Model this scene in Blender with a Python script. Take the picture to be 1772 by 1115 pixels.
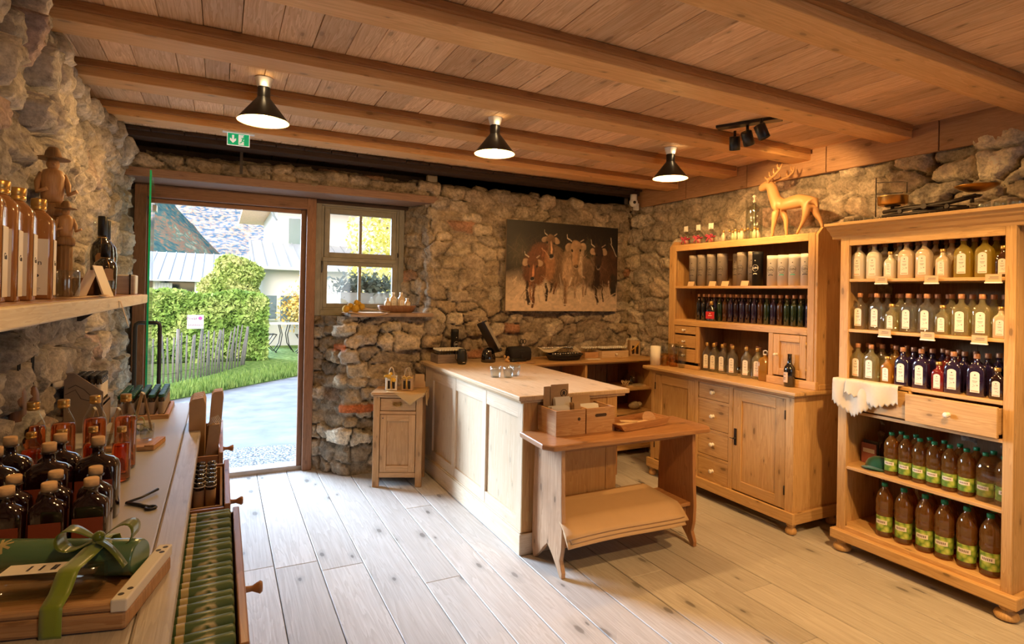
import bpy, bmesh, math, random
import numpy as np
from mathutils import Vector, Matrix, Euler, Quaternion
random.seed(7)
SC = bpy.context.scene
for o in list(bpy.data.objects): bpy.data.objects.remove(o)
COL = SC.collection
PI = math.pi
def R(d): return math.radians(d)

# ------------------------------------------------------------------ camera
cam_d = bpy.data.cameras.new('camera'); cam = bpy.data.objects.new('camera', cam_d); COL.objects.link(cam)
_f, _yaw, _pit, _rol = 987.26, .470835, .0049751, .019714
cy, sy, cp, sp, cr, sr = math.cos(_yaw), math.sin(_yaw), math.cos(_pit), math.sin(_pit), math.cos(_rol), math.sin(_rol)
_fw = Vector((sy*cp, cy*cp, sp)); _rt = Vector((cy, -sy, 0)); _up = _rt.cross(_fw)
_r2 = cr*_rt + sr*_up; _u2 = -sr*_rt + cr*_up
cam.matrix_world = Matrix(((_r2.x, _u2.x, -_fw.x, 0), (_r2.y, _u2.y, -_fw.y, 0), (_r2.z, _u2.z, -_fw.z, 1.55), (0, 0, 0, 1)))
cam_d.sensor_width = 36; cam_d.lens = _f/1772*36; cam_d.clip_start = .02; cam_d.clip_end = 3000
cam_d.shift_y = (503.156-557.5)/1772
SC.camera = cam

# ------------------------------------------------------------------ world, exposure, render options
wd = bpy.data.worlds.new('sky'); SC.world = wd; wd.use_nodes = True
_nt = wd.node_tree; _bg = _nt.nodes['Background']
_sky = _nt.nodes.new('ShaderNodeTexSky'); _sky.sky_type = 'PREETHAM' if False else 'NISHITA'
_sky.sun_disc = False; _sky.sun_elevation = R(32); _sky.sun_rotation = R(200); _sky.dust_density = 2.5; _sky.ozone_density = 1.2
_nt.links.new(_sky.outputs[0], _bg.inputs[0]); _bg.inputs[1].default_value = .45
vs = SC.view_settings; vs.view_transform = 'Standard'; vs.look = 'None'; vs.gamma = 1; vs.use_curve_mapping = False; vs.exposure = 0.42
cy_ = SC.cycles
cy_.max_bounces = 9; cy_.diffuse_bounces = 4; cy_.glossy_bounces = 4; cy_.transmission_bounces = 7; cy_.transparent_max_bounces = 14
cy_.caustics_reflective = False; cy_.caustics_refractive = False; cy_.sample_clamp_indirect = 4; cy_.sample_clamp_direct = 0
cy_.use_denoising = True
try: cy_.denoiser = 'OPENIMAGEDENOISE'
except Exception: pass

def light(name, kind, loc, energy, color, target=None, **kw):
    d = bpy.data.lights.new(name, kind); d.energy = energy; d.color = color
    for k, v in kw.items(): setattr(d, k, v)
    o = bpy.data.objects.new(name, d); COL.objects.link(o); o.location = loc
    if target is not None:
        o.rotation_euler = (Vector(target)-Vector(loc)).to_track_quat('-Z', 'Y').to_euler()
    return o
COOL = (.80, .90, 1.0); WARM = (1.0, .565, .195)
# broad bright autumn sky in front of the door: comes in through door and window
light('daylight_sun', 'SUN', (-4, 14, 8), 27.0, (.62, .79, 1.0), target=(-4+.56*4, 14-4.0, 8-1.35), angle=R(42))
# added cool fill behind the camera; the wall there has no window
light('rear_fill_light', 'AREA', (1.9, -2.3, 1.6), 9, (.80, .90, 1.0), target=(-.3, 2.6, 1.1), shape='RECTANGLE', size=1.2, size_y=1.3)
# warm ceiling spots nearer than the visible track (same fittings, out of frame)
for i, (x, y, tx, ty, tz, e, ang) in enumerate([
        (2.35, .95, 3.5, 1.75, .9, 34, 66), (2.3, .9, 2.9, 1.9, 0, 70, 84),
        (.35, .75, -.62, 1.6, 1.7, 17, 60), (.3, .5, -.35, 1.15, .95, 14, 46),
        (2.6, -.2, 3.1, 1.2, 0, 62, 90)]):
    light('ceiling_spot', 'SPOT', (x, y, 2.55), e*1.6, WARM, target=(tx, ty, tz), spot_size=R(ang), spot_blend=.6, shadow_soft_size=.05)
# ------------------------------------------------------------------ helpers
ORG = {}
class MB:
    """collects faces with uv (u along the grain) and a random tint per piece"""
    def __init__(s): s.v=[]; s.f=[]; s.uv=[]; s.t=[]; s.m=[]; s.M=Matrix(); s.sm=[]
    def face(s, idx, uv, t, m=0, smooth=False):
        s.f.append(idx); s.uv.append(uv); s.t.append(t); s.m.append(m); s.sm.append(smooth)
    def vert(s, co): s.v.append((s.M @ Vector(co))[:]); return len(s.v)-1
    def box(s, x0, x1, y0, y1, z0, z1, grain=None, m=0, t=None):
        if x0>x1: x0,x1=x1,x0
        if y0>y1: y0,y1=y1,y0
        if z0>z1: z0,z1=z1,z0
        d = (x1-x0, y1-y0, z1-z0)
        g = 'xyz'.index(grain) if grain else max(range(3), key=lambda i: d[i])
        t = random.random() if t is None else t
        ou, ov = random.random()*40, random.random()*40
        P = [(x,y,z) for z in (z0,z1) for y in (y0,y1) for x in (x0,x1)]
        b = len(s.v)
        for p in P: s.vert(p)
        for q, n in (((0,2,3,1),2),((4,5,7,6),2),((0,1,5,4),1),((2,6,7,3),1),((0,4,6,2),0),((1,3,7,5),0)):
            ax = [a for a in range(3) if a != n]
            if g in ax: ua, va = g, [a for a in ax if a != g][0]
            else: ua, va = ax[1], ax[0]
            off = n*.37
            s.face([b+i for i in q], [(P[i][ua]+ou, P[i][va]+ov+off) for i in q], t, m)
    def prism(s, poly, axis, a, b, grain=None, m=0, t=None, smooth=False):
        """poly: 2d points in the plane normal to axis ('x': (y,z), 'y': (x,z), 'z': (x,y))"""
        def P(p, w):
            return {'x': (w,p[0],p[1]), 'y': (p[0],w,p[1]), 'z': (p[0],p[1],w)}[axis]
        n = len(poly); t = random.random() if t is None else t; ou, ov = random.random()*40, random.random()*40
        i0 = len(s.v)
        for p in poly: s.vert(P(p,a))
        for p in poly: s.vert(P(p,b))
        A = sum(poly[i][0]*poly[(i+1)%n][1]-poly[(i+1)%n][0]*poly[i][1] for i in range(n))
        flip = (A > 0) == (axis != 'y')
        g = grain or 'v'
        def uvp(p): return (p[1]+ou, p[0]+ov) if g == 'v' else (p[0]+ou, p[1]+ov)
        f1 = list(range(n)); 
        s.face([i0+i for i in (f1[::-1] if flip else f1)], [uvp(poly[i]) for i in (f1[::-1] if flip else f1)], t, m)
        s.face([i0+n+i for i in (f1 if flip else f1[::-1])], [uvp(poly[i]) for i in (f1 if flip else f1[::-1])], t, m)
        for i in range(n):
            j = (i+1)%n
            q = [i0+i, i0+j, i0+n+j, i0+n+i]
            u = [(uvp(poly[i])[0], a+ov), (uvp(poly[j])[0], a+ov), (uvp(poly[j])[0], b+ov), (uvp(poly[i])[0], b+ov)]
            if g == 'w': u = [(a+ou, i*.1), (a+ou, i*.1+.1), (b+ou, i*.1+.1), (b+ou, i*.1)]
            if not flip: q, u = q[::-1], u[::-1]
            s.face(q, u, t, m, smooth)
    def lathe(s, prof, c=(0,0,0), seg=16, m=0, t=None, smooth=True, cap=True, flute=None, axis='z'):
        t = random.random() if t is None else t; i0 = len(s.v); ou = random.random()*40
        for k, (r, z) in enumerate(prof):
            for j in range(seg):
                a = 2*PI*j/seg; rr = r*(1+flute[1]*math.cos(flute[0]*a)) if flute else r
                if axis == 'z': p = (c[0]+rr*math.cos(a), c[1]+rr*math.sin(a), c[2]+z)
                elif axis == 'x': p = (c[0]+z, c[1]+rr*math.cos(a), c[2]+rr*math.sin(a))
                else: p = (c[0]+rr*math.sin(a), c[1]+z, c[2]+rr*math.cos(a))
                s.vert(p)
        for k in range(len(prof)-1):
            for j in range(seg):
                j2 = (j+1)%seg
                q = [i0+k*seg+j, i0+k*seg+j2, i0+(k+1)*seg+j2, i0+(k+1)*seg+j]
                a0, a1 = .1*j*6.28/seg, .1*(j+1)*6.28/seg
                s.face(q, [(prof[k][1]+ou, a0), (prof[k][1]+ou, a1), (prof[k+1][1]+ou, a1), (prof[k+1][1]+ou, a0)], t, m, smooth)
        if cap:
            if prof[0][0] > 1e-5: s.face([i0+j for j in range(seg)][::-1], [(.1*math.cos(2*PI*j/seg), .1*math.sin(2*PI*j/seg)) for j in range(seg)][::-1], t, m)
            if prof[-1][0] > 1e-5: s.face([i0+(len(prof)-1)*seg+j for j in range(seg)], [(.1*math.cos(2*PI*j/seg), .1*math.sin(2*PI*j/seg)) for j in range(seg)], t, m)
    def loft(s, secs, n=24, m=0, t=None, smooth=True, cap=True):
        """secs: (z, half width x, half depth y, exponent, cx, cy); superellipse sections"""
        t = random.random() if t is None else t; i0 = len(s.v); ou = random.random()*30
        for sec in secs:
            z, hw, hd, e = sec[:4]; cx, cyy = (sec[4], sec[5]) if len(sec) > 4 else (0, 0)
            for j in range(n):
                a = 2*PI*(j+.5)/n; ca, sa = math.cos(a), math.sin(a)
                s.vert((cx+hw*math.copysign(abs(ca)**(2/e), ca), cyy+hd*math.copysign(abs(sa)**(2/e), sa), z))
        for k in range(len(secs)-1):
            for j in range(n):
                j2 = (j+1)%n
                s.face([i0+k*n+j, i0+k*n+j2, i0+(k+1)*n+j2, i0+(k+1)*n+j], [(secs[k][0]+ou, .3*j/n), (secs[k][0]+ou, .3*(j+1)/n), (secs[k+1][0]+ou, .3*(j+1)/n), (secs[k+1][0]+ou, .3*j/n)], t, m, smooth)
        if cap:
            s.face([i0+j for j in range(n)][::-1], [(0,0)]*n, t, m)
            s.face([i0+(len(secs)-1)*n+j for j in range(n)], [(0,0)]*n, t, m)
    def tube(s, pts, r, seg=8, m=0, t=None, closed=False, smooth=True):
        pts = [Vector(p) for p in pts]; n = len(pts); t = random.random() if t is None else t; i0 = len(s.v)
        rr = r if isinstance(r, (list, tuple)) else [r]*n
        up = None; L = 0
        for i, p in enumerate(pts):
            a = pts[(i-1)%n] if (closed or i > 0) else p; b = pts[(i+1)%n] if (closed or i < n-1) else p
            d = (b-a).normalized() if (b-a).length > 1e-9 else Vector((0,0,1))
            if up is None:
                up = d.orthogonal().normalized()
            up = (up - d*up.dot(d)); up = up.normalized() if up.length > 1e-6 else d.orthogonal().normalized()
            w = d.cross(up)
            for j in range(seg):
                q = 2*PI*j/seg; s.vert(p + rr[i]*(math.cos(q)*up+math.sin(q)*w))
        m_ = n if closed else n-1
        for k in range(m_):
            k2 = (k+1)%n; l2 = L + (pts[k2]-pts[k]).length
            for j in range(seg):
                j2 = (j+1)%seg
                s.face([i0+k*seg+j, i0+k*seg+j2, i0+k2*seg+j2, i0+k2*seg+j], [(L, .02*j), (L, .02*j+.02), (l2, .02*j+.02), (l2, .02*j)], t, m, smooth)
            L = l2
        if not closed:
            s.face([i0+j for j in range(seg)][::-1], [(0,0)]*seg, t, m); s.face([i0+(n-1)*seg+j for j in range(seg)], [(0,0)]*seg, t, m)
    def grid(s, fn, nu, nv, m=0, t=None, smooth=True, us=1, vs_=1):
        t = random.random() if t is None else t; i0 = len(s.v)
        for a in range(nu+1):
            for b in range(nv+1): s.vert(fn(a/nu, b/nv))
        for a in range(nu):
            for b in range(nv):
                q = [i0+a*(nv+1)+b, i0+(a+1)*(nv+1)+b, i0+(a+1)*(nv+1)+b+1, i0+a*(nv+1)+b+1]
                s.face(q, [(us*a/nu, vs_*b/nv), (us*(a+1)/nu, vs_*b/nv), (us*(a+1)/nu, vs_*(b+1)/nv), (us*a/nu, vs_*(b+1)/nv)], t, m, smooth)
    def ball(s, c, r, seg=12, rings=8, m=0, t=None, sc=(1,1,1)):
        M0 = s.M.copy(); s.M = M0 @ Matrix.Translation(c) @ Matrix.Diagonal((sc[0], sc[1], sc[2], 1))
        s.lathe([(r*math.sin(PI*k/rings)+1e-5, -r*math.cos(PI*k/rings)) for k in range(rings+1)], seg=seg, m=m, t=t, cap=False); s.M = M0
    def build(s, name, mats, parent=None, org=None, bevel=0, bseg=2, local=False, solid=0, sub=0):
        me = bpy.data.meshes.new(name)
        if not isinstance(mats, (list, tuple)): mats = [mats]
        o3 = Vector((0,0,0))
        if not local:
            o3 = ORG.get(parent.name, Vector((0,0,0))) if parent is not None else Vector(org or (0,0,0))
        me.from_pydata([(v[0]-o3.x, v[1]-o3.y, v[2]-o3.z) for v in s.v], [], s.f)
        uvl = me.uv_layers.new(name='UVMap'); uvl.data.foreach_set('uv', [c for f in s.uv for p in f for c in p])
        at = me.attributes.new('tint', 'FLOAT', 'FACE'); at.data.foreach_set('value', s.t)
        me.polygons.foreach_set('use_smooth', s.sm); me.polygons.foreach_set('material_index', s.m)
        for m in mats: me.materials.append(m)
        me.update()
        o = bpy.data.objects.new(name, me); COL.objects.link(o)
        if parent is not None: o.parent = parent; ORG[o.name] = o3
        else: o.location = o3 if not local else (org or (0,0,0)); ORG[o.name] = o3
        if solid: md = o.modifiers.new('thickness', 'SOLIDIFY'); md.thickness = solid; md.offset = 0
        if sub: md = o.modifiers.new('smooth', 'SUBSURF'); md.levels = sub; md.render_levels = sub
        if bevel:
            md = o.modifiers.new('edges', 'BEVEL'); md.width = bevel; md.segments = bseg; md.limit_method = 'ANGLE'; md.angle_limit = R(40)
            md.harden_normals = False
        return o

def tag(o, label=None, cat=None, group=None, kind=None):
    if label: o['label'] = label
    if cat: o['category'] = cat
    if group: o['group'] = group
    if kind: o['kind'] = kind
    return o
def thing(name, label, cat, loc=(0,0,0), rz=0, group=None, kind=None):
    o = bpy.data.objects.new(name, None); COL.objects.link(o); o.empty_display_size = .1
    o.location = loc; o.rotation_euler = (0, 0, rz); ORG[o.name] = Vector(loc)
    return tag(o, label, cat, group, kind)
KIDS = {}
def kids(o):
    return [c for c in bpy.data.objects if c.parent == o]
def dup(root, loc, rz=0, label=None, group=None, scale=None, parts=None):
    tree = parts if parts is not None else tree_of(root)
    r = root.copy(); COL.objects.link(r); r.location = loc; r.rotation_euler = (0, 0, rz)
    if scale: r.scale = scale if isinstance(scale, (tuple, list)) else (scale,)*3
    if label: r['label'] = label
    if group: r['group'] = group
    def rec(src, dst):
        for ch, sub in src:
            c = ch.copy(); COL.objects.link(c); c.parent = dst; rec(sub, c)
    rec(tree, r)
    return r
def tree_of(o): return [(c, tree_of(c)) for c in kids(o)]
class Proto:
    """a thing built once; the first placing moves it, later ones copy it with its parts"""
    def __init__(s, root): s.r = root; s.used = False; s.tree = tree_of(root)
    def put(s, loc, rz=0, label=None, group=None, scale=None):
        if not s.used:
            s.used = True; s.r.location = loc; s.r.rotation_euler = (0, 0, rz)
            if scale: s.r.scale = scale if isinstance(scale, (tuple, list)) else (scale,)*3
            if label: s.r['label'] = label
            if group: s.r['group'] = group
            return s.r
        return dup(s.r, loc, rz, label, group, scale or 1, s.tree)
ORD = ['first','second','third','fourth','fifth','sixth','seventh','eighth','ninth','tenth','eleventh','twelfth','thirteenth','fourteenth','fifteenth','sixteenth','seventeenth','eighteenth','nineteenth','twentieth']

# ------------------------------------------------------------------ numpy noise
def _hash(i, j, s):
    n = (i.astype(np.int64)*374761393 + j.astype(np.int64)*668265263 + s*1442695041) & 0xffffffff
    n = ((n ^ (n >> 13))*1274126177) & 0xffffffff
    return ((n ^ (n >> 16)) & 0xffffff)/float(0xffffff)
def vnoise(x, y, s=0):
    i, j = np.floor(x), np.floor(y); fx, fy = x-i, y-j; fx = fx*fx*(3-2*fx); fy = fy*fy*(3-2*fy)
    return (_hash(i,j,s)*(1-fx)+_hash(i+1,j,s)*fx)*(1-fy)+(_hash(i,j+1,s)*(1-fx)+_hash(i+1,j+1,s)*fx)*fy
def fbm(x, y, s=0, o=4):
    r = 0; a = .5
    for k in range(o): r = r+a*vnoise(x*2**k+k*17.3, y*2**k-k*9.1, s+k); a *= .5
    return r
def worley(x, y, s=0):
    """returns edge distance, id i, id j, F1"""
    j0 = np.floor(y); best = np.full(x.shape, 9.); sec = best.copy(); bi = np.zeros(x.shape); bj = np.zeros(x.shape); px = np.zeros(x.shape); py = px.copy()
    for dj in (-1,0,1):
        j = j0+dj; sh = _hash(j, j*0+3, s+11); i0 = np.floor(x-sh)
        for di in (-1,0,1):
            i = i0+di
            cx = i+sh+.5+.62*(_hash(i,j,s)-.5); cyy = j+.5+.5*(_hash(i,j,s+5)-.5)
            d = np.maximum(np.abs(x-cx)*1.0, np.abs(y-cyy)*1.0)*.55+np.hypot(x-cx, y-cyy)*.45
            d = d*(.8+.45*_hash(i,j,s+9))
            m1 = d < best; sec = np.where(m1, best, np.minimum(sec, d))
            bi = np.where(m1, i, bi); bj = np.where(m1, j, bj); px = np.where(m1, x-cx, px); py = np.where(m1, y-cyy, py); best = np.where(m1, d, best)
    return sec-best, bi, bj, best, px, py
# ------------------------------------------------------------------ materials
def newmat(name):
    m = bpy.data.materials.new(name); m.use_nodes = True; nt = m.node_tree
    return m, nt, nt.nodes['Principled BSDF']
def N(nt, t, **kw):
    n = nt.nodes.new(t)
    for k, v in kw.items():
        if k.startswith('i_'): n.inputs[int(k[2:])].default_value = v
        else: setattr(n, k, v)
    return n
def ramp(nt, src, stops, interp='LINEAR'):
    r = N(nt, 'ShaderNodeValToRGB'); r.color_ramp.interpolation = interp
    e = r.color_ramp.elements
    while len(e) < len(stops): e.new(.5)
    for k, (p, c) in enumerate(stops): e[k].position = p; e[k].color = (*c, 1) if len(c) == 3 else c
    nt.links.new(src, r.inputs[0]); return r.outputs[0]
def mixc(nt, fac, a, b, mode='MIX'):
    n = N(nt, 'ShaderNodeMix', data_type='RGBA', blend_type=mode)
    for s, v in ((n.inputs[0], fac), (n.inputs[6], a), (n.inputs[7], b)):
        if hasattr(v, 'is_linked'): nt.links.new(v, s)
        elif isinstance(v, (int, float)): s.default_value = v
        else: s.default_value = (*v, 1)
    return n.outputs[2]
def math_(nt, op, a, b=0.0, c=None):
    n = N(nt, 'ShaderNodeMath', operation=op)
    for s, v in zip(n.inputs, (a, b, c)):
        if v is None: continue
        if hasattr(v, 'is_linked'): nt.links.new(v, s)
        else: s.default_value = v
    return n.outputs[0]
def wood(name, light_c, dark_c, rough=.55, tint=.25, knot=.6, gs=1.0, bump=.25, wear=None, spec=.3, ks=1.0):
    """pine-like grain along u of the uv map, knots, and a tone per board"""
    m, nt, b = newmat(name); L = nt.links.new
    uv = N(nt, 'ShaderNodeUVMap'); at = N(nt, 'ShaderNodeAttribute', attribute_name='tint')
    cmb = N(nt, 'ShaderNodeCombineXYZ'); sep = N(nt, 'ShaderNodeSeparateXYZ'); L(uv.outputs[0], sep.inputs[0])
    zt = math_(nt, 'MULTIPLY', at.outputs['Fac'], 37.0)
    L(sep.outputs[0], cmb.inputs[0]); L(sep.outputs[1], cmb.inputs[1]); L(zt, cmb.inputs[2])
    mp = N(nt, 'ShaderNodeMapping'); mp.inputs['Scale'].default_value = (1.1*gs, 16*gs, 1); L(cmb.outputs[0], mp.inputs[0])
    n1 = N(nt, 'ShaderNodeTexNoise', i_2=1.6); n1.inputs['Scale'].default_value = 1.7; n1.inputs['Detail'].default_value = 4; n1.inputs['Distortion'].default_value = .6; L(mp.outputs[0], n1.inputs[0])
    rings = math_(nt, 'FRACT', math_(nt, 'MULTIPLY', n1.outputs[0], 9.0))
    ringr = ramp(nt, rings, [(0,(0,0,0)), (.75,(.7,.7,.7)), (.93,(1,1,1)), (1,(0,0,0))])
    mp2 = N(nt, 'ShaderNodeMapping'); mp2.inputs['Scale'].default_value = (5*gs, 180*gs, 1); L(cmb.outputs[0], mp2.inputs[0])
    n2 = N(nt, 'ShaderNodeTexNoise'); n2.inputs['Scale'].default_value = 1.0; n2.inputs['Detail'].default_value = 2; L(mp2.outputs[0], n2.inputs[0])
    mid = tuple(l*.30+d*.70 for l, d in zip(light_c, dark_c))
    c0 = mixc(nt, ringr, light_c, mid)
    c1 = mixc(nt, math_(nt, 'MULTIPLY', ramp(nt, n2.outputs[0], [(.4,(0,0,0)), (.75,(1,1,1))]), .45), c0, dark_c)
    # knots
    mp3 = N(nt, 'ShaderNodeMapping'); mp3.inputs['Scale'].default_value = (2.1, 5.0, 1); L(cmb.outputs[0], mp3.inputs[0])
    vo = N(nt, 'ShaderNodeTexVoronoi', voronoi_dimensions='2D'); vo.inputs['Scale'].default_value = 1.6*ks; L(mp3.outputs[0], vo.inputs[0])
    ndk = N(nt, 'ShaderNodeTexNoise'); ndk.inputs['Scale'].default_value = 9; L(mp3.outputs[0], ndk.inputs[0])
    sc = N(nt, 'ShaderNodeSeparateColor'); L(vo.outputs['Color'], sc.inputs[0])
    big = math_(nt, 'ADD', math_(nt, 'MULTIPLY', sc.outputs[1], 1.1), .45)
    dd = math_(nt, 'DIVIDE', math_(nt, 'MULTIPLY', vo.outputs['Distance'], math_(nt, 'ADD', .55, ndk.outputs[0])), big)
    gate = math_(nt, 'MULTIPLY', math_(nt, 'GREATER_THAN', sc.outputs[0], .42), 1.0)
    kn = math_(nt, 'MULTIPLY', gate, ramp(nt, dd, [(0,(1,1,1)), (.045,(.95,.95,.95)), (.065,(.35,.35,.35)), (.20,(0,0,0))]))
    kd = tuple(c*.32 for c in dark_c)
    c2 = mixc(nt, math_(nt, 'MULTIPLY', kn, knot), c1, kd)
    tn = math_(nt, 'ADD', math_(nt, 'MULTIPLY', at.outputs['Fac'], tint), 1-tint*.55)
    hs = N(nt, 'ShaderNodeHueSaturation'); L(c2, hs.inputs['Color']); L(tn, hs.inputs['Value'])
    hs.inputs['Saturation'].default_value = 1.0
    out = hs.outputs[0]
    if wear:
        tc = N(nt, 'ShaderNodeTexCoord'); nw = N(nt, 'ShaderNodeTexNoise'); nw.inputs['Scale'].default_value = wear[1]; nw.inputs['Detail'].default_value = 5; L(tc.outputs['Object'], nw.inputs[0])
        out = mixc(nt, math_(nt, 'MULTIPLY', ramp(nt, nw.outputs[0], [(.45,(0,0,0)), (.7,(1,1,1))]), wear[2]), out, wear[0])
    L(out, b.inputs['Base Color']); b.inputs['Roughness'].default_value = rough; b.inputs['Specular IOR Level'].default_value = spec
    bp = N(nt, 'ShaderNodeBump'); bp.inputs['Strength'].default_value = bump; bp.inputs['Distance'].default_value = .002
    L(math_(nt, 'SUBTRACT', n2.outputs[0], math_(nt, 'MULTIPLY', kn, .6)), bp.inputs['Height']); L(bp.outputs[0], b.inputs['Normal'])
    return m
def plain(name, c, rough=.6, metal=0, spec=.4, noise=0, nscale=30, bump=0, emit=None, coat=0, sheen=0):
    m, nt, b = newmat(name); L = nt.links.new
    b.inputs['Roughness'].default_value = rough; b.inputs['Metallic'].default_value = metal; b.inputs['Specular IOR Level'].default_value = spec
    b.inputs['Coat Weight'].default_value = coat; b.inputs['Sheen Weight'].default_value = sheen
    tc = N(nt, 'ShaderNodeTexCoord'); n = N(nt, 'ShaderNodeTexNoise'); n.inputs['Scale'].default_value = nscale; n.inputs['Detail'].default_value = 3; L(tc.outputs['Object'], n.inputs[0])
    f = math_(nt, 'ADD', math_(nt, 'MULTIPLY', n.outputs[0], 2*noise), 1-noise)
    hs = N(nt, 'ShaderNodeHueSaturation'); hs.inputs['Color'].default_value = (*c, 1); L(f, hs.inputs['Value']); L(hs.outputs[0], b.inputs['Base Color'])
    if bump:
        bp = N(nt, 'ShaderNodeBump'); bp.inputs['Strength'].default_value = bump; bp.inputs['Distance'].default_value = .003; L(n.outputs[0], bp.inputs['Height']); L(bp.outputs[0], b.inputs['Normal'])
    if emit: b.inputs['Emission Color'].default_value = (*emit[0], 1); b.inputs['Emission Strength'].default_value = emit[1]
    return m
def thin_glass(name, tint=(1,1,1), gloss=.9, cloud=0):
    """thin clear sheet or wall: see-through with a fresnel reflection"""
    m, nt, b = newmat(name); L = nt.links.new; nt.nodes.remove(b)
    out = nt.nodes['Material Output']; tr = N(nt, 'ShaderNodeBsdfTransparent'); tr.inputs[0].default_value = (*tint, 1)
    gl = N(nt, 'ShaderNodeBsdfGlossy'); gl.inputs['Roughness'].default_value = .04; gl.inputs[0].default_value = (gloss,)*3+(1,)
    lw = N(nt, 'ShaderNodeLayerWeight'); lw.inputs[0].default_value = .3
    fac = math_(nt, 'ADD', math_(nt, 'MULTIPLY', math_(nt, 'POWER', lw.outputs['Facing'], 2.5), .75), .075)
    base = tr.outputs[0]
    if cloud:
        df = N(nt, 'ShaderNodeBsdfDiffuse'); df.inputs[0].default_value = (*tint, 1); tl = N(nt, 'ShaderNodeBsdfTranslucent'); tl.inputs[0].default_value = (*tint, 1)
        m1 = N(nt, 'ShaderNodeMixShader', i_0=.4); L(df.outputs[0], m1.inputs[1]); L(tl.outputs[0], m1.inputs[2])
        m2 = N(nt, 'ShaderNodeMixShader', i_0=cloud); L(tr.outputs[0], m2.inputs[1]); L(m1.outputs[0], m2.inputs[2]); base = m2.outputs[0]
    mx = N(nt, 'ShaderNodeMixShader'); L(fac, mx.inputs[0]); L(base, mx.inputs[1]); L(gl.outputs[0], mx.inputs[2]); L(mx.outputs[0], out.inputs[0])
    return m
def liquid(name, c, ior=1.34, rough=0.02):
    m, nt, b = newmat(name)
    b.inputs['Base Color'].default_value = (*c, 1); b.inputs['Transmission Weight'].default_value = 1; b.inputs['IOR'].default_value = ior; b.inputs['Roughness'].default_value = rough
    return m
def stone(name, sat=1.0, val=1.0, bmp=.9):
    m, nt, b = newmat(name); L = nt.links.new
    ca = N(nt, 'ShaderNodeAttribute', attribute_name='stone'); tc = N(nt, 'ShaderNodeTexCoord')
    n1 = N(nt, 'ShaderNodeTexNoise'); n1.inputs['Scale'].default_value = 9; n1.inputs['Detail'].default_value = 8; n1.inputs['Roughness'].default_value = .65; L(tc.outputs['Object'], n1.inputs[0])
    n2 = N(nt, 'ShaderNodeTexNoise'); n2.inputs['Scale'].default_value = 46; n2.inputs['Detail'].default_value = 6; n2.inputs['Roughness'].default_value = .7; L(tc.outputs['Object'], n2.inputs[0])
    v = math_(nt, 'ADD', math_(nt, 'MULTIPLY', n1.outputs[0], 2.1), math_(nt, 'ADD', math_(nt, 'MULTIPLY', n2.outputs[0], 2.1), -1.08))
    hs = N(nt, 'ShaderNodeHueSaturation'); L(ca.outputs['Color'], hs.inputs['Color']); L(math_(nt, 'MULTIPLY', v, val), hs.inputs['Value']); hs.inputs['Saturation'].default_value = sat
    L(hs.outputs[0], b.inputs['Base Color']); b.inputs['Roughness'].default_value = .9; b.inputs['Specular IOR Level'].default_value = .15
    bp = N(nt, 'ShaderNodeBump'); bp.inputs['Strength'].default_value = bmp; bp.inputs['Distance'].default_value = .022
    mu = N(nt, 'ShaderNodeTexNoise'); mu.inputs['Scale'].default_value = 22; mu.inputs['Detail'].default_value = 9; mu.inputs['Roughness'].default_value = .72; L(tc.outputs['Object'], mu.inputs[0])
    L(mu.outputs[0], bp.inputs['Height']); L(bp.outputs[0], b.inputs['Normal'])
    return m
M = {}
M['ceil'] = wood('ceiling_spruce', (.88,.60,.35), (.58,.31,.13), rough=.6, tint=.42, knot=.55, ks=.8, gs=.8)
M['beam'] = wood('beam_spruce', (.80,.47,.20), (.62,.32,.11), rough=.55, tint=.12, knot=.6, gs=.6)
M['strip'] = wood('ledge_spruce', (.42,.20,.07), (.28,.12,.04), rough=.55, tint=.12, knot=.4)
M['floor'] = wood('whitewashed_floorboards', (.60,.57,.54), (.42,.38,.34), rough=.42, tint=.18, knot=.85, ks=.62, gs=.55, wear=((.40,.37,.34), 2.2, .22), bump=.35)
M['counter'] = wood('pale_pine', (.72,.54,.34), (.56,.37,.19), rough=.5, tint=.12, knot=.45, gs=.7)
M['panel'] = wood('counter_panel_pine', (.70,.56,.40), (.58,.42,.25), rough=.5, tint=.08, knot=.4, gs=.7)
M['frame'] = wood('counter_frame_pine', (.76,.62,.46), (.62,.47,.30), rough=.5, tint=.06, knot=.25, gs=.7)
M['pine'] = wood('honey_pine', (.66,.42,.19), (.47,.26,.09), rough=.45, tint=.16, knot=.8, gs=.7, spec=.4)
M['pine2'] = wood('amber_pine', (.64,.39,.16), (.46,.24,.08), rough=.42, tint=.14, knot=.7, gs=.8, spec=.4)
M['pine_shade'] = wood('shaded_inside_pine', (.30,.16,.07), (.18,.09,.035), rough=.6, tint=.3, knot=.5)  # shade inside the cabinets is put into this darker pine
M['old'] = wood('waxed_old_pine', (.44,.22,.09), (.26,.11,.04), rough=.35, tint=.14, knot=.7, gs=.7, spec=.5)
M['oldleg'] = wood('worn_bench_pine', (.56,.36,.22), (.36,.19,.09), rough=.55, tint=.1, knot=.9, gs=.6, wear=((.30,.18,.10), 7, .35))
M['oldcab'] = wood('worn_cabinet_pine', (.60,.36,.17), (.40,.21,.08), rough=.5, tint=.12, knot=.6, gs=.8, wear=((.36,.21,.10), 9, .35))
M['desk'] = wood('weathered_desk', (.56,.52,.49), (.40,.36,.33), rough=.36, spec=.6, tint=.08, knot=.3, gs=.7, wear=((.33,.29,.27), 6, .35))
M['brownwood'] = wood('brown_door_wood', (.30,.15,.08), (.17,.08,.04), rough=.5, tint=.2, knot=.4)
M['lintel'] = wood('lintel_wood', (.33,.20,.13), (.20,.11,.07), rough=.6, tint=.1, knot=.4)
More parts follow.
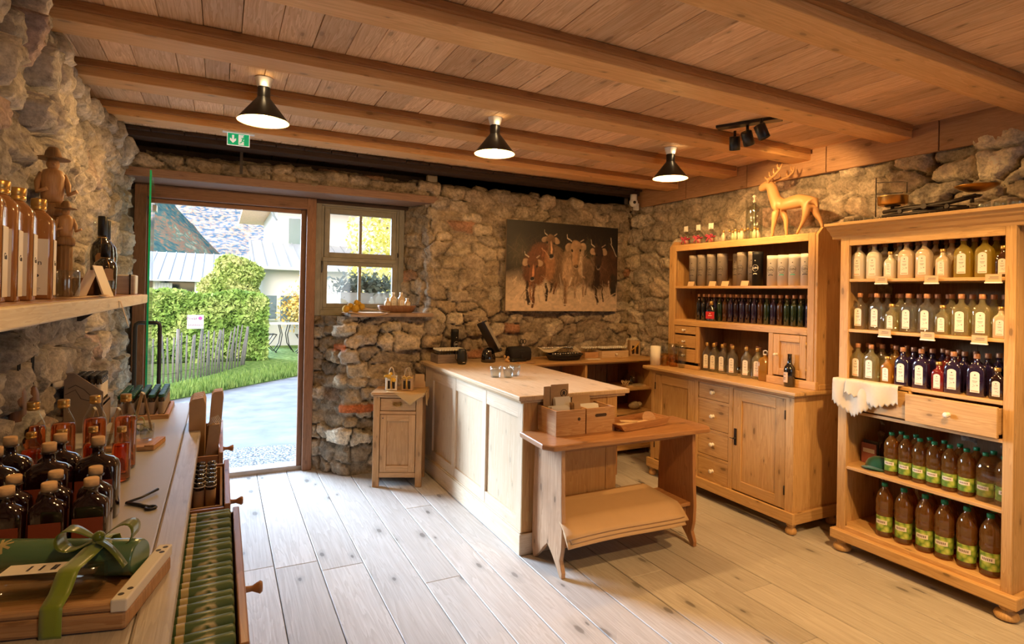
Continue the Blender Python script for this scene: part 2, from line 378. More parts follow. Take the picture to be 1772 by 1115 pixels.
M['darkwood'] = wood('unlit_old_wood', (.075,.045,.03), (.04,.024,.016), rough=.8, tint=.3, knot=.3)  # recess shade behind the last beam is put into this near-black colour
M['window'] = wood('grey_green_window_wood', (.30,.28,.22), (.20,.18,.14), rough=.6, tint=.08, knot=.1, wear=((.17,.15,.12), 12, .4))
M['sill'] = wood('bleached_sill_wood', (.40,.28,.19), (.25,.16,.10), rough=.6, tint=.1, knot=.5)
M['shelf'] = wood('light_shelf_pine', (.70,.60,.42), (.55,.42,.25), rough=.5, tint=.06, knot=.3)
M['shelftop'] = wood('waxed_shelf_top', (.46,.25,.12), (.30,.15,.07), rough=.3, tint=.06, knot=.3, spec=.6)
M['crate'] = wood('crate_pine', (.62,.38,.19), (.42,.20,.08), rough=.5, tint=.2, knot=.6)
M['carved'] = wood('carved_lime_wood', (.58,.33,.14), (.40,.19,.07), rough=.4, tint=.05, knot=.1, gs=1.6, spec=.5)
M['statue'] = wood('carved_dark_wood', (.36,.20,.08), (.16,.08,.03), rough=.5, tint=.3, knot=.2)
M['stone'] = stone('rubble_stone')
M['stone_r'] = stone('pale_rubble_stone', sat=.78, val=1.22)
M['stone_l'] = stone('grey_rubble_stone', sat=.5, val=1.12)
# ------------------------------------------------------------------ stone walls
STC = [(.44,.34,.22), (.50,.40,.27), (.38,.30,.21), (.54,.44,.31), (.34,.28,.21), (.46,.37,.27), (.58,.49,.36), (.41,.31,.20)]
BRICK = (.40,.20,.12); MORT = (.36,.285,.20)
def stone_field(u, v, cw, ch, depth, seed, smear=0):
    wx = (fbm(u*2.3, v*2.3, seed+40)-.5)*.16+(fbm(u*11, v*11, seed+41, 3)-.5)*.045; wy = (fbm(u*2.1+9, v*2.6, seed+50)-.5)*.16+(fbm(u*10, v*12, seed+42, 3)-.5)*.04
    x = (u+wx)/cw; y = (v+wy)/ch
    e, i, j, f1, px, py = worley(x, y, seed)
    h1 = _hash(i, j, seed+21); h2 = _hash(i, j, seed+22); h3 = _hash(i, j, seed+23)
    area = np.clip(vnoise(u*1.3, v*1.7, seed+61)*1.6-.5, 0, 1)      # patches buried in mortar
    buried = np.clip((h3 < .25+smear)*1.0+area*.7, 0, 1)
    k = np.clip(e/.17, 0, 1); k = k*k*(3-2*k)
    hgt = k*(.45+.75*h1)*(1-.75*buried) + k*((px*(h2-.5)*.8)+(py*(h1-.5)*.9)) - .25*np.clip(f1,0,1)**2*k
    rough = np.abs(fbm(u*9, v*13, seed+70, 5)-.5)
    hgt = hgt*depth + (.12-rough)*depth*1.1 + (fbm(u*30, v*34, seed+73, 3)-.5)*depth*.45 + (fbm(u*2.5, v*2.5, seed+80, 3)-.5)*depth*1.1
    c = np.array(STC)[(h2*len(STC)).astype(int) % len(STC)]
    c = c*(.78+.42*h1)[..., None]
    bk = (_hash(i, j, seed+31) < .045)[..., None]; c = np.where(bk, np.array(BRICK), c)
    mk = np.clip((e-.01)/.10, 0, 1); mk = (mk*(1-.75*buried))[..., None]
    col = np.array(MORT)*(.60+.75*fbm(u*7, v*7, seed+90)[..., None])*(1-mk) + c*mk
    gap = np.clip(1-e/.055, 0, 1)**.7*np.clip(vnoise(u*4, v*4, seed+95)*3-.75, 0, 1)*(1-.5*area)
    col = col*(1-.80*gap[..., None]); hgt = hgt - gap*depth*.8
    if seed == 3:       # two long bricks let into the pillar
        for (ua, ub, va, vb) in ((2.70, 3.02, .52, .598), (2.95, 3.10, 1.04, 1.10)):
            q = np.clip(np.minimum(np.minimum(u-ua, ub-u), np.minimum(v-va, vb-v))/.008, 0, 1)
            hgt = hgt*(1-q)+(.035+.004*vnoise(u*30, v*30, 2))*q; q = q[..., None]; col = col*(1-q)+np.array((.56,.17,.06))*q*(.8+.4*vnoise(u*20, v*50, 4)[..., None])
    col = col*(.75+.55*fbm(u*18, v*18, seed+99, 4)[..., None])
    return hgt, col
class Surf:
    def __init__(s): s.V=[]; s.F=[]; s.C=[]; s.n=0
    def add(s, pos, nrm, us, vs, cw, ch, depth, seed, smear=0, keep=None, fade=None):
        """pos/nrm: functions of (u,v) arrays -> (...,3)"""
        U, Vv = np.meshgrid(us, vs, indexing='ij')
        h, c = stone_field(U, Vv, cw, ch, depth, seed, smear)
        if fade is not None: h = h*fade(U, Vv)
        P = pos(U, Vv)+nrm(U, Vv)*h[..., None]
        a, b = U.shape; idx = np.arange(a*b).reshape(a, b)+s.n
        q = np.stack([idx[:-1,:-1], idx[1:,:-1], idx[1:,1:], idx[:-1,1:]], -1).reshape(-1, 4)
        if keep is not None:
            kk = keep((U[:-1,:-1]+U[1:,1:])/2, (Vv[:-1,:-1]+Vv[1:,1:])/2).reshape(-1); q = q[kk]
        s.V.append(P.reshape(-1, 3)); s.C.append(c.reshape(-1, 3)); s.F.append(q); s.n += a*b
    def build(s, name, mat):
        V = np.concatenate(s.V); F = np.concatenate(s.F); C = np.concatenate(s.C)
        me = bpy.data.meshes.new(name); me.vertices.add(len(V)); me.vertices.foreach_set('co', V.reshape(-1).astype(np.float32))
        me.loops.add(F.size); me.loops.foreach_set('vertex_index', F.reshape(-1).astype(np.int32))
        me.polygons.add(len(F)); me.polygons.foreach_set('loop_start', (np.arange(len(F))*4).astype(np.int32))
        me.update(calc_edges=True); me.validate()
        me.polygons.foreach_set('use_smooth', [True]*len(me.polygons))
        ca = me.attributes.new('stone', 'FLOAT_COLOR', 'POINT'); ca.data.foreach_set('color', np.concatenate([C, np.ones((len(C),1))], 1).reshape(-1).astype(np.float32))
        me.materials.append(mat); o = bpy.data.objects.new(name, me); COL.objects.link(o); return o
def path_fn(pts, rad=.05, flip=1):
    """smooth polyline in plan; u = running length from the first point. returns pos2d(u), normal2d(u), length"""
    P = np.array(pts, float); seg = np.hypot(*np.diff(P, axis=0).T); L = np.concatenate([[0], np.cumsum(seg)])
    def at(u): return np.stack([np.interp(u, L, P[:,0]), np.interp(u, L, P[:,1])], -1)
    def pos(u): return sum(at(np.clip(u+d*rad, 0, L[-1])) for d in (-1,-.5,0,.5,1))/5
    def nrm(u):
        d = pos(np.clip(u+.02, 0, L[-1]))-pos(np.clip(u-.02, 0, L[-1])); d /= np.hypot(d[...,0], d[...,1])[..., None]+1e-9
        return np.stack([-d[...,1], d[...,0]], -1)*flip
    return pos, nrm, L[-1]
def P3(p2, z): return np.concatenate([p2, z[..., None]], -1)
step = .0135
XR, XL, YB = 3.90, -.63, 4.875
wb = Surf()
def add_wall(sf, pts, z0, z1, depth, seed, cw=.20, ch=.115, flip=1, top=None, smear=0, u0=0):
    pos, nrm, Ln = path_fn(pts, flip=flip)
    def p(U, V):
        u = U-u0; q = pos(u); n = nrm(u)
        back = np.clip(V-top, 0, 9) if top is not None else V*0
        z = np.where(back > 0, top+.25*back, V) if top is not None else V
        return P3(q - n*(back*1.2)[..., None], z)
    def nn(U, V):
        n = nrm(U-u0); w = np.clip((V-(top-.03))/.06, 0, 1) if top is not None else V*0
        return P3(n*(1-.6*w)[..., None], w*.7)
    us = np.linspace(u0, u0+Ln, int(Ln/step)+1); vv = np.linspace(z0, z1, int((z1-z0)/step)+1)
    sf.add(p, nn, us, vv, cw, ch, depth, seed, smear)
# back wall, u measured from the right-hand corner so that the three heights share one pattern
add_wall(wb, [(XR, YB), (.94, YB), (.80, 5.17), (.70, 5.215)], 0, 1.33, .06, 3, flip=1, smear=.1)
add_wall(wb, [(XR, YB), (1.66, YB), (1.49, 5.24)], 1.33, 2.385, .05, 3, flip=1, smear=.05)
add_wall(wb, [(XR, YB), (-.75, YB)], 2.385, 2.86, .06, 3, flip=1, top=2.50)
ob = wb.build('wall_back', M['stone']); tag(ob, kind='structure')
wl = Surf()
add_wall(wl, [(XL-.06, 5.24), (XL, 4.84), (XL-.01, 2.5), (XL-.03, -.2)], 0, 2.80, .095, 17, cw=.19, ch=.16, flip=1, top=2.54, smear=-.1)
tag(wl.build('wall_left', M['stone_l']), kind='structure')
wr = Surf()
add_wall(wr, [(XR, .4), (XR, 4.95)], 0, 2.75, .075, 29, cw=.23, ch=.14, flip=1, top=2.50, smear=0)
tag(wr.build('wall_right', M['stone_r']), kind='structure')
# hidden solid cores and the walls behind the camera
mb = MB()
mb.box(XR+.05, XR+.35, -2.9, 5.6, -.1, 2.9)
tag(mb.build('wall_right_core', M['darkwood']), kind='structure')
mb = MB(); mb.box(XL-.42, XL-.11, -2.9, 5.6, -.1, 2.9); tag(mb.build('wall_left_core', M['darkwood']), kind='structure')
M['plaster'] = plain('old_lime_plaster', (.55,.47,.38), .9, noise=.15, nscale=5)
mb = MB(); mb.box(XL-.4, XR+.3, -2.9, -2.6, -.1, 2.9); tag(mb.build('wall_front', M['plaster']), kind='structure')
# outer leaf of the back wall around the openings
mb = MB()
mb.box(XL-.4, -.585, 5.24, 5.62, -.1, 2.9); mb.box(-.585, .71, 5.24, 5.62, 2.34, 2.9); mb.box(.70, 1.50, 5.30, 5.62, -.1, 1.325)
mb.box(.70, 1.50, 5.30, 5.62, 2.34, 2.9); mb.box(1.52, XR+.3, 5.2, 5.62, -.1, 2.9); mb.box(1.75, XR+.3, 5.0, 5.2, -.1, 2.9); mb.prism([(.965,4.89),(1.64,4.89),(1.50,5.26),(.74,5.26)], 'z', 1.25, 1.322)
mb.box(1.66, XR, 5.0, 5.05, 2.3, 2.9)
tag(mb.build('wall_back_outer', M['plaster']), kind='structure')
mb = MB(); mb.box(XL-.4, XR+.3, -2.9, 5.75, 2.80, 2.88); tag(mb.build('ceiling_light_block', M['darkwood']), kind='structure')  # unseen slab added over the boards to keep sun and sky out

# ------------------------------------------------------------------ floor of real boards
mb = MB(); seams = [-.80,-.58,-.36,-.15,.072,.293,.522,.752,.995,1.20,1.392,1.596,1.82,2.03,2.26,2.47,2.70,2.92,3.13,3.36,3.58,3.80,4.02]
rs = random.Random(4)
for a, b in zip(seams, seams[1:]):
    y = -2.7+rs.random()*1.5; ys = [-2.7]
    while y < 4.6: ys.append(y); y += 1.9+rs.random()*2.2
    ys.append(5.26 if b < 1.0 else 5.0)
    for y0, y1 in zip(ys, ys[1:]):
        mb.box(a+.0022, b-.0022, y0+.0012, y1-.0012, -.035, rs.uniform(-.0012,.0), grain='y', t=rs.random())
tag(mb.build('floor', M['floor'], bevel=.0025, bseg=1), kind='structure')
mb = MB(); mb.box(XL-.4, XR+.3, -2.9, 5.6, -.12, -.036); tag(mb.build('floor_underlay', M['darkwood']), kind='structure')

# ------------------------------------------------------------------ ceiling boards, beams, ledge strips
beams = [-2.10,-1.41,-.72,-.03,.66,1.345,2.05,2.74,3.41,4.10]
mb = MB(); rs = random.Random(12)
edges = [-2.75]+beams+[4.62]
for y0, y1 in zip(edges, edges[1:]):
    x = -.9
    while x < 4.0:
        w = rs.choice([.11,.13,.145,.16,.12,.18]); mb.box(x+.0012, x+w-.0012, y0+.02, y1+.12, 2.645+rs.uniform(0,.004), 2.675, grain='y', t=rs.random()); x += w
tag(mb.build('ceiling', M['ceil'], bevel=.0015, bseg=1), kind='structure')
for k, y in enumerate(beams):
    mb = MB(); mb.box(-.85, 3.90, y, y+.155, 2.57, 2.648, grain='x')
    o = tag(mb.build('trim_%d' % (k+1), M['beam'], bevel=.004), kind='structure')
    mb = MB(); mb.box(-.85, 3.80, y-.022, y, 2.612, 2.646, grain='x'); mb.build('ledge_strip', M['strip'], parent=o, bevel=.003)
# timber in the unlit recess behind the last beam; shade put into its colour
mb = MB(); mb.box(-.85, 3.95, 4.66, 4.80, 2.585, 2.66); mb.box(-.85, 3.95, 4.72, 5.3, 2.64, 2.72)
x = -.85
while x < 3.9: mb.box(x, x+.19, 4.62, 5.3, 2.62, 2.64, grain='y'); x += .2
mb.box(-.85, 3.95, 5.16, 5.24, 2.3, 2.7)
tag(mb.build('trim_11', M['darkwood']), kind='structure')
# boards closing the top of the right wall
M['fascia'] = wood('fascia_boards', (.50,.30,.17), (.34,.18,.09), rough=.6, tint=.2, knot=.6)
mb = MB(); ys = [-2.6, -.6, .8, 1.9, 2.62, 3.31, 4.0, 4.7]
for a, b in zip(ys, ys[1:]): mb.box(3.83, 3.86, a+.003, b-.003, 2.46, 2.655, grain='y')
tag(mb.build('trim_12', M['fascia'], bevel=.003), kind='structure')
# lintel over door and window
mb = MB(); mb.box(-.66, 1.715, 4.83, 5.26, 2.335, 2.40, grain='x', m=0)
tag(mb.build('trim_13', M['lintel'], bevel=.006), kind='structure')

# ------------------------------------------------------------------ door 1 : frame, threshold, glass leaf, pulls
M['glass'] = thin_glass('clear_window_glass')
M['glassdoor'] = thin_glass('clear_door_glass', (.93,.98,.95))
M['glassedge'] = plain('green_glass_edge', (.0,.42,.20), .12, spec=.8, coat=1)
M['black'] = plain('black_metal', (.018,.018,.02), .4, spec=.5)
M['steel'] = plain('brushed_steel', (.6,.6,.6), .3, metal=1)
d1 = tag(bpy.data.objects.new('door_1', None), kind='structure'); COL.objects.link(d1); d1.location = (.06, 5.2, 0); ORG['door_1'] = Vector((.06,5.2,0))
mb = MB()
mb.box(.64, .715, 5.14, 5.26, 0, 2.335, grain='z'); mb.box(-.60, -.52, 5.14, 5.26, 0, 2.335, grain='z'); mb.box(-.52, .64, 5.141, 5.259, 2.235, 2.334, grain='x')
mb.box(.60, .64, 5.20, 5.24, .03, 2.235, grain='z'); mb.box(-.52, -.48, 5.2, 5.24, .03, 2.235, grain='z'); mb.box(-.48, .60, 5.201, 5.239, 2.20, 2.234, grain='x')
mb.build('door_frame', M['brownwood'], parent=d1, bevel=.004)
mb = MB(); mb.box(-.6, .70, 5.20, 5.36, -.02, .035, grain='x'); mb.build('threshold', M['desk'], parent=d1, bevel=.01)
mb = MB(); mb.M = Matrix.Translation((-.475, 5.17, 0)) @ Matrix.Rotation(R(4), 4, 'Z'); mb.box(-.005, .005, -1.0, -.01, .05, 2.27)
lf = mb.build('glass_leaf', M['glassdoor'], parent=d1)
mb = MB(); mb.M = Matrix.Translation((-.475, 5.17, 0)) @ Matrix.Rotation(R(4), 4, 'Z')
mb.box(-.0055, .0055, -1.003, -.999, .05, 2.27); mb.box(-.0055, .0055, -1.0, -.01, 2.268, 2.272); mb.build('glass_edge', M['glassedge'], parent=lf)
for zz in (.35, 2.12):
    mb = MB(); mb.box(-.475, -.45, 5.08, 5.16, zz, zz+.05); mb.box(-.50, -.475, 5.1, 5.16, zz, zz+.05); mb.build('hinge', M['steel'], parent=lf, bevel=.003)
mb = MB(); mb.M = Matrix.Translation((-.475, 5.17, 0)) @ Matrix.Rotation(R(4), 4, 'Z')
for s in (-1, 1):
    pts = [(0, -.93, 1.32), (s*.05, -.93, 1.32), (s*.062, -.93, 1.31), (s*.066, -.93, 1.29), (s*.066, -.93, .62), (s*.062, -.93, .60), (s*.05, -.93, .59), (0, -.93, .59)]
    mb.tube(pts, .012, 10)
mb.build('handle', M['black'], parent=d1)

# ------------------------------------------------------------------ window 1
w1 = tag(bpy.data.objects.new('window_1', None), kind='structure'); COL.objects.link(w1); w1.location = (1.09, 5.2, 1.33); ORG['window_1'] = Vector((1.09,5.2,1.33))
def rect(mb, x0, x1, z0, z1, w, y0, y1, wt=None, wb_=None):
    wt = wt or w; wb_ = wb_ or w
    mb.box(x0, x0+w, y0, y1, z0, z1, grain='z'); mb.box(x1-w, x1, y0, y1, z0, z1, grain='z'); mb.box(x0+w, x1-w, y0, y1, z1-wt, z1, grain='x'); mb.box(x0+w, x1-w, y0, y1, z0, z0+wb_, grain='x')
mb = MB(); rect(mb, .715, 1.50, 1.325, 2.335, .05, 5.17, 5.27); mb.build('window_frame', M['window'], parent=w1, bevel=.004)
mb = MB(); rect(mb, .765, 1.45, 1.375, 2.285, .022, 5.18, 5.24); mb.box(.78, 1.43, 5.165, 5.24, 1.80, 1.835, grain='x'); mb.build('transom', M['window'], parent=w1, bevel=.003)
for z0, z1, i in ((1.835, 2.263, 0), (1.397, 1.80, 1)):
    x0, x1 = (.79, 1.425) if i == 0 else (.785, 1.43)
    mb = MB(); rect(mb, x0, x1, z0, z1, .045 if i == 0 else .035, 5.175, 5.215); mb.box(1.09, 1.115, 5.18, 5.21, z0+.02, z1-.02, grain='z')
    sh = mb.build('sash', M['window'], parent=w1, bevel=.003)
    mb = MB(); mb.box(x0+.02, x1-.02, 5.194, 5.198, z0+.02, z1-.02); mb.build('pane', M['glass'], parent=sh)
mb = MB(); mb.tube([(.772, 5.165, 1.70), (.772, 5.155, 1.74), (.772, 5.165, 1.80)], .005, 6); mb.tube([(1.44, 5.165, 1.86), (1.44, 5.15, 1.88), (1.44, 5.165, 1.9)], .005, 6); mb.build('latch', M['black'], parent=w1)
mb = MB()
mb.grid(lambda a, b: (.95+.70*a + (.03*math.sin(7*a) if b < .2 else 0), 4.79+.10*(0 if b else 0)+.43*b - .012*math.sin(9*a)*(1-b), 1.345), 24, 6, us=.7, vs_=.4)
mb.build('window_sill', M['sill'], parent=w1, solid=.035, bevel=.008)
# ------------------------------------------------------------------ shared small materials
M['porcelain'] = plain('white_porcelain', (.80,.76,.68), .2, spec=.6)
M['brass'] = plain('aged_brass', (.50,.30,.09), .33, metal=1, noise=.2, nscale=20)
M['iron'] = plain('dark_cast_iron', (.03,.022,.018), .5, metal=.3, noise=.3, nscale=40, bump=.3)
M['paper'] = plain('paper_white', (.82,.77,.68), .7)
M['card'] = plain('brown_card', (.50,.33,.18), .8, noise=.12, nscale=60)
M['kraft'] = plain('kraft_paper', (.55,.37,.20), .75, noise=.1, nscale=25)
M['ink'] = plain('black_ink', (.05,.04,.04), .6)
M['white'] = plain('white_plastic', (.85,.85,.85), .35)
M['dark'] = plain('dark_inside', (.06,.035,.02), .8)
def panel_door(x0, x1, z0, z1, yf, name, mat, parent, stile=.055, th=.02, rail=None, axis='y', sgn=-1):
    """frame and panel door; front faces -y (axis y) or -x (axis x, then x0/x1 are y values and yf is x)"""
    rail = rail or stile; mb = MB()
    def bx(a0, a1, d0, d1, c0, c1, g):
        if axis == 'y': mb.box(a0, a1, yf+d0, yf+d1, c0, c1, grain={'h':'x','v':'z'}[g])
        else: mb.box(yf+d0, yf+d1, a0, a1, c0, c1, grain={'h':'y','v':'z'}[g])
    bx(x0, x0+stile, 0, th, z0, z1, 'v'); bx(x1-stile, x1, 0, th, z0, z1, 'v')
    bx(x0+stile, x1-stile, 0, th, z1-rail, z1, 'h'); bx(x0+stile, x1-stile, 0, th, z0, z0+rail, 'h')
    bx(x0+stile, x1-stile, .010, th, z0+rail, z1-rail, 'v')
    return mb.build(name, mat, parent=parent, bevel=.003)
def knob(parent, p, r=.014, d=(-1,0,0), mat=None, name='knob'):
    mb = MB(); q = Vector((0,0,1)).rotation_difference(Vector(d)); mb.M = Matrix.Translation(p) @ q.to_matrix().to_4x4()
    mb.lathe([(r*.9,0),(r*.45,.004),(r*.4,.012),(r*.8,.016),(r,.022),(r*.85,.029),(r*.3,.032)], seg=14)
    return mb.build(name, mat or M['porcelain'], parent=parent)

# ------------------------------------------------------------------ shop counter
t = thing('shop_counter', 'long pale pine sales counter with framed panels and thick plain top', 'counter', (1.97, 3.9, 0))
mb = MB(); mb.box(1.565, 2.375, 2.95, 4.81, .918, .946, grain='y'); mb.box(1.585, 2.355, 2.97, 4.8, .900, .918, grain='y'); mb.build('countertop', M['counter'], parent=t, bevel=.006, bseg=3)
mb = MB()
for y0, y1 in ((2.99, 3.055), (3.515, 3.58), (4.08, 4.145), (4.60, 4.80)): mb.box(1.61, 1.63, y0, y1, .09, .90, grain='z')
for a, b in ((3.055, 3.515), (3.58, 4.08), (4.145, 4.60)): mb.box(1.612, 1.63, a, b, .80, .90, grain='y'); mb.box(1.612, 1.63, a, b, .09, .21, grain='y')
mb.build('front_frame', M['frame'], parent=t, bevel=.002)
mb = MB()
for a, b in ((3.055, 3.515), (3.58, 4.08), (4.145, 4.60)): mb.box(1.626, 1.65, a-.01, b+.01, .2, .81, grain='z')
mb.build('front_panel', M['panel'], parent=t)
mb = MB(); mb.box(1.63, 2.30, 2.99, 3.012, .0, .90, grain='z'); mb.box(1.612, 1.66, 2.984, 2.99, .13, .90, grain='z'); mb.box(2.22, 2.30, 2.984, 2.99, .13, .90, grain='z'); mb.build('end_panel', M['pine2'], parent=t, bevel=.002)
mb = MB(); mb.box(1.596, 1.615, 2.975, 4.8, 0, .125, grain='y'); mb.box(1.60, 2.31, 2.972, 2.99, 0, .125, grain='x'); mb.box(1.602, 1.615, 2.98, 4.8, .125, .135, grain='y'); mb.build('skirting', M['frame'], parent=t, bevel=.003)
mb = MB(); mb.box(2.28, 2.30, 3.01, 4.8, 0.02, .90, grain='z'); mb.box(1.64, 2.28, 4.78, 4.8, .02, .9, grain='z'); mb.build('back_panel', M['pine2'], parent=t)

# ------------------------------------------------------------------ low shelf unit along the back wall
t = thing('open_shelf_unit', 'open pine shelf unit along the back wall under the painting', 'shelf', (3.1, 4.6, 0))
mb = MB(); mb.box(2.38, 3.86, 4.36, 4.82, .918, .94, grain='x'); mb.box(2.38, 3.86, 4.385, 4.82, .903, .918, grain='x'); mb.build('top_board', M['pine2'], parent=t, bevel=.004)
for x in (2.40, 3.01, 3.83): mb = MB(); mb.box(x, x+.025, 4.39, 4.80, 0, .90, grain='z'); mb.build('upright', M['pine2'], parent=t, bevel=.002)
for z in (.63, .40, .06):
    mb = MB(); mb.box(2.42, 3.84, 4.40, 4.80, z, z+.022, grain='x'); mb.build('shelf_board', M['pine2'], parent=t, bevel=.002)
mb = MB()
for i in range(10): mb.box(2.42+i*.142, 2.42+i*.142+.138, 4.79, 4.80, .02, .9, grain='z')
mb.build('back_panel', M['pine_shade'], parent=t)

# ------------------------------------------------------------------ bench used as a display stand
t = thing('plank_bench', 'old waxed pine bench with solid cut-out ends standing before the counter', 'bench', (2.17, 2.8, 0))
mb = MB(); mb.prism([(1.555,2.66),(1.595,2.60),(2.72,2.595),(2.755,2.64),(2.755,2.962),(1.575,2.962)], 'z', .708, .740, grain='u'); mb.build('seat', M['old'], parent=t, bevel=.008, bseg=3)
for x, nm, mat in ((1.675, 'leg', 'oldleg'), (2.635, 'leg', 'old')):
    mb = MB()
    prof = [(2.655,.708),(2.645,.40),(2.635,.25),(2.640,.15),(2.655,.09),(2.63,.03),(2.632,0),(2.655,0),(2.70,.055),(2.745,.10),(2.79,.135),(2.83,.10),(2.87,.055),(2.93,0),(2.95,0),(2.966,.06),(2.966,.25),(2.96,.45),(2.95,.708)]
    mb.prism(prof, 'x', x, x+.026); o = mb.build(nm, M[mat], parent=t, bevel=.004)
    if mat == 'oldleg': o['label'] = 'paler end board'  # left end board has a paler pine than the right one
mb = MB(); mb.box(1.70, 2.637, 2.665, 2.965, .245, .268, grain='x'); mb.box(1.70, 2.637, 2.70, 2.722, .13, .245, grain='x'); mb.box(2.60, 2.69, 2.90, 2.96, .235, .27, grain='x'); mb.build('lower_shelf', M['old'], parent=t, bevel=.003)
mb = MB(); mb.box(1.71, 2.62, 2.72, 2.74, .66, .708, grain='x'); mb.build('apron', M['old'], parent=t)

# paper stack on the bench's shelf
M['paperbrown'] = plain('brown_packing_paper', (.60,.40,.22), .7, noise=.06, nscale=12)
for k, (dx, dz, lab) in enumerate(((0, 0, 'bottom'), (.02, .012, 'middle'), (-.01, .024, 'top'))):
    mb = MB()
    def sheet(a, b, dx=dx, dz=dz, k=k):
        y = 2.98-.42*b; x = 1.73+dx+.80*a-.06*b+.03*b*a
        drop = max(0, b-.74)/.26
        return (x, y, .272+dz+.006-.085*drop**1.4*(1-.15*k)+.006*math.sin(5*a)*b)
    mb.grid(sheet, 12, 20)
    tag(mb.build('wrapping_paper_sheets', M['paperbrown'], org=(2.1, 2.8, .27), solid=.010), '%s pile of large brown paper sheets drooping over the bench shelf' % lab, 'paper', 'brown paper sheets on the bench')

# ------------------------------------------------------------------ small old cabinet by the pillar (turned a little)
t = thing('bedside_cabinet', 'small old pine cabinet with one drawer, standing between pillar and counter', 'cabinet', (1.085, 4.50, 0), R(-24))
L = dict(local=True)
W, D, Hc = .385, .29, .75
mb = MB()
for x in (0, W-.05): mb.box(x, x+.05, 0, .04, 0, Hc-.02, grain='z')
for x in (0, W-.03): mb.box(x, x+.03, D-.04, D, 0, Hc-.02, grain='z')
mb.box(.05, W-.05, .006, .03, .075, .115, grain='x'); mb.box(.05, W-.05, .006, .03, .575, .60, grain='x'); mb.box(0.002, .02, .04, D-.02, .09, Hc-.02, grain='z'); mb.box(W-.02, W-.002, .04, D-.02, .09, Hc-.02, grain='z'); mb.box(.02, W-.02, D-.015, D-.005, .09, Hc-.02, grain='z'); mb.box(.05, W-.05, .006, .03, Hc-.045, Hc-.02, grain='x')
mb.build('carcass', M['oldcab'], parent=t, bevel=.004, local=True)
mb = MB(); mb.box(-.018, W+.02, -.025, D+.01, Hc-.02, Hc, grain='x'); mb.box(-.008, W+.01, -.012, D, Hc-.035, Hc-.02, grain='x'); mb.build('top', M['oldcab'], parent=t, bevel=.006, local=True, bseg=3)
mb = MB(); mb.box(.055, W-.055, .008, .03, .605, .70, grain='x'); d = mb.build('drawer', M['oldcab'], parent=t, bevel=.003, local=True)
mb = MB(); mb.tube([(.16,-.002,.655),(.163,-.02,.65),(.1875,-.028,.642),(.212,-.02,.65),(.215,-.002,.655)], .0035, 8); mb.prism([(.145,.655),(.16,.672),(.1875,.667),(.215,.672),(.23,.655),(.215,.640),(.1875,.645),(.16,.640)], 'y', .002, .008); mb.build('handle', M['brass'], parent=d, local=True)
mb = MB(); st=.05
for a in (.055,): 
    mb.box(.055,.055+st,.004,.024,.118,.572,grain='z'); mb.box(W-.055-st,W-.055,.004,.024,.118,.572,grain='z'); mb.box(.055+st,W-.055-st,.004,.024,.52,.572,grain='x'); mb.box(.055+st,W-.055-st,.004,.024,.118,.17,grain='x'); mb.box(.055+st,W-.055-st,.014,.024,.17,.52,grain='z')
d = mb.build('door', M['oldcab'], parent=t, bevel=.003, local=True)
mb = MB(); mb.lathe([(.005,0),(.005,.002),(.0,.002)], seg=10, axis='y', c=(.075,.001,.545)); mb.build('keyhole', M['ink'], parent=d, local=True)

# ------------------------------------------------------------------ sideboard
t = thing('sideboard', 'wide honey pine sideboard with four central drawers and two panelled doors', 'sideboard', (3.6, 3.18, 0))
mb = MB(); mb.box(3.295, 3.84, 2.435, 3.93, .920, .945, grain='y'); mb.box(3.315, 3.84, 2.455, 3.91, .908, .920, grain='y'); mb.build('top', M['pine'], parent=t, bevel=.006, bseg=3)
mb = MB()
for y0, y1 in ((2.49,2.545),(2.985,3.02),(3.325,3.36),(3.825,3.87)): mb.box(3.35, 3.375, y0, y1, .13, .908, grain='z')
mb.box(3.352, 3.375, 2.5, 3.86, .885, .908, grain='y')
for z in (.757, .532, .328, .130): mb.box(3.352, 3.37, 3.02, 3.325, z-.012, z+.008, grain='y')
mb.box(3.375, 3.82, 2.49, 2.51, .13, .908, grain='z', t=.3); mb.box(3.35, 3.44, 2.483, 2.49, .13, .908, grain='z', t=.8); mb.box(3.44, 3.84, 2.487, 2.49, .16, .9, grain='z', t=.55); mb.box(3.375, 3.82, 3.85, 3.87, .13, .908, grain='z'); mb.box(3.8, 3.82, 2.5, 3.86, .13, .9, grain='z'); mb.box(3.375, 3.8, 2.51, 3.85, .13, .15, grain='y')
mb.build('carcass', M['pine'], parent=t, bevel=.002)
mb = MB(); mb.box(3.33, 3.352, 2.465, 3.90, .075, .150, grain='y'); mb.box(3.353, 3.83, 2.465, 2.487, .0755, .1495, grain='x'); mb.box(3.353, 3.83, 3.88, 3.90, .0755, .1495, grain='x'); mb.build('plinth', M['pine'], parent=t, bevel=.005)
for z0, z1, kd in ((.768,.882,1),(.544,.745,1),(.340,.520,1),(.142,.316,1)):
    mb = MB(); mb.box(3.354, 3.374, 3.024, 3.321, z0, z1, grain='y'); mb.box(3.374, 3.7, 3.03, 3.315, z0, z0+.01, grain='x'); d = mb.build('drawer', M['pine'], parent=t, bevel=.003); knob(d, (3.354, 3.172, (z0+z1)/2), .016)
d = panel_door(2.548, 2.982, .155, .883, 3.352, 'door', M['pine'], t, stile=.075, axis='x')
mb = MB(); mb.box(3.346, 3.352, 2.945, 2.965, .48, .60, grain='z'); mb.lathe([(.006,0),(.006,.02),(.01,.025)], seg=8, axis='x', c=(3.325,2.955,.53)); mb.tube([(3.34,2.955,.54),(3.325,2.955,.53),(3.325,2.985,.53)], .003, 6); mb.build('lock_plate', M['iron'], parent=d)
for z in (.25,.75):
    mb = MB(); mb.lathe([(.005,0),(.005,.06)], seg=8, c=(3.35,2.548,z)); mb.build('hinge', M['iron'], parent=d)
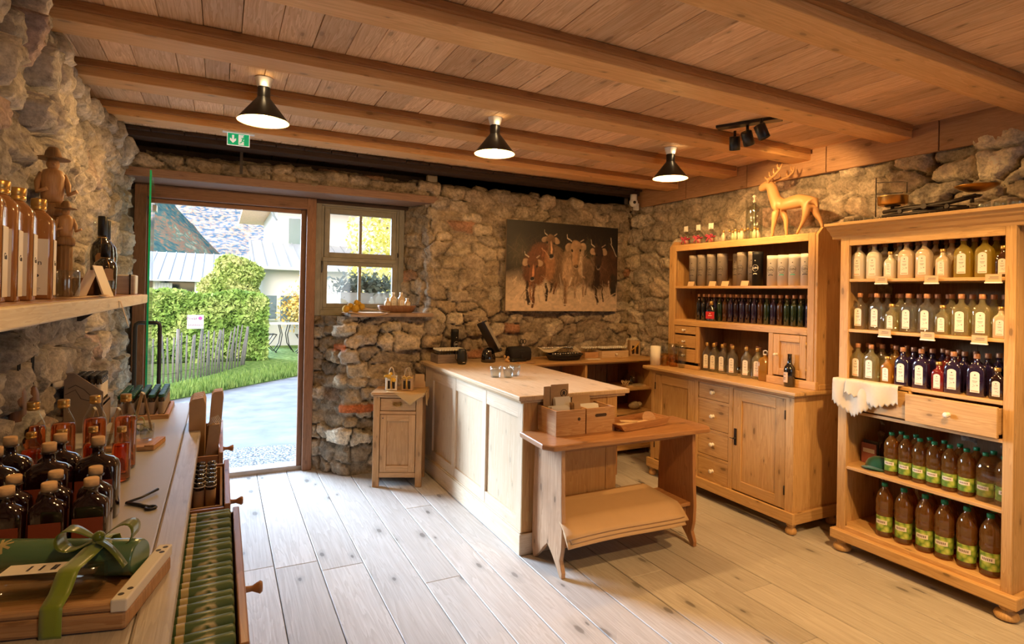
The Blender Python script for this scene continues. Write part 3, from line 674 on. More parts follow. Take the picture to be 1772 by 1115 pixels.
d = panel_door(3.362, 3.822, .155, .883, 3.352, 'door', M['pine'], t, stile=.075, axis='x')
for z in (.25,.75):
    mb = MB(); mb.lathe([(.005,0),(.005,.06)], seg=8, c=(3.35,3.822,z)); mb.build('hinge', M['iron'], parent=d)
for x, y in ((3.375,2.51),(3.375,3.86),(3.79,2.51),(3.79,3.86)):
    mb = MB(); mb.lathe([(.022,0),(.033,.008),(.036,.025),(.028,.042),(.018,.05),(.03,.06),(.03,.078)], c=(x,y,0), seg=16); mb.build('foot', M['pine2'], parent=t)

# ------------------------------------------------------------------ hutch on the sideboard
t = thing('hutch', 'open-shelved pine hutch standing on top of the sideboard', 'hutch', (3.68, 3.15, .945))
XH = 3.525
mb = MB()
for y0, y1 in ((2.455, 2.475), (3.845, 3.865)):
    mb = MB(); mb.prism([(XH, .98),(XH, 1.985),(XH+.05, 2.035),(3.83, 2.035),(3.83, .98)], 'y', y0, y1, grain='v'); mb.build('side_panel', M['pine2'], parent=t, bevel=.003)
mb = MB()
mb.box(XH-.004, XH+.018, 2.475, 2.525, .98, 1.99, grain='z'); mb.box(XH-.004, XH+.018, 3.79, 3.845, .98, 1.99, grain='z')
mb.box(XH-.002, XH+.02, 2.525, 3.79, 1.945, 1.995, grain='y'); mb.box(XH-.004, XH+.02, 2.525, 3.79, 1.305, 1.345, grain='y')
mb.box(XH, XH+.02, 2.79, 2.83, 1.0, 1.31, grain='z'); mb.box(XH, XH+.02, 3.505, 3.54, 1.0, 1.31, grain='z')
mb.build('face_frame', M['pine2'], parent=t, bevel=.003)
for nm, z in (('top_board', 1.978), ('shelf_board', 1.622), ('shelf_board', 1.335)):
    mb = MB(); mb.box(XH+.002, 3.825, 2.475, 3.845, z, z+.02, grain='y'); mb.build(nm, M['pine2'], parent=t, bevel=.003)
mb = MB(); y = 2.475
while y < 3.84: mb.box(3.815, 3.828, y+.001, min(y+.17, 3.845)-.001, .98, 1.98, grain='z'); y += .17
mb.build('back_panel', M['pine_shade'], parent=t)
mb = MB(); mb.box(XH-.012, XH+.02, 2.45, 2.835, .945, 1.0, grain='y'); mb.box(XH+.021, 3.83, 2.445, 2.477, .945, .985, grain='x'); mb.build('base_moulding', M['pine2'], parent=t, bevel=.005)
mb = MB(); mb.box(XH+.021, 3.83, 3.843, 3.875, .945, .985, grain='x'); mb.box(XH-.012, XH+.02, 3.5, 3.87, .945, .975, grain='y'); mb.build('base_moulding', M['pine2'], parent=t, bevel=.005)
for y in (2.81, 3.505): mb = MB(); mb.box(XH+.02, 3.82, y, y+.02, .95, 1.33, grain='z'); mb.build('partition', M['pine_shade'], parent=t)
d = panel_door(2.53, 2.787, 1.01, 1.30, XH-.002, 'door', M['pine2'], t, stile=.05, axis='x'); knob(d, (XH-.002, 2.757, 1.155), .011)
for z in (1.04, 1.22):
    mb = MB(); mb.lathe([(.004,0),(.004,.04)], seg=8, c=(XH-.004,2.527,z)); mb.build('hinge', M['brass'], parent=d)
for z0, z1 in ((1.235,1.30),(1.12,1.222),(1.0,1.108)):
    mb = MB(); mb.box(XH+.002, XH+.02, 3.545, 3.787, z0, z1, grain='y'); mb.box(XH+.02, 3.75, 3.55, 3.78, z0, z0+.008, grain='x'); d = mb.build('drawer', M['pine2'], parent=t, bevel=.003); knob(d, (XH, 3.665, (z0+z1)/2), .010)

# ------------------------------------------------------------------ tall shelf unit on the right
t = thing('tall_shelf_unit', 'tall pine bottle shelf with cornice, bun feet and one pulled-out drawer', 'shelf', (3.65, 1.8, 0))
X0, X1, Y0, Y1 = 3.44, 3.86, 1.36, 2.245
mb = MB()
mb.box(X0, X0+.022, Y0, Y0+.045, .13, 1.965, grain='z'); mb.box(X0, X0+.022, 2.19, Y1, .13, 1.965, grain='z')
mb.box(X0, X0+.02, Y0+.045, 2.19, 1.885, 1.965, grain='y'); mb.box(X0, X0+.02, Y0+.045, 2.19, 1.045, 1.065, grain='y'); mb.box(X0, X0+.02, Y0+.045, 2.19, .13, .16, grain='y'); mb.box(X0, X0+.02, 1.825, 1.84, .885, 1.045, grain='z')
mb.build('face_frame', M['pine'], parent=t, bevel=.003)
mb = MB(); mb.box(X0+.022, X1, Y0, Y0+.02, .13, 1.96, grain='z'); mb.build('side_panel', M['pine'], parent=t)
mb = MB(); mb.box(X0+.022, X1, Y1-.02, Y1, .13, 1.96, grain='z'); mb.build('side_panel', M['pine'], parent=t)
mb = MB(); y = Y0+.02
while y < Y1-.03: mb.box(X1-.015, X1-.002, y+.0015, min(y+.155, Y1-.02), .13, 1.95, grain='z'); y += .155
mb.build('back_panel', M['pine_shade'], parent=t)
for z in (1.68, 1.372, 1.063, .53, .162, .876):
    mb = MB(); mb.box(X0+.004, X1-.016, Y0+.02, Y1-.02, z-.018, z, grain='y'); mb.build('shelf_board', M['pine'], parent=t, bevel=.003)
mb = MB(); n = 8; prof = [(3.44,1.93),(3.435,1.945),(3.42,1.955),(3.405,1.975),(3.385,1.985),(3.375,2.0),(3.355,2.005),(3.35,2.022),(3.86,2.022),(3.86,1.93)]
mb.prism(prof, 'y', 1.29, 2.30, grain='w'); mb.build('cornice', M['pine'], parent=t, bevel=.002)
mb = MB(); mb.box(3.405, X0+.01, 1.325, 2.265, .075, .135, grain='y'); mb.box(X0+.011, X1, 1.325, 1.36, .0755, .1345, grain='x'); mb.box(X0+.011, X1, 2.245, 2.265, .0755, .1345, grain='x'); mb.box(X0+.011, 3.86, 1.361, 2.24, .1, .142, grain='y'); mb.build('plinth', M['pine'], parent=t, bevel=.006)
def pulled_drawer(y0, y1, xf, z0, z1, kn):
    mb = MB(); mb.box(xf, xf+.02, y0, y1, z0, z1, grain='y'); mb.box(xf+.02, xf+.36, y0+.012, y0+.024, z0+.01, z1-.012, grain='x'); mb.box(xf+.02, xf+.36, y1-.024, y1-.012, z0+.01, z1-.012, grain='x'); mb.box(xf+.02, xf+.36, y0+.02, y1-.02, z0+.01, z0+.018, grain='x')
    d = mb.build('drawer', M['pine'], parent=t, bevel=.004)
    if kn: knob(d, (xf, (y0+y1)/2, (z0+z1)/2), .015)
pulled_drawer(1.40, 1.822, 3.375, .888, 1.04, True); pulled_drawer(1.842, 2.19, 3.425, .888, 1.04, False)
for x, y in ((3.46,1.385),(3.46,2.215),(3.80,1.385),(3.80,2.215)):
    mb = MB(); mb.lathe([(.025,0),(.045,.008),(.052,.022),(.045,.038),(.022,.046),(.03,.055),(.03,.075)], c=(x,y,0), seg=20); mb.build('foot', M['pine'], parent=t)

# ------------------------------------------------------------------ wall shelf on the left
t = thing('wall_shelf', 'thick pale wall shelf carrying dark bottles on the left stone wall', 'shelf', (-.5, 2.4, 1.49))
mb = MB(); mb.box(-.74, -.352, .4, 3.53, 1.468, 1.505, grain='y'); mb.box(-.365, -.345, .4, 3.535, 1.463, 1.507, grain='y'); mb.build('board', M['shelf'], parent=t, bevel=.004)
mb = MB(); mb.box(-.74, -.367, .4, 3.53, 1.505, 1.5085, grain='y'); mb.build('waxed_surface', M['shelftop'], parent=t)
for y in (.8, 3.3): mb = MB(); mb.prism([(-.60,1.468),(-.48,1.468),(-.48,1.46),(-.585,1.38),(-.60,1.38)], 'y', y, y+.02); mb.build('bracket', M['iron'], parent=t)

# ------------------------------------------------------------------ display desk on the left with pulled-out drawers
t = thing('display_desk', 'weathered long display desk with open drawers under the left wall shelf', 'desk', (-.35, 2.0, 0))
M['runner'] = plain('grey_paper_runner', (.45,.43,.41), .42, spec=.6, noise=.05, nscale=8)
mb = MB(); mb.box(-.64, -.135, .3, 3.62, .885, .912, grain='y'); mb.box(-.135, -.07, .3, 3.62, .885, .915, grain='y'); mb.build('desktop', M['desk'], parent=t, bevel=.006)
mb = MB()
for y in (.3, 1.16, 1.99, 2.62, 3.54): mb.box(-.66, -.095, y, y+.03, .55, .885, grain='x')
for y in (.32, 3.55):
    for x in (-.66, -.14): mb.box(x, x+.06, y-.03, y+.03, 0, .885, grain='z')
mb.box(-.66, -.10, .3, 3.57, .55, .565, grain='y'); mb.box(-.66, -.65, .3, 3.57, .565, .885, grain='y')
mb.build('carcass', M['old'], parent=t, bevel=.003)
def ddrawer(y0, y1, xf, zb, zt, kz, tall=False):
    mb = MB(); mb.box(xf-.018, xf, y0, y1, zb, zt, grain='y'); mb.box(-.55, xf-.018, y0+.005, y0+.017, zb, zt-.012, grain='x'); mb.box(-.55, xf-.018, y1-.017, y1-.005, zb, zt-.012, grain='x'); mb.box(-.55, xf-.018, y0+.01, y1-.01, zb, zb+.01, grain='x')
    d = mb.build('drawer', M['old'], parent=t, bevel=.003)
    mb = MB(); mb.lathe([(.012,0),(.008,.008),(.007,.022),(.013,.034),(.016,.040),(.012,.046)], seg=14, axis='x', c=(xf, (y0+y1)/2, kz)); mb.build('knob', M['old'], parent=d)
    return d
ddrawer(1.20, 1.965, .062, .72, .872, .79); ddrawer(2.05, 2.58, .040, .66, .855, .77); ddrawer(2.68, 3.35, .02, .62, .86, .79)
mb = MB(); mb.box(-.62, -.140, 1.55, 3.60, .9122, .9135); mb.build('paper_runner', M['runner'], parent=t)

# ------------------------------------------------------------------ lamps
M['lampblack'] = plain('black_enamel', (.012,.012,.014), .35, spec=.5)
M['lampin'] = plain('cream_enamel_inside', (.24,.21,.16), .4)
M['bulb'] = plain('warm_bulb', (1,.85,.6), .4, emit=((1,.78,.45), 14))
def cone_lamp(x, y, lab):
    t = thing('ceiling_lamp', lab, 'lamp', (x, y, 2.645), group='black cone ceiling lamps')
    mb = MB(); mb.lathe([(.046,0),(.044,-.004),(.034,-.04),(.030,-.048)], seg=24, cap=True); mb.build('socket_mount', M['white'], parent=t, local=True)
    mb = MB(); mb.lathe([(.0285,-.044),(.031,-.05),(.031,-.10),(.036,-.108),(.042,-.115),(.125,-.222),(.127,-.226)], seg=40, cap=False); mb.build('lamp_shade', M['lampblack'], parent=t, local=True)
    mb = MB(); mb.lathe([(.030,-.10),(.034,-.110),(.040,-.116),(.122,-.221),(.1265,-.226)], seg=40, cap=False); mb.build('shade_lining', M['lampin'], parent=t, local=True)
    mb = MB(); mb.ball((0,0,-.165), .028, sc=(1,1,1.25)); mb.build('bulb', M['bulb'], parent=t, local=True)
    o = light('lamp_glow', 'POINT', (x, y, 2.645-.222), 27, WARM, shadow_soft_size=.035)
    for k in range(6):   # light leaking from the vent holes at the neck
        pass
    light('lamp_neck_glow', 'POINT', (x-.0, y-.05, 2.645-.05), .09, (1,.7,.35), shadow_soft_size=.01)
cone_lamp(.176, 3.24, 'black cone ceiling lamp nearest the door')
cone_lamp(1.503, 3.23, 'black cone ceiling lamp above the counter, middle of three')
cone_lamp(2.928, 3.22, 'black cone ceiling lamp nearest the hutch and deer')
t = thing('spotlight_bar', 'black ceiling spotlight bar with three swivelling cylinder heads', 'lamp', (2.91, 2.47, 2.57))
# bar fixed under the beam line
mb = MB(); a = Vector((2.80,2.60)); b = Vector((2.94,2.33))
mb.M = Matrix.Translation((2.90, 2.50, 2.628)) @ Matrix.Rotation(R(-62), 4, 'Z'); mb.box(-.19, .19, -.035, .035, 0, .018)
mb.build('mounting_plate', M['lampblack'], parent=t, bevel=.003)
heads = [((2.94,2.64),(3.55,3.15,1.6)), ((2.915,2.52),(3.85,2.75,2.15)), ((2.87,2.38),(3.6,1.8,1.7))]
for (hx, hy), tg in heads:
    p = Vector((hx, hy, 2.560)); q = (Vector(tg)-p).normalized()
    tilt = Vector((q.x, q.y, q.z-1.1)).normalized()
    mb = MB(); mb.M = Matrix.Translation(p) @ Vector((0,0,1)).rotation_difference(tilt).to_matrix().to_4x4()
    mb.lathe([(.030,-.035),(.034,-.03),(.034,.052),(.031,.054),(.030,.045),(.0,.045)], seg=24); mb.build('spot_head', M['lampblack'], parent=t)
    mb = MB(); mb.tube([(hx,hy,2.63),(hx,hy,2.585)], .009, 8); mb.build('swivel', M['lampblack'], parent=t)
    light('spot_beam', 'SPOT', p+tilt*.075, 33, WARM, target=tg, spot_size=R(74), spot_blend=.5, shadow_soft_size=.022)

# ------------------------------------------------------------------ exit sign, cable duct, surveillance camera
M['exitgreen'] = plain('exit_sign_green', (.0,.33,.13), .4, emit=((.0,.45,.18), .35))
M['exitwhite'] = plain('exit_sign_white', (.9,.95,.92), .4, emit=((1,1,1), .25))
t = thing('exit_sign', 'small green emergency exit sign with arrow and running figure', 'sign', (.079, 4.14, 2.57))
mb = MB(); mb.box(-.015, .175, 4.12, 4.165, 2.560, 2.570); mb.build('housing', M['white'], parent=t, bevel=.002)
mb = MB(); mb.box(.012, .146, 4.135, 4.139, 2.478, 2.560); mb.build('backing', M['exitwhite'], parent=t)
mb = MB(); mb.box(.0165, .079, 4.1335, 4.135, 2.4825, 2.556); mb.box(.079, .1415, 4.1335, 4.135, 2.4825, 2.486); mb.box(.079, .1415, 4.1335, 4.135, 2.552, 2.556); mb.box(.138, .1415, 4.1335, 4.135, 2.486, 2.552)
# green doorway with a white running figure drawn on it
mb.box(.112, .138, 4.1335, 4.135, 2.486, 2.552)
mb.build('green_field', M['exitgreen'], parent=t)
mb = MB(); c = .047; mb.prism([(c-.006,2.546),(c+.006,2.546),(c+.006,2.518),(c+.018,2.526),(c+.018,2.512),(c,2.494),(c-.018,2.512),(c-.018,2.526),(c-.006,2.518)], 'y', 4.132, 4.1335); mb.build('arrow', M['exitwhite'], parent=t)
mb = MB(); c = .106
def seg2(a, b, w=.0028): 
    a, b = Vector(a), Vector(b); n = (b-a).orthogonal().normalized()*w; mb.prism([tuple(a+n), tuple(b+n), tuple(b-n), tuple(a-n)], 'y', 4.1315, 4.1335)
mb.lathe([(.0055,0),(.0055,.002),(0,.002)], seg=12, axis='y', c=(c+.006, 4.1315, 2.541))
seg2((c+.003,2.534),(c-.004,2.515),.0042); seg2((c-.004,2.515),(c+.010,2.506)); seg2((c+.010,2.506),(c+.006,2.492)); seg2((c-.004,2.515),(c-.008,2.502)); seg2((c-.008,2.502),(c-.020,2.498)); seg2((c+.003,2.531),(c-.012,2.529),.0022); seg2((c+.003,2.531),(c+.014,2.522),.0022)
mb.build('running_figure', M['exitgreen'], parent=t)
mb = MB(); mb.box(.105, .125, 4.80, 4.815, 2.42, 2.60); tag(mb.build('cable_duct', plain('dark_duct', (.06,.045,.035), .6), org=(.115,4.81,2.42)), 'short brown vertical cable duct on stones behind exit sign', 'duct')
t = thing('surveillance_camera', 'small white dome surveillance camera on right corner of back wall', 'camera', (3.72, 4.62, 2.52))
mb = MB(); mb.ball((3.72,4.62,2.50), .045); mb.build('dome', M['white'], parent=t)
mb = MB(); mb.lathe([(.035,0),(.035,.07)], seg=16, c=(3.72,4.62,2.51)); mb.box(3.75, 3.80, 4.63, 4.66, 2.43, 2.50); mb.build('mount', M['white'], parent=t)
mb = MB(); mb.ball((3.705,4.585,2.497), .016); mb.build('lens', M['black'], parent=t)
# ------------------------------------------------------------------ bottle factory
M['clear'] = thin_glass('clear_spirit_bottle', (.90,.90,.84), cloud=.05); M['paleyel'] = thin_glass('pale_yellow_spirit_bottle', (.86,.80,.50), cloud=.18); M['yellow'] = thin_glass('yellow_spirit_bottle', (.84,.68,.12), cloud=.34)
M['amber'] = thin_glass('amber_spirit_bottle', (.82,.46,.08), cloud=.4); M['cream'] = plain('cream_liqueur', (.56,.43,.27), .18, coat=.6, spec=.5); M['creamw'] = plain('white_cream_liqueur', (.62,.56,.44), .18, coat=.6)
M['darkred'] = plain('dark_berry_liqueur', (.014,.003,.004), .08, spec=.7, coat=.8); M['violet'] = plain('violet_black_liqueur', (.018,.010,.035), .08, spec=.7, coat=.8); M['ruby'] = plain('ruby_liqueur', (.16,.012,.012), .08, spec=.7, coat=.8)
M['brownl'] = plain('brown_liqueur', (.05,.018,.006), .08, spec=.7, coat=.8); M['greenl'] = plain('dark_green_liqueur', (.015,.028,.010), .08, spec=.7, coat=.8); M['blackgl'] = plain('black_glass', (.006,.005,.005), .06, spec=.8, coat=1)
M['orange'] = liquid('orange_red_liqueur', (.80,.17,.05)); M['gold'] = plain('gold_cap', (.62,.38,.12), .3, metal=.8); M['corkcap'] = plain('light_wood_cap', (.62,.38,.19), .55, noise=.1, nscale=80)
M['capbrown'] = plain('copper_cap', (.50,.24,.12), .4, metal=.3); M['bottleglass'] = thin_glass('thin_bottle_glass', (.93,.95,.93))
M['label'] = plain('label_paper', (.80,.74,.64), .6); M['labelink'] = plain('label_print', (.16,.12,.10), .6); M['labelred'] = plain('label_tint', (.70,.36,.22), .6)
M['tumbler'] = thin_glass('tumbler_glass', (.88,.90,.89))
def arch(w, z0, z1, n=10, flat=.35):
    """arched label outline"""
    r = w; h = w*flat*2
    return [(-w, z0), (w, z0), (w, z1-h)]+[(w*math.cos(a), z1-h+h*math.sin(a)) for a in [PI*k/n for k in range(1, n)]]+[(-w, z1-h)]
def label_mesh(t, y, w, z0, z1, style=0):
    mb = MB(); mb.prism(arch(w, z0, z1), 'y', y-.0006, y, m=0)
    H = z1-z0; rs = random.Random(int(style*7+z1*1000))
    mb.lathe([(w*.17,0),(w*.17,.0004),(0,.0004)], seg=10, axis='y', c=(0, y-.0010, z1-H*.17), m=1)
    for k, (zz, ww, hh) in enumerate(((.70,.45,.012),(.665,.38,.010),(.53,.55,.022),(.475,.40,.016))): mb.box(-w*ww, w*ww, y-.0009, y-.0006, z0+H*zz, z0+H*(zz+hh), m=1)
    for k in range(7):   # little drawing of the fruit or plant
        a = rs.uniform(-.5,.5)*w; zz = z0+H*rs.uniform(.26,.38); mb.box(a, a+w*rs.uniform(.15,.35), y-.0009, y-.0006, zz, zz+H*.014, m=1)
    mb.box(-w*.8, w*.8, y-.0009, y-.0006, z0+H*.04, z0+H*.09, m=2)
    return mb.build('label', [M['label'], M['labelink'], M['labelred']], parent=t, local=True)
def flask(mat, cap='capbrown', h=.222, w=.039, d=.0225, lab=True, name='bottle'):
    t = thing(name, 'bottle', 'bottle'); k = h/.222
    mb = MB(); mb.loft([(0,w*.93,d*.9,5),(.004*k,w,d,6),(.132*k,w,d,6),(.146*k,w*.93,d*.97,4),(.157*k,w*.78,d*.9,3),(.166*k,w*.52,d*.72,2.4),(.173*k,.0145,.0145,2),(.182*k,.0118,.0118,2),(.200*k,.0118,.0118,2)], n=28)
    mb.build('glass_body', M[mat], parent=t, local=True)
    mb = MB(); mb.lathe([(.0142,.196*k),(.0148,.199*k),(.0148,.219*k),(.013,h)], seg=16); mb.build('cap', M[cap], parent=t, local=True)
    if lab: label_mesh(t, -d, w*.52, .022*k, .130*k, h*10)
    return Proto(t)
VAR = {}
def get(kind, mat, cap='capbrown', lab=True):
    key = (kind, mat, cap, lab)
    if key not in VAR: VAR[key] = flask(mat, cap, .222 if kind == 'L' else .160, .039 if kind == 'L' else .031, .0225 if kind == 'L' else .021, lab)
    return VAR[key]
# tall shelf: three rows, nine in front and two ranks behind
ROWY = [(1.680, [2.164,2.073,1.98,1.891,1.798,1.708,1.611,1.515,1.435], ['creamw','creamw','creamw','cream','cream','cream','yellow','yellow','brownl'], 'top',
         ['cream coloured']*6+['yellow','yellow','dark']),
        (1.372, [2.155,2.055,1.969,1.877,1.784,1.704,1.617,1.522,1.441], ['clear','clear','paleyel','clear','clear','paleyel','paleyel','paleyel','cream'], 'second',
         ['clear','clear','pale yellow','clear','clear','pale yellow','pale yellow','pale yellow','cream coloured']),
        (1.063, [2.164,2.08,1.99,1.903,1.806,1.717,1.648,1.543,1.454], ['paleyel','paleyel','amber','violet','violet','ruby','violet','violet','darkred'], 'third',
         ['pale yellow','pale yellow','golden','dark violet','dark violet','ruby red','dark violet','dark violet','dark red'])]
rs = random.Random(3)
for z, ys, mats, rn, cn in ROWY:
    for i, (y, mt) in enumerate(zip(ys, mats)):
        small = i % 3 == 2
        sz = 'short' if small else 'tall'
        get('S' if small else 'L', mt, 'gold' if small else 'capbrown').put((3.50+rs.uniform(-.004,.004), y, z), -PI/2+R(rs.uniform(-5,5)),
            '%s %s flask bottle, %s from the left on the %s shelf of tall unit' % (sz, cn[i], ORD[i], rn), 'labelled bottles in the front row of the tall shelf')
        if i >= 7 and small: continue
        for q in (1, 2):
            bm = 'clear' if mt in ('clear','paleyel') and q == 2 else mt
            get('L', bm, 'capbrown', False).put((3.50+.088*q, min(y-.012*q+(.0 if not small else .01), 2.17), z), -PI/2,
                'half hidden bottle standing behind the front row on the %s shelf of tall unit' % rn, 'bottles hidden behind the front row, %s shelf' % rn)
# price cards clipped to the shelf edges
M['pricecard'] = plain('price_card', (.60,.42,.25), .6)
for (y, z, lab) in ((1.99,1.664,'left, top'),(1.726,1.664,'middle, top'),(1.447,1.666,'right, top'),(1.966,1.356,'left, second'),(1.741,1.356,'middle, second'),(1.502,1.356,'right, second')):
    t = thing('price_card_holder', 'brown price card clipped to the %s shelf edge of tall unit' % lab, 'price card', (3.43, y, z-.02), group='price cards on the tall shelf edges')
    mb = MB(); mb.box(3.428,3.431,y-.034,y+.034,z-.012,z+.028); mb.build('card', M['pricecard'], parent=t)
    mb = MB(); mb.box(3.424,3.434,y-.036,y+.036,z-.018,z-.011); mb.build('clip', M['white'], parent=t)
    mb = MB(); mb.box(3.4272,3.428,y-.022,y+.015,z+.012,z+.015); mb.box(3.4272,3.428,y-.022,y+.02,z+.004,z+.006); mb.build('print', M['labelink'], parent=t)

# juice bottles ---------------------------------------------------
M['juice'] = liquid('amber_juice', (.72,.36,.06)); M['pet'] = thin_glass('thin_plastic_bottle', (.90,.80,.66)); M['capgreen'] = plain('green_screw_cap', (.01,.16,.06), .4)
M['juicelabel'], _nt, _b = newmat('green_apple_label')
_tc = N(_nt,'ShaderNodeTexCoord'); _v = N(_nt,'ShaderNodeTexVoronoi'); _v.inputs['Scale'].default_value = 38; _nt.links.new(_tc.outputs['Object'], _v.inputs[0])
_nt.links.new(ramp(_nt, _v.outputs['Distance'], [(0,(.66,.70,.20)), (.45,(.36,.48,.07)), (.8,(.10,.22,.03))]), _b.inputs['Base Color']); _b.inputs['Roughness'].default_value = .4
def juice(h):
    t = thing('juice_bottle', 'b', 'bottle'); k = h/.31; r = .0455*(k if k > .9 else .86)
    prof = [(.7,0),(.93,.006),(.95,.02),(.90,.03),(.90,.125),(.98,.135),(1.0,.150),(.96,.165),(.94,.172),(1.0,.19),(.98,.215),(.85,.24),(.62,.262),(.40,.276),(.30,.284),(.30,.296)]
    mb = MB(); mb.lathe([(r*a, z*k) for a, z in prof], seg=24); mb.build('body', M['juice'] if False else M['petj'], parent=t, local=True)
    mb = MB(); mb.lathe([(r*.34,.290*k),(r*.36,.292*k),(r*.36,.308*k),(r*.32,.311*k)], seg=18); mb.build('cap', M['capgreen'], parent=t, local=True)
    mb = MB(); mb.lathe([(r*.915,.032*k),(r*.915,.122*k)], seg=24, cap=False); lb = mb.build('label', M['juicelabel'], parent=t, local=True)
    mb = MB(); 
    def wr(a, b, z0=.075, z1=.10): 
        an = -PI/2+(a-.5)*1.5; return (r*.93*math.cos(an), r*.93*math.sin(an), k*(z0+(z1-z0)*b))
    mb.grid(wr, 8, 1); mb.build('name_band', M['label'], parent=lb, local=True)
    mb = MB()
    for q in range(6): mb.grid(lambda a, b, q=q: wr(.16+q*.12+.07*a, b, .082, .094)[:2]+(wr(0,b,.082,.094)[2],), 1, 1)
    for f in range(len(mb.v)): mb.v[f] = (mb.v[f][0]*1.01, mb.v[f][1]*1.01, mb.v[f][2])
    mb.build('print', M['labelink'], parent=lb, local=True)
    return Proto(t)
M['petj'] = thin_glass('amber_juice_bottle', (.66,.34,.08), cloud=.22)
JB = juice(.31); JM = juice(.245)
for i, y in enumerate((2.002,1.896,1.785,1.689,1.584,1.481)):
    JB.put((3.52, y, .163), -PI/2+.1, 'large apple juice bottle with green cap, %s from left on the bottom shelf' % ORD[i], 'large juice bottles on the bottom shelf')
    if i in (1,2,3,4,5): JB.put((3.63, y+.03, .163), -PI/2-.2, 'large apple juice bottle half hidden in the second row of bottom shelf', 'juice bottles behind, bottom shelf')
for i, y in enumerate((1.973,1.894,1.821,1.748,1.672,1.595)):
    JM.put((3.53, y, .531), -PI/2+.1, 'smaller apple juice bottle with green cap, %s from left on the shelf above' % ORD[i], 'smaller juice bottles on the shelf above')
    JM.put((3.61, y-.01, .531), -PI/2-.2, 'smaller apple juice bottle half hidden in the second row', 'juice bottles behind, upper shelf')
M['wrapfilm'] = thin_glass('shrink_wrap', (.85,.85,.85))
for i, (x, y) in enumerate(((3.53,1.51),(3.53,1.43),(3.61,1.51),(3.61,1.43))):
    JM.put((x, y, .531), -PI/2+.5*i, 'small juice bottle wrapped in clear film at right end of the shelf', 'film wrapped juice bottles')
mb = MB(); mb.loft([(0,.08,.08,5),(.17,.082,.082,5),(.235,.06,.06,3)], n=28); 
tag(mb.build('shrink_wrap', M['wrapfilm'], org=(3.57,1.47,.531), local=True), 'crumpled clear plastic film around the juice bottles at shelf right end', 'wrap')
# cap hat and magazines beside them
M['capfelt'] = plain('dark_green_felt', (.005,.09,.05), .8, sheen=.4)
t = thing('peaked_hat', 'dark green peaked hat lying left of the smaller juice bottles', 'hat', (3.60, 2.09, .531))
mb = MB(); mb.lathe([(.075,0),(.074,.02),(.062,.045),(.035,.062),(0,.066)], seg=24, c=(3.60,2.08,.531)); mb.build('crown', M['capfelt'], parent=t)
mb = MB(); mb.grid(lambda a, b: (3.545-.075*b*math.sin(PI*(.1+.8*a)), 2.145-.13*a, .534+.012*math.sin(PI*a)), 12, 5); mb.build('visor', M['capfelt'], parent=t, solid=.004)
for i, (w, c) in enumerate(((.105,(.30,.10,.08)),(.12,(.10,.09,.08)))):
    mb = MB(); mb.box(3.62+.02*i, 3.63+.02*i, 2.115, 2.205, .532, .532+w+.02, m=0); mb.box(3.6195+.02*i, 3.62+.02*i, 2.125, 2.195, .60, .625, m=1)
    tag(mb.build('booklet', [plain('booklet_cover_%s' % ('red','dark')[i], c, .4), M['label']], org=(3.63,2.16,.532)), '%s booklet leaning at the left end of the juice shelf' % ('dark red','black')[i], 'booklet')
# zigzag-edged cloth over the left drawer
M['linen'] = plain('cream_linen', (.62,.54,.41), .9, noise=.06, nscale=50, bump=.2)
for k, (yc, w, dp, lab) in enumerate(((2.13,.13,.20,'longer lower'), (2.02,.15,.12,'shorter upper'))):
    mb = MB(); n = 88
    def cl(a, b, yc=yc, w=w, dp=dp, k=k):
        zig = .016*(abs(((a*11) % 1)-.5)*2); y = yc+w-2*w*a; edge = dp*(1-.75*abs(a-.5-.1*k)*1.1)+zig
        s = b*(edge+.07); over = .06
        if s < over: return (3.41+over-s-.012*k, y, 1.066+.004*k+.006*math.sin(a*9)*b)
        zz = 1.066-(s-over); return (3.405-.012*k-.012*math.sin(a*11+k)*min(1,(s-over)*12)-.02*(s-over), y, zz+.003*k)
    mb.grid(cl, n, 14); tag(mb.build('doily', M['linen'], org=(3.42,yc,1.0), solid=.0015), '%s cream zigzag-edged cloth hanging over the tall unit left drawer' % lab, 'cloth', 'cream cloths over the drawer')

# ------------------------------------------------------------------ hutch contents
M['tubegrey'] = plain('grey_cardboard_tube', (.36,.30,.25), .7, noise=.05, nscale=60); M['tubewhite'] = plain('white_cardboard_tube', (.74,.68,.58), .6); M['tubeblack'] = plain('black_tube', (.012,.012,.012), .5)
M['greenink'] = plain('green_print', (.03,.30,.20), .6)
def text_mesh(txt, size, mat, parent, loc, rot, name='print', bend=None, ext=.0003):
    c = bpy.data.curves.new(name, 'FONT'); c.body = txt; c.size = size; c.align_x = 'CENTER'; c.align_y = 'CENTER'; c.extrude = ext; c.resolution_u = 2
    o0 = bpy.data.objects.new('tmp_text', c); COL.objects.link(o0)
    me = bpy.data.meshes.new_from_object(o0.evaluated_get(bpy.context.evaluated_depsgraph_get())); bpy.data.objects.remove(o0)
    if bend:
        for v in me.vertices: a = v.co.x/bend; v.co.x, v.co.z = bend*math.sin(a), v.co.z-bend*(1-math.cos(a))
    me.materials.append(mat) if not me.materials else me.materials.__setitem__(0, mat)
    o = bpy.data.objects.new(name, me); COL.objects.link(o); o.parent = parent; o.location = Vector(loc); o.rotation_euler = rot; return o
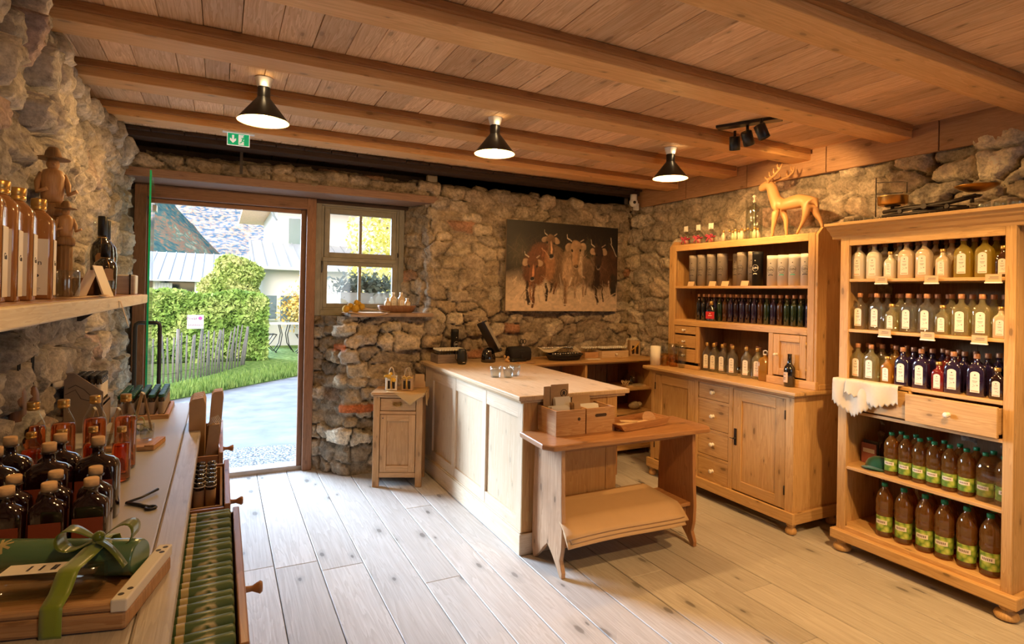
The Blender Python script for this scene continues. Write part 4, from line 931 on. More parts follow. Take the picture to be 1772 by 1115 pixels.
def gin_tube(mat, h, r, ink='ink', band=None):
    t = thing('gift_tube', 'tube', 'tube')
    mb = MB(); mb.lathe([(r,0),(r,h-.03),(r+.0006,h-.0295),(r+.0006,h)], seg=32); mb.build('tube', M[mat], parent=t, local=True)
    # ring emblem with the word
    mb = MB(); ring = []
    for k in range(25):
        a = 2*PI*k/24; th = .024*math.cos(a)/r-PI/2; ring.append(((r+.0006)*math.cos(th), (r+.0006)*math.sin(th), h*.52+.024*math.sin(a)))
    mb.tube(ring, .0008, 4); th = -PI/2; mb.lathe([(.004,0),(.004,.001)], seg=8, axis='y', c=(0,-r-.001,h*.74)); mb.build('emblem', M[ink], parent=t, local=True)
    text_mesh('GIN', .023, M[ink], t, (0, -r-.0008, h*.52), (PI/2,0,0), 'lettering', bend=r)
    mb = MB(); mb.grid(lambda a, b: ((r+.0007)*math.cos(-PI/2+(a-.5)*.8), (r+.0007)*math.sin(-PI/2+(a-.5)*.8), h*.33+.006*b+.004*math.sin(PI*a)), 6, 1); mb.build('band', M[band or ink], parent=t, local=True)
    return Proto(t)
G1 = gin_tube('tubegrey', .262, .041); G2 = gin_tube('tubewhite', .222, .044, 'ink', 'greenink'); G3 = gin_tube('tubeblack', .255, .038, 'label'); G4 = gin_tube('tubewhite', .222, .044)
HR = [(G1,3.655,'grey'),(G1,3.56,'grey'),(G1,3.455,'grey'),(G1,3.345,'grey'),(G1,3.145,'grey'),(G1,3.04,'grey'),(G3,2.975,'black'),(G4,2.865,'white shaded'),(G2,2.775,'white'),(G2,2.685,'white'),(G4,2.59,'white')]
for i, (p, y, c) in enumerate(HR): p.put((3.61 if c != 'black' else 3.575, y, 1.643), -PI/2+.25*(1 if y > 3 else .8), '%s gin gift tube, %s from the left in hutch top row' % (c, ORD[i]), 'gin gift tubes in the hutch')
G1.put((3.70, 3.265, 1.643), -PI/2, 'grey gin gift tube standing further back between the fourth and fifth', 'gin gift tubes in the hutch')
for i, y in enumerate((3.623,3.386,3.255,3.065)):
    t = thing('price_stand', 'small folded price card, %s from left before the gin tubes' % ORD[i], 'price card', (3.55, y, 1.643), group='price cards on the hutch shelf')
    mb = MB(); mb.M = Matrix.Translation((3.55,y,1.643)); mb.prism([(-.012,0),(.0,.038),(.002,.038),(-.009,0)], 'y', -.035, .035); mb.prism([(.014,0),(.0,.038),(.002,.038),(.017,0)], 'y', -.035, .035); mb.build('folded_card', M['pricecard'], parent=t)
# slim bottles in the middle
def slim(mat):
    t = thing('slim_bottle', 'b', 'bottle'); mb = MB(); r = .0235
    mb.lathe([(r*.9,0),(r,.004),(r,.14),(r*.93,.152),(r*.6,.166),(.0115,.175),(.011,.20)], seg=22); mb.build('glass_body', M[mat], parent=t, local=True)
    mb = MB(); mb.lathe([(.0135,.196),(.014,.198),(.014,.218),(.012,.221)], seg=14); mb.build('cap', M['capbrown'], parent=t, local=True)
    return Proto(t)
SL = {k: slim(k) for k in ('darkred','violet','brownl','greenl','blackgl')}
seq = ['blackgl','blackgl','darkred','violet','greenl','brownl','violet','darkred','violet','darkred','violet','brownl','greenl','violet','brownl','greenl','greenl','greenl','violet']
for i, k in enumerate(seq):
    y = 3.60-i*.0565; SL[k].put((3.62, y, 1.356), 0, 'slim dark bottle, %s from the left in hutch middle row' % ORD[i], 'slim dark bottles in the hutch')
    SL[k].put((3.69, y-.02, 1.356), 0, 'slim dark bottle half hidden in the back row of the hutch middle shelf', 'slim bottles in the back row')
t = thing('liqueur_bottle', 'squat dark bottle with bright red label before the slim bottles', 'bottle')
mb = MB(); mb.loft([(0,.036,.022,5),(.004,.038,.023,6),(.09,.038,.023,5),(.108,.030,.02,3),(.118,.014,.014,2),(.135,.0125,.0125,2)], n=24); mb.build('glass_body', M['blackgl'], parent=t, local=True)
mb = MB(); mb.box(-.0365,.0365,-.0245,-.0232,.02,.078); lb = mb.build('label', plain('red_label', (.50,.02,.03), .5), parent=t, local=True)
mb = MB(); mb.box(-.015,.015,-.025,-.0245,.044,.048); mb.lathe([(.005,0),(.005,.0006),(0,.0006)], seg=10, axis='y', c=(0,-.0251,.062)); mb.build('print', M['label'], parent=lb, local=True)
mb = MB(); mb.lathe([(.013,.132),(.016,.134),(.016,.158),(.013,.163)], seg=14); mb.build('cork', M['gold'], parent=t, local=True)
Proto(t).put((3.565, 3.41, 1.356), -PI/2+.3)
# clear bottles on the sideboard
CB = {}
def cbottle(mat, h=.232, w=.040, lab=True):
    key = (mat, lab)
    if key not in CB: CB[key] = flask(mat, 'gold' if lab else 'capbrown', .232, .037, .023, lab)
    return CB[key]
for i, (y, x) in enumerate(((3.462,3.58),(3.385,3.575),(3.29,3.57),(3.18,3.56),(3.045,3.555))):
    cbottle('clear').put((x, y, .946), -PI/2+.28, 'clear spirit bottle with white label, %s from left on the sideboard' % ORD[i], 'clear labelled bottles on the sideboard')
for i, (y, x) in enumerate(((3.45,3.66),(3.36,3.67),(3.27,3.65),(3.13,3.66),(3.08,3.72),(3.0,3.65),(2.95,3.70),(2.9,3.74))):
    cbottle('clear' if i % 3 else 'paleyel', lab=False).put((x, y, .946), -PI/2, 'clear spirit bottle behind the labelled ones on the sideboard', 'clear bottles at the back of the sideboard')
cbottle('paleyel').put((3.58, 2.965, .946), -PI/2+.3, 'pale spirit bottle with white label beside the amber decanter', 'clear labelled bottles on the sideboard')
t = thing('square_decanter', 'square bottle of amber spirit at the right end of the sideboard bottles', 'bottle')
mb = MB(); mb.loft([(0,.036,.036,7),(.004,.038,.038,8),(.155,.038,.038,8),(.168,.030,.030,4),(.175,.014,.014,2),(.19,.013,.013,2)], n=28); mb.build('glass_body', M['amber'], parent=t, local=True)
mb = MB(); mb.box(-.012,.012,-.012,.012,.188,.196); mb.tube([(-.014,0,.196),(-.014,0,.216),(0,0,.222),(.014,0,.216),(.014,0,.196)], .004, 8); mb.build('stopper', M['label'], parent=t, local=True)
Proto(t).put((3.565, 2.885, .946), -PI/2+.25)
t = thing('wine_bottle', 'dark wine bottle with pale label standing on the sideboard edge', 'bottle')
mb = MB(); mb.lathe([(.030,0),(.036,.004),(.037,.115),(.033,.135),(.020,.152),(.0145,.165),(.0135,.215),(.0150,.217),(.0150,.223),(.013,.225)], seg=28); mb.build('glass_body', M['blackgl'], parent=t, local=True)
mb = MB(); mb.grid(lambda a, b: (.0375*math.cos(-PI/2-.5+(a-.5)*1.7), .0375*math.sin(-PI/2-.5+(a-.5)*1.7), .03+.07*b), 10, 1); lb = mb.build('label', plain('wine_label', (.66,.50,.36), .6), parent=t, local=True)
mb = MB()
for zz in (.05,.06,.082): mb.grid(lambda a, b, zz=zz: (.0379*math.cos(-PI/2-.5+(a-.5)*1.0), .0379*math.sin(-PI/2-.5+(a-.5)*1.0), zz+.004*b), 6, 1)
mb.build('print', M['labelink'], parent=lb, local=True)
Proto(t).put((3.50, 2.635, .946), -PI/2)
# fluted glasses at the left end of the sideboard
def tumbler(r, h, flute=True, mat='tumbler', name='fluted_glass', taper=.85):
    t = thing(name, 'g', 'glass'); mb = MB()
    mb.lathe([(r*taper*.9,0),(r*taper,.004),(r*(taper+.1),h*.3),(r,h*.65),(r*.98,h),(r*.93,h),(r*.94,h*.62),(r*(taper+.03),h*.28),(r*taper*.85,.008),(.0001,.008)], seg=36 if flute else 24, flute=(12,.035) if flute else None)
    mb.build('glass_bowl', M[mat], parent=t, local=True); return Proto(t)
M['amberglass'] = thin_glass('amber_tumbler_glass', (.93,.78,.52))
FG = tumbler(.036, .105); AG = tumbler(.036, .105, mat='amberglass')
ks = [(3.47,3.845),(3.49,3.76),(3.51,3.675),(3.56,3.82),(3.59,3.735),(3.62,3.65)]
for i, (x, y) in enumerate(ks):
    for lv in (0, 1):
        p = (AG if (lv == 0 and i in (0,1,3)) else FG)
        p.put((x, y, .946+lv*.092), 0, '%s fluted glass, %s row, at the left end of the sideboard%s' % ('stacked upper' if lv else 'lower', 'back' if i > 2 else 'front', ''), 'fluted glasses stacked on the sideboard')
mb = MB(); mb.lathe([(.045,0),(.045,.165),(.042,.165),(.042,.004)], seg=28, c=(3.42,3.935-.03,.946)); tag(mb.build('paper_roll', M['paper'], org=(3.42,3.905,.946)), 'plain white cylinder at the left end of the sideboard', 'roll')

# ------------------------------------------------------------------ on top of hutch and tall shelf
M['ribbonred'] = plain('red_ribbon', (.60,.02,.08), .4, sheen=.3)
def swing_jar():
    t = thing('gift_bottle', 'g', 'bottle'); mb = MB(); mb.loft([(0,.030,.024,5),(.09,.031,.025,5),(.105,.02,.018,3),(.112,.013,.013,2),(.13,.013,.013,2)], n=20); mb.build('glass_body', M['tumbler'], parent=t, local=True)
    mb = MB(); mb.box(-.022,.022,-.006,-.002,.118,.165); mb.build('tag', M['paper'], parent=t, local=True)
    mb = MB(); pts = [(.033*math.cos(a), .027*math.sin(a), .055+.004*math.sin(3*a)) for a in [2*PI*k/20 for k in range(20)]]; mb.tube(pts, .005, 6, closed=True)
    for s in (-1,1): mb.tube([(0,-.028,.056),(s*.02,-.036,.070),(s*.036,-.034,.062),(s*.02,-.032,.052),(0,-.028,.056)], .0045, 5); mb.tube([(0,-.028,.054),(s*.014,-.034,.030),(s*.026,-.032,.012)], .004, 5)
    mb.build('ribbon_bow', M['ribbonred'], parent=t, local=True)
    mb = MB(); mb.lathe([(.022,.004),(.024,.05),(.0,.055)], seg=14); mb.build('contents', plain('pink_sweets', (.62,.30,.22), .5), parent=t, local=True)
    return Proto(t)
SJ = swing_jar()
for i, y in enumerate((3.745,3.60,3.46)): SJ.put((3.60, y, 1.999), -PI/2+.1*i, 'small gift bottle with red ribbon, %s from left on top of hutch' % ORD[i], 'red ribboned bottles on the hutch')
M['palegreen'] = plain('pale_green_liquid', (.40,.48,.30), .2, coat=.5); M['palecream'] = plain('pale_cream_liquid', (.66,.58,.42), .2, coat=.5)
def mini(mat):
    t = thing('miniature_bottle', 'm', 'bottle'); mb = MB(); mb.loft([(0,.016,.012,4),(.05,.0165,.0125,4),(.062,.010,.009,3),(.068,.0075,.0075,2),(.078,.0075,.0075,2)], n=16); mb.build('glass_body', M[mat], parent=t, local=True)
    mb = MB(); mb.lathe([(.0085,.075),(.0085,.090),(.007,.092)], seg=10); mb.build('cap', M['gold'], parent=t, local=True); return Proto(t)
MI = [mini('palecream'), mini('palegreen'), mini('clear')]
for i in range(11):
    MI[i % 3].put((3.60+.07*(i % 2), 3.33-i*.030, 1.999), -PI/2, 'miniature bottle in the cluster before the big glass flask on hutch', 'miniature bottles on top of the hutch')
t = thing('glass_dispenser', 'tall clear glass flask with stopper on top of the hutch left of deer', 'flask', (3.70, 3.12, 1.999))
mb = MB(); mb.lathe([(.055,0),(.062,.006),(.063,.24),(.058,.262),(.03,.278),(.016,.285),(.016,.30),(.020,.302),(.013,.302),(.013,.284),(.028,.272),(.056,.255),(.059,.01),(.0001,.01)], seg=32); mb.build('glass_body', M['tumbler'], parent=t, local=True)
mb = MB(); mb.lathe([(.010,.295),(.012,.31),(.006,.318),(.005,.335),(.014,.342),(.016,.35),(.006,.358)], seg=16); mb.build('stopper', M['paper'], parent=t, local=True)
mb = MB(); mb.tube([(.0,.0,.285),(.003,.002,.15),(.0,.0,.02)], .003, 6); mb.build('inner_tube', M['palegreen'], parent=t, local=True)
# kitchen scale with two brass pans
t = thing('balance_scale', 'antique cast iron balance scale with two brass pans on tall shelf', 'scale', (3.60, 1.84, 2.023))
mb = MB()
mb.box(3.56,3.66,1.62,2.07,2.023,2.032); 
for y in (1.64, 2.05):
    for x in (3.565, 3.655): mb.lathe([(.008,0),(.012,.006),(.006,.014)], seg=8, c=(x,y,2.023))
for y0 in np.linspace(1.64, 2.0, 7):
    for s in (3.565, 3.655):
        mb.tube([(s, y0, 2.034),(s, y0+.02, 2.056),(s, y0+.045, 2.060),(s, y0+.05, 2.046),(s, y0+.03, 2.040)], .006, 5)
mb.tube([(3.565,1.62,2.062),(3.565,2.07,2.062)], .008, 6); mb.tube([(3.655,1.62,2.062),(3.655,2.07,2.062)], .008, 6)
mb.box(3.600,3.618,1.66,2.04,2.03,2.072); mb.box(3.60,3.62,1.76,1.92,2.06,2.10); mb.build('iron_base', M['iron'], parent=t)
mb = MB(); mb.tube([(3.595,1.60,2.125),(3.595,1.72,2.105),(3.595,1.84,2.098),(3.595,1.96,2.10),(3.595,2.08,2.090)], [.012,.013,.016,.013,.012], 8); mb.tube([(3.565,1.63,2.07),(3.565,1.82,2.095),(3.565,2.06,2.065)], .005, 6)
mb.lathe([(.016,0),(.016,.09)], seg=14, axis='x', c=(3.56,1.84,2.095)); mb.lathe([(.012,0),(.012,.012)], seg=12, axis='x', c=(3.555,1.965,2.08)); mb.lathe([(.012,0),(.012,.012)], seg=12, axis='x', c=(3.555,1.72,2.08))
for y in (1.62, 2.03): mb.tube([(3.60,y,2.09),(3.60,y,2.125)], .01, 8); mb.lathe([(.035,0),(.045,.010)], seg=18, c=(3.60,y,2.118))
mb.build('balance_beam', M['iron'], parent=t)
mb = MB(); mb.lathe([(.0001,.0),(.070,.002),(.078,.008),(.080,.052),(.082,.055),(.077,.054),(.075,.012),(.0001,.008)], seg=36, c=(3.60,2.03,2.125)); mb.build('brass_pan', M['brass'], parent=t)
mb = MB(); mb.lathe([(.0001,.0),(.04,.002),(.078,.018),(.096,.030),(.098,.033),(.094,.031),(.04,.008),(.0001,.006)], seg=36, c=(3.60,1.60,2.145)); mb.build('brass_pan', M['brass'], parent=t)
mb = MB(); mb.tube([(3.55,2.10,2.06),(3.55,2.10,2.30)], .0035, 6); mb.tube([(3.55,2.10,2.27),(3.60,1.98,2.262),(3.60,1.95,2.255),(3.60,1.95,2.19)], .0025, 6); mb.tube([(3.55,2.10,2.20),(3.60,1.97,2.195)], .0025, 6); mb.build('weight_rack', M['iron'], parent=t)
TB = tumbler(.026, .045, flute=False, name='shot_glass', taper=.8)
for i in range(6): TB.put((3.50+.07*(i % 2), 1.52-.034*i, 2.023), 0, 'little clear shot glass on tall shelf right of the scale', 'shot glasses right of the scale')
for i in range(6): TB.put((3.54+.07*(i % 2), 2.265-.033*i, 2.023), 0, 'little clear shot glass on tall shelf left of the scale', 'shot glasses left of the scale')

# ------------------------------------------------------------------ carved deer
t = thing('carved_deer', 'carved wooden stag with antlers standing on top of the hutch', 'statue', (3.62, 2.72, 2.0), -PI/2)
# local x runs towards the tail (world -y side), head at -x ; z up ; y across
def skin_obj(name, nodes, edges, mat, parent, sub=2, root=0):
    me = bpy.data.meshes.new(name); me.from_pydata([n[:3] for n in nodes], edges, []); 
    o = bpy.data.objects.new(name, me); COL.objects.link(o); o.parent = parent; me.materials.append(mat)
    me.skin_vertices.new(name='skin') if hasattr(me.skin_vertices, 'new') else None
    md = o.modifiers.new('skin', 'SKIN'); 
    if not me.skin_vertices:
        bpy.context.view_layer.objects.active = o; o.select_set(True); bpy.ops.mesh.customdata_skin_add(); o.select_set(False)
    for i, n in enumerate(nodes):
        r = n[3]; me.skin_vertices[0].data[i].radius = (r, r) if not isinstance(r, tuple) else r
    me.skin_vertices[0].data[root].use_root = True
    md.use_smooth_shade = True; md.branch_smoothing = .6
    s = o.modifiers.new('sub', 'SUBSURF'); s.levels = sub; s.render_levels = sub
    return o
nodes = [(.00,0,.235,(.050,.058)),(-.07,0,.235,(.050,.062)),(-.125,0,.25,(.046,.058)),(.07,0,.245,(.048,.056)),(.135,0,.25,(.047,.054)),(.165,0,.235,(.034,.042)),
 (-.150,0,.285,(.042,.056)),(-.168,0,.330,(.035,.046)),(-.180,0,.375,(.034,.042)),(-.205,0,.402,(.038,.042)),(-.250,0,.388,(.031,.034)),(-.292,0,.372,(.022,.024)),
 (.182,0,.205,.012),(.188,0,.180,.006)]
edges = [(0,1),(1,2),(0,3),(3,4),(4,5),(2,6),(6,7),(7,8),(8,9),(9,10),(10,11),(5,12),(12,13)]
def leg(pts, att):
    global nodes, edges
    prev = att
    for p in pts: nodes.append(p); edges.append((prev, len(nodes)-1)); prev = len(nodes)-1
leg([(-.125,-.026,.19,.032),(-.130,-.028,.125,.020),(-.142,-.028,.06,.013),(-.145,-.028,.020,.0095),(-.155,-.028,.006,.011)], 2)
leg([(-.105,.026,.19,.030),(-.075,.028,.12,.019),(-.075,.028,.06,.013),(-.070,.028,.020,.0095),(-.078,.028,.006,.011)], 1)
leg([(.120,-.028,.19,.038),(.125,-.030,.145,.026),(.108,-.030,.095,.015),(.075,-.030,.040,.009),(.055,-.030,.008,.011)], 4)
leg([(.150,.028,.19,.036),(.155,.030,.145,.025),(.185,.030,.105,.016),(.200,.030,.065,.010),(.205,.030,.040,.011)], 4)
nodes = [(x*1.0, y, z-.002 if z < .03 else z, r) for x, y, z, r in nodes]
skin_obj('body', nodes, edges, M['carved'], t)
for s in (-1, 1):
    mb = MB(); mb.M = Matrix.Translation((-.195, s*.022, .402)) @ Matrix.Rotation(s*-.6, 4, 'X') @ Matrix.Rotation(.5, 4, 'Y'); mb.lathe([(.002,0),(.011,.014),(.012,.028),(.006,.045),(.001,.052)], seg=10); mb.build('ear', M['carved'], parent=t, local=True)
    mb = MB(); base = Vector((-.200, s*.012, .405)); 
    main = [base, base+Vector((.018,s*.018,.020)), base+Vector((.055,s*.040,.028)), base+Vector((.10,s*.058,.040)), base+Vector((.14,s*.062,.070)), base+Vector((.158,s*.055,.110))]
    mb.tube(main, [.012,.0105,.0095,.0085,.007,.003], 8)
    for k, (q, d) in enumerate(((1,(-.03,s*.01,.030)),(2,(-.012,s*.008,.045)),(3,(-.008,s*.004,.050)),(4,(-.018,0,.045)))):
        p = main[q]; dv = Vector(d); mb.tube([p, p+dv*.55+Vector((-.006,0,0)), p+dv], [.0085,.0068,.0025], 7)
    mb.build('antler', M['carved'], parent=t, local=True)
    mb = MB(); mb.ball((-.222, s*.0165, .392), .0035); mb.build('eye', M['strip'], parent=t, local=True)
# ------------------------------------------------------------------ painting of cows: colours laid on a canvas grid
def paint_cows(nx=420, ny=280):
    X, Y = np.meshgrid(np.linspace(0,1,nx), np.linspace(0,1,ny), indexing='ij')   # y up
    asp = 1.49; wob = (fbm(X*9*asp, Y*9, 5, 4)-.5); wob2 = (fbm(X*9*asp+30, Y*9, 8, 4)-.5)
    Xw = X+wob*.035; Yw = Y+wob2*.05
    col = np.zeros((nx, ny, 3)); dark = np.array((.012,.009,.007)); cream = np.array((.78,.60,.42)); tan = np.array((.42,.27,.17))
    edge = .33+.16*(Xw-.5)**1*0+.05*np.sin(Xw*9)-.10*(Xw > .93)
    k = np.clip((Yw-edge+.05)/.16, 0, 1)[..., None]; col[:] = cream
    haze = np.clip((Yw-.10)/.25, 0, 1)[..., None]; col = col*(1-haze*.62*vnoise(X*6, Y*5, 3)[..., None])+0; col = col*(1-k)+dark*k
    sm = np.clip(1-np.hypot((Xw-.10)/.12, (Yw-.62)/.25), 0, 1)[..., None]; col = col*(1-sm*.8)+np.array((.09,.075,.045))*sm*.8
    def ell(cx, cyy, rx, ry, c, ang=0, soft=.18, st=1.0, tex=.55):
        nonlocal col
        ca, sa = math.cos(ang), math.sin(ang); dx = (Xw-cx)*asp; dy = Yw-cyy
        u = (dx*ca+dy*sa)/(rx*asp); v = (-dx*sa+dy*ca)/ry; d = np.hypot(u, v)
        m = np.clip((1-d)/soft, 0, 1)*st; tx = 1-tex+2*tex*fbm(X*16+cx*50, Y*7+cyy*30, int(cx*100)+int(cyy*97), 4)
        sh = (.75+.5*np.clip(.5-u*.45, 0, 1))
        cc = np.array(c)*(tx*sh)[..., None]; col = col*(1-m[..., None])+cc*m[..., None]
    def line(x0, y0, x1, y1, w, c, st=1.0):
        nonlocal col
        dx, dy = (x1-x0)*asp, y1-y0; L2 = dx*dx+dy*dy; tt = np.clip((((Xw-x0)*asp)*dx+(Yw-y0)*dy)/L2, 0, 1)
        d = np.hypot((Xw-x0)*asp-tt*dx, (Yw-y0)-tt*dy); m = (np.clip((w-d)/(w*.4), 0, 1)*st)[..., None]; col = col*(1-m)+np.array(c)*m
    br = (.13,.045,.018); dk = (.03,.014,.008); li = (.50,.33,.20); gy = (.26,.17,.10); or_ = (.46,.20,.08); wh = (.80,.68,.52)
    # hind bodies
    ell(.80,.50,.13,.30,(.07,.035,.02)); ell(.93,.50,.08,.26,(.09,.04,.02)); ell(.30,.62,.13,.16,br); ell(.42,.50,.10,.27,(.22,.13,.07)); ell(.36,.50,.06,.18,or_, st=.6)
    ell(.58,.52,.12,.27,gy); ell(.53,.44,.05,.20,li, st=.9); ell(.66,.55,.05,.18,(.60,.42,.27), st=.9); ell(.72,.50,.06,.24,(.20,.13,.08)); ell(.72,.72,.05,.13,(.05,.045,.03))
    ell(.21,.46,.09,.22,br); ell(.28,.44,.06,.17,(.20,.08,.03)); ell(.85,.52,.05,.24,(.12,.055,.03)); ell(.80,.45,.03,.25,dk)
    # legs
    for x0, y0, x1, y1, w, c in ((.17,.32,.19,.09,.018,dk),(.24,.30,.215,.05,.020,br),(.20,.30,.205,.13,.012,(.4,.18,.08)),(.34,.30,.34,.12,.018,dk),(.39,.30,.37,.22,.018,dk),(.43,.32,.40,.20,.014,br),
        (.50,.36,.51,.08,.020,(.26,.15,.08)),(.52,.34,.525,.10,.010,li),(.60,.38,.60,.16,.016,(.46,.31,.20)),(.67,.36,.68,.17,.016,(.34,.22,.14)),(.71,.34,.70,.19,.013,(.30,.19,.12)),(.80,.34,.80,.09,.020,dk),(.86,.34,.86,.12,.010,dk),(.91,.36,.92,.16,.014,(.55,.40,.28)),(.96,.40,.96,.22,.05,(.03,.025,.018))):
        line(x0,y0,x1,y1,w,c)
    for x in (.205,.34,.51,.80): line(x-.012,.09,x+.014,.085,.008,wh,.8)
    # strokes first, heads over them
    r2 = random.Random(44); xs = np.linspace(0,1,nx); ys = np.linspace(0,1,ny)
    for k in range(900):     # short brush strokes picking up the colour beneath
        x = r2.uniform(.05,.97); y = r2.uniform(.12,.86); i, j = int(x*(nx-1)), int(y*(ny-1)); c = col[i,j].copy(); lum = c.mean()
        if lum > .45 and y < .3 and r2.random() < .7: continue
        c = c*r2.uniform(.45, 1.6)+np.array((.03,.015,.006))*r2.random(); a = r2.gauss(PI/2, .5); ln = r2.uniform(.015,.06); w = r2.uniform(.002,.007)
        dx, dy = math.cos(a)*ln, math.sin(a)*ln; i0, i1 = max(0, int((x-abs(dx)-.02)*nx)), min(nx, int((x+abs(dx)+.02)*nx)+1); j0, j1 = max(0, int((y-abs(dy)-.02)*ny)), min(ny, int((y+abs(dy)+.02)*ny)+1)
        XX, YY = np.meshgrid(xs[i0:i1], ys[j0:j1], indexing='ij'); tt = np.clip(((XX-x)*dx+(YY-y)*dy)/(ln*ln), -1, 1); d = np.hypot(XX-x-tt*dx, YY-y-tt*dy)
        m = (np.clip((w-d)/(w*.5), 0, 1)*.55)[..., None]; col[i0:i1, j0:j1] = col[i0:i1, j0:j1]*(1-m)+c*m
    def head(cx, cyy, s, c, blaze, horn=True, ear=li):
        ell(cx-.055*s, cyy+.07*s, .035*s, .040*s, ear, .4); ell(cx+.055*s, cyy+.07*s, .035*s, .040*s, ear, -.4)
        ell(cx, cyy+.05*s, .048*s, .10*s, c); ell(cx, cyy-.05*s, .034*s, .10*s, c)
        if blaze: ell(cx+.004, cyy-.03*s, .012*s, .10*s, blaze, soft=.5)
        ell(cx+.002, cyy-.128*s, .026*s, .036*s, (.55,.42,.30), soft=.5); ell(cx+.002, cyy-.120*s, .022*s, .030*s, (.015,.01,.01), soft=.3)
        ell(cx-.033*s, cyy+.03*s, .009*s, .016*s, (.01,.008,.006)); ell(cx+.033*s, cyy+.03*s, .009*s, .016*s, (.01,.008,.006))
        if horn:
            line(cx-.035*s, cyy+.13*s, cx-.062*s, cyy+.155*s, .009*s, wh, .8); line(cx-.062*s, cyy+.155*s, cx-.068*s, cyy+.195*s, .005*s, wh, .7)
            line(cx+.035*s, cyy+.13*s, cx+.060*s, cyy+.150*s, .009*s, (.6,.45,.32), .7)
    head(.215,.47,1.0,(.16,.06,.025),(.70,.30,.14)); head(.375,.74,.95,(.22,.12,.06),(.75,.42,.24)); head(.60,.66,1.15,(.40,.25,.14),(.50,.30,.15)); head(.815,.64,.95,(.045,.022,.015),None)
    ell(.60,.60,.030,.12,(.50,.27,.13), soft=.6, st=.6)
    line(.93,.80,.98,.66,.006,wh,.7); line(.93,.88,.94,.80,.006,wh,.8); line(.30,.70,.36,.62,.008,(.6,.3,.15),.8); line(.645,.62,.665,.40,.006,wh,.5); line(.56,.38,.545,.30,.010,wh,.8); line(.46,.42,.485,.16,.006,wh,.4)
    bri = (.62+.5*fbm(X*40, Y*40, 77, 3))[..., None]; return np.clip(col*bri, 0, 1)
t = thing('cow_painting', 'unframed canvas painting of four brown cows against black', 'painting', (3.0, 4.775, 1.82))
x0, x1, z0, z1 = 2.364, 3.649, 1.386, 2.245
C = paint_cows(); nx, ny = C.shape[:2]; me = bpy.data.meshes.new('painted_canvas')
gx, gz = np.meshgrid(np.linspace(x0,x1,nx)-3.0, np.linspace(z0,z1,ny)-1.82, indexing='ij'); V = np.stack([gx, gx*0-.0005, gz], -1).reshape(-1,3)
idx = np.arange(nx*ny).reshape(nx,ny); F = np.stack([idx[:-1,:-1], idx[1:,:-1], idx[1:,1:], idx[:-1,1:]], -1).reshape(-1,4)
me.vertices.add(len(V)); me.vertices.foreach_set('co', V.reshape(-1)); me.loops.add(F.size); me.loops.foreach_set('vertex_index', F.reshape(-1)); me.polygons.add(len(F)); me.polygons.foreach_set('loop_start', np.arange(len(F))*4); me.update(calc_edges=True)
ca = me.attributes.new('paint', 'FLOAT_COLOR', 'POINT'); ca.data.foreach_set('color', np.concatenate([C.reshape(-1,3), np.ones((nx*ny,1))], 1).reshape(-1))
m, nt, b = newmat('oil_paint'); at = N(nt, 'ShaderNodeAttribute', attribute_name='paint'); nt.links.new(at.outputs['Color'], b.inputs['Base Color']); b.inputs['Roughness'].default_value = .5; me.materials.append(m)
o = bpy.data.objects.new('painted_canvas', me); COL.objects.link(o); o.parent = t
mb = MB(); mb.box(x0, x1, 4.776, 4.80, z0, z1); mb.build('canvas_edge', plain('canvas_edge', (.22,.16,.11), .8), parent=t, bevel=.002)

# ------------------------------------------------------------------ on the counter
def vial(mat, cap, h=.085, r=.0085, lab=None, name='vial'):
    t = thing(name, 'v', 'vial'); mb = MB(); mb.lathe([(r*.9,0),(r,.002),(r,h*.80),(r*.7,h*.86),(r*.6,h*.9)], seg=12); mb.build('glass_body', M[mat], parent=t, local=True)
    mb = MB(); mb.lathe([(r*.95,h*.86),(r*1.05,h*.88),(r*1.05,h),(r*.9,h*1.01)], seg=12); mb.build('cap', M[cap], parent=t, local=True)
    if lab: mb = MB(); mb.lathe([(r*1.02,h*.12),(r*1.02,h*.66)], seg=12, cap=False); mb.build('label', M[lab], parent=t, local=True)
    return Proto(t)
M['silver'] = plain('silver_cap', (.72,.72,.72), .25, metal=.8); M['vialdark'] = plain('dark_vial_liquid', (.03,.02,.012), .1, coat=.8, spec=.7); M['vialgreencap'] = plain('dark_green_vial_cap', (.012,.085,.055), .35); M['vialpale'] = thin_glass('pale_vial_glass', (.9,.86,.76))
def tray_box(name, label, cat, x0, x1, y0, y1, z, h, mat, wall=.008, rz=0, group=None):
    cx, cyy = (x0+x1)/2, (y0+y1)/2; t = thing(name, label, cat, (cx, cyy, z), rz, group); w, d = (x1-x0)/2, (y1-y0)/2
    mb = MB(); mb.box(-w,w,-d,-d+wall,0,h,grain='x'); mb.box(-w,w,d-wall,d,0,h,grain='x'); mb.box(-w,-w+wall,-d+wall,d-wall,0,h,grain='y'); mb.box(w-wall,w,-d+wall,d-wall,0,h,grain='y')
    mb.build('sides', M[mat], parent=t, local=True, bevel=.0015)
    mb = MB(); mb.box(-w+wall,w-wall,-d+wall,d-wall,0,wall*.8,grain='x'); mb.build('bottom', M[mat], parent=t, local=True); return t
M['greybox'] = wood('grey_box_wood', (.30,.24,.21), (.18,.13,.11), rough=.6)
tray_box('vial_box', 'dark grey slatted wooden box of silver-capped vials on counter corner', 'box', 1.63, 1.90, 4.55, 4.74, .946, .075, 'greybox')
VS = vial('vialpale', 'porcelain', .112, .0100)
for i in range(10):
    for j in range(6): VS.put((1.655+.0245*i, 4.575+.028*j, .953), 0, 'silver-capped clear vial packed in the dark grey counter box', 'silver capped vials in the grey box')
G3b = G3.put((1.86, 4.70+.06, .946), .1, 'black gin tube standing behind the vial box on the counter', 'gin tubes on counter', scale=(.9,.9,1.08))
M['matteblack'] = plain('matte_black_plastic', (.014,.016,.018), .35, spec=.5)
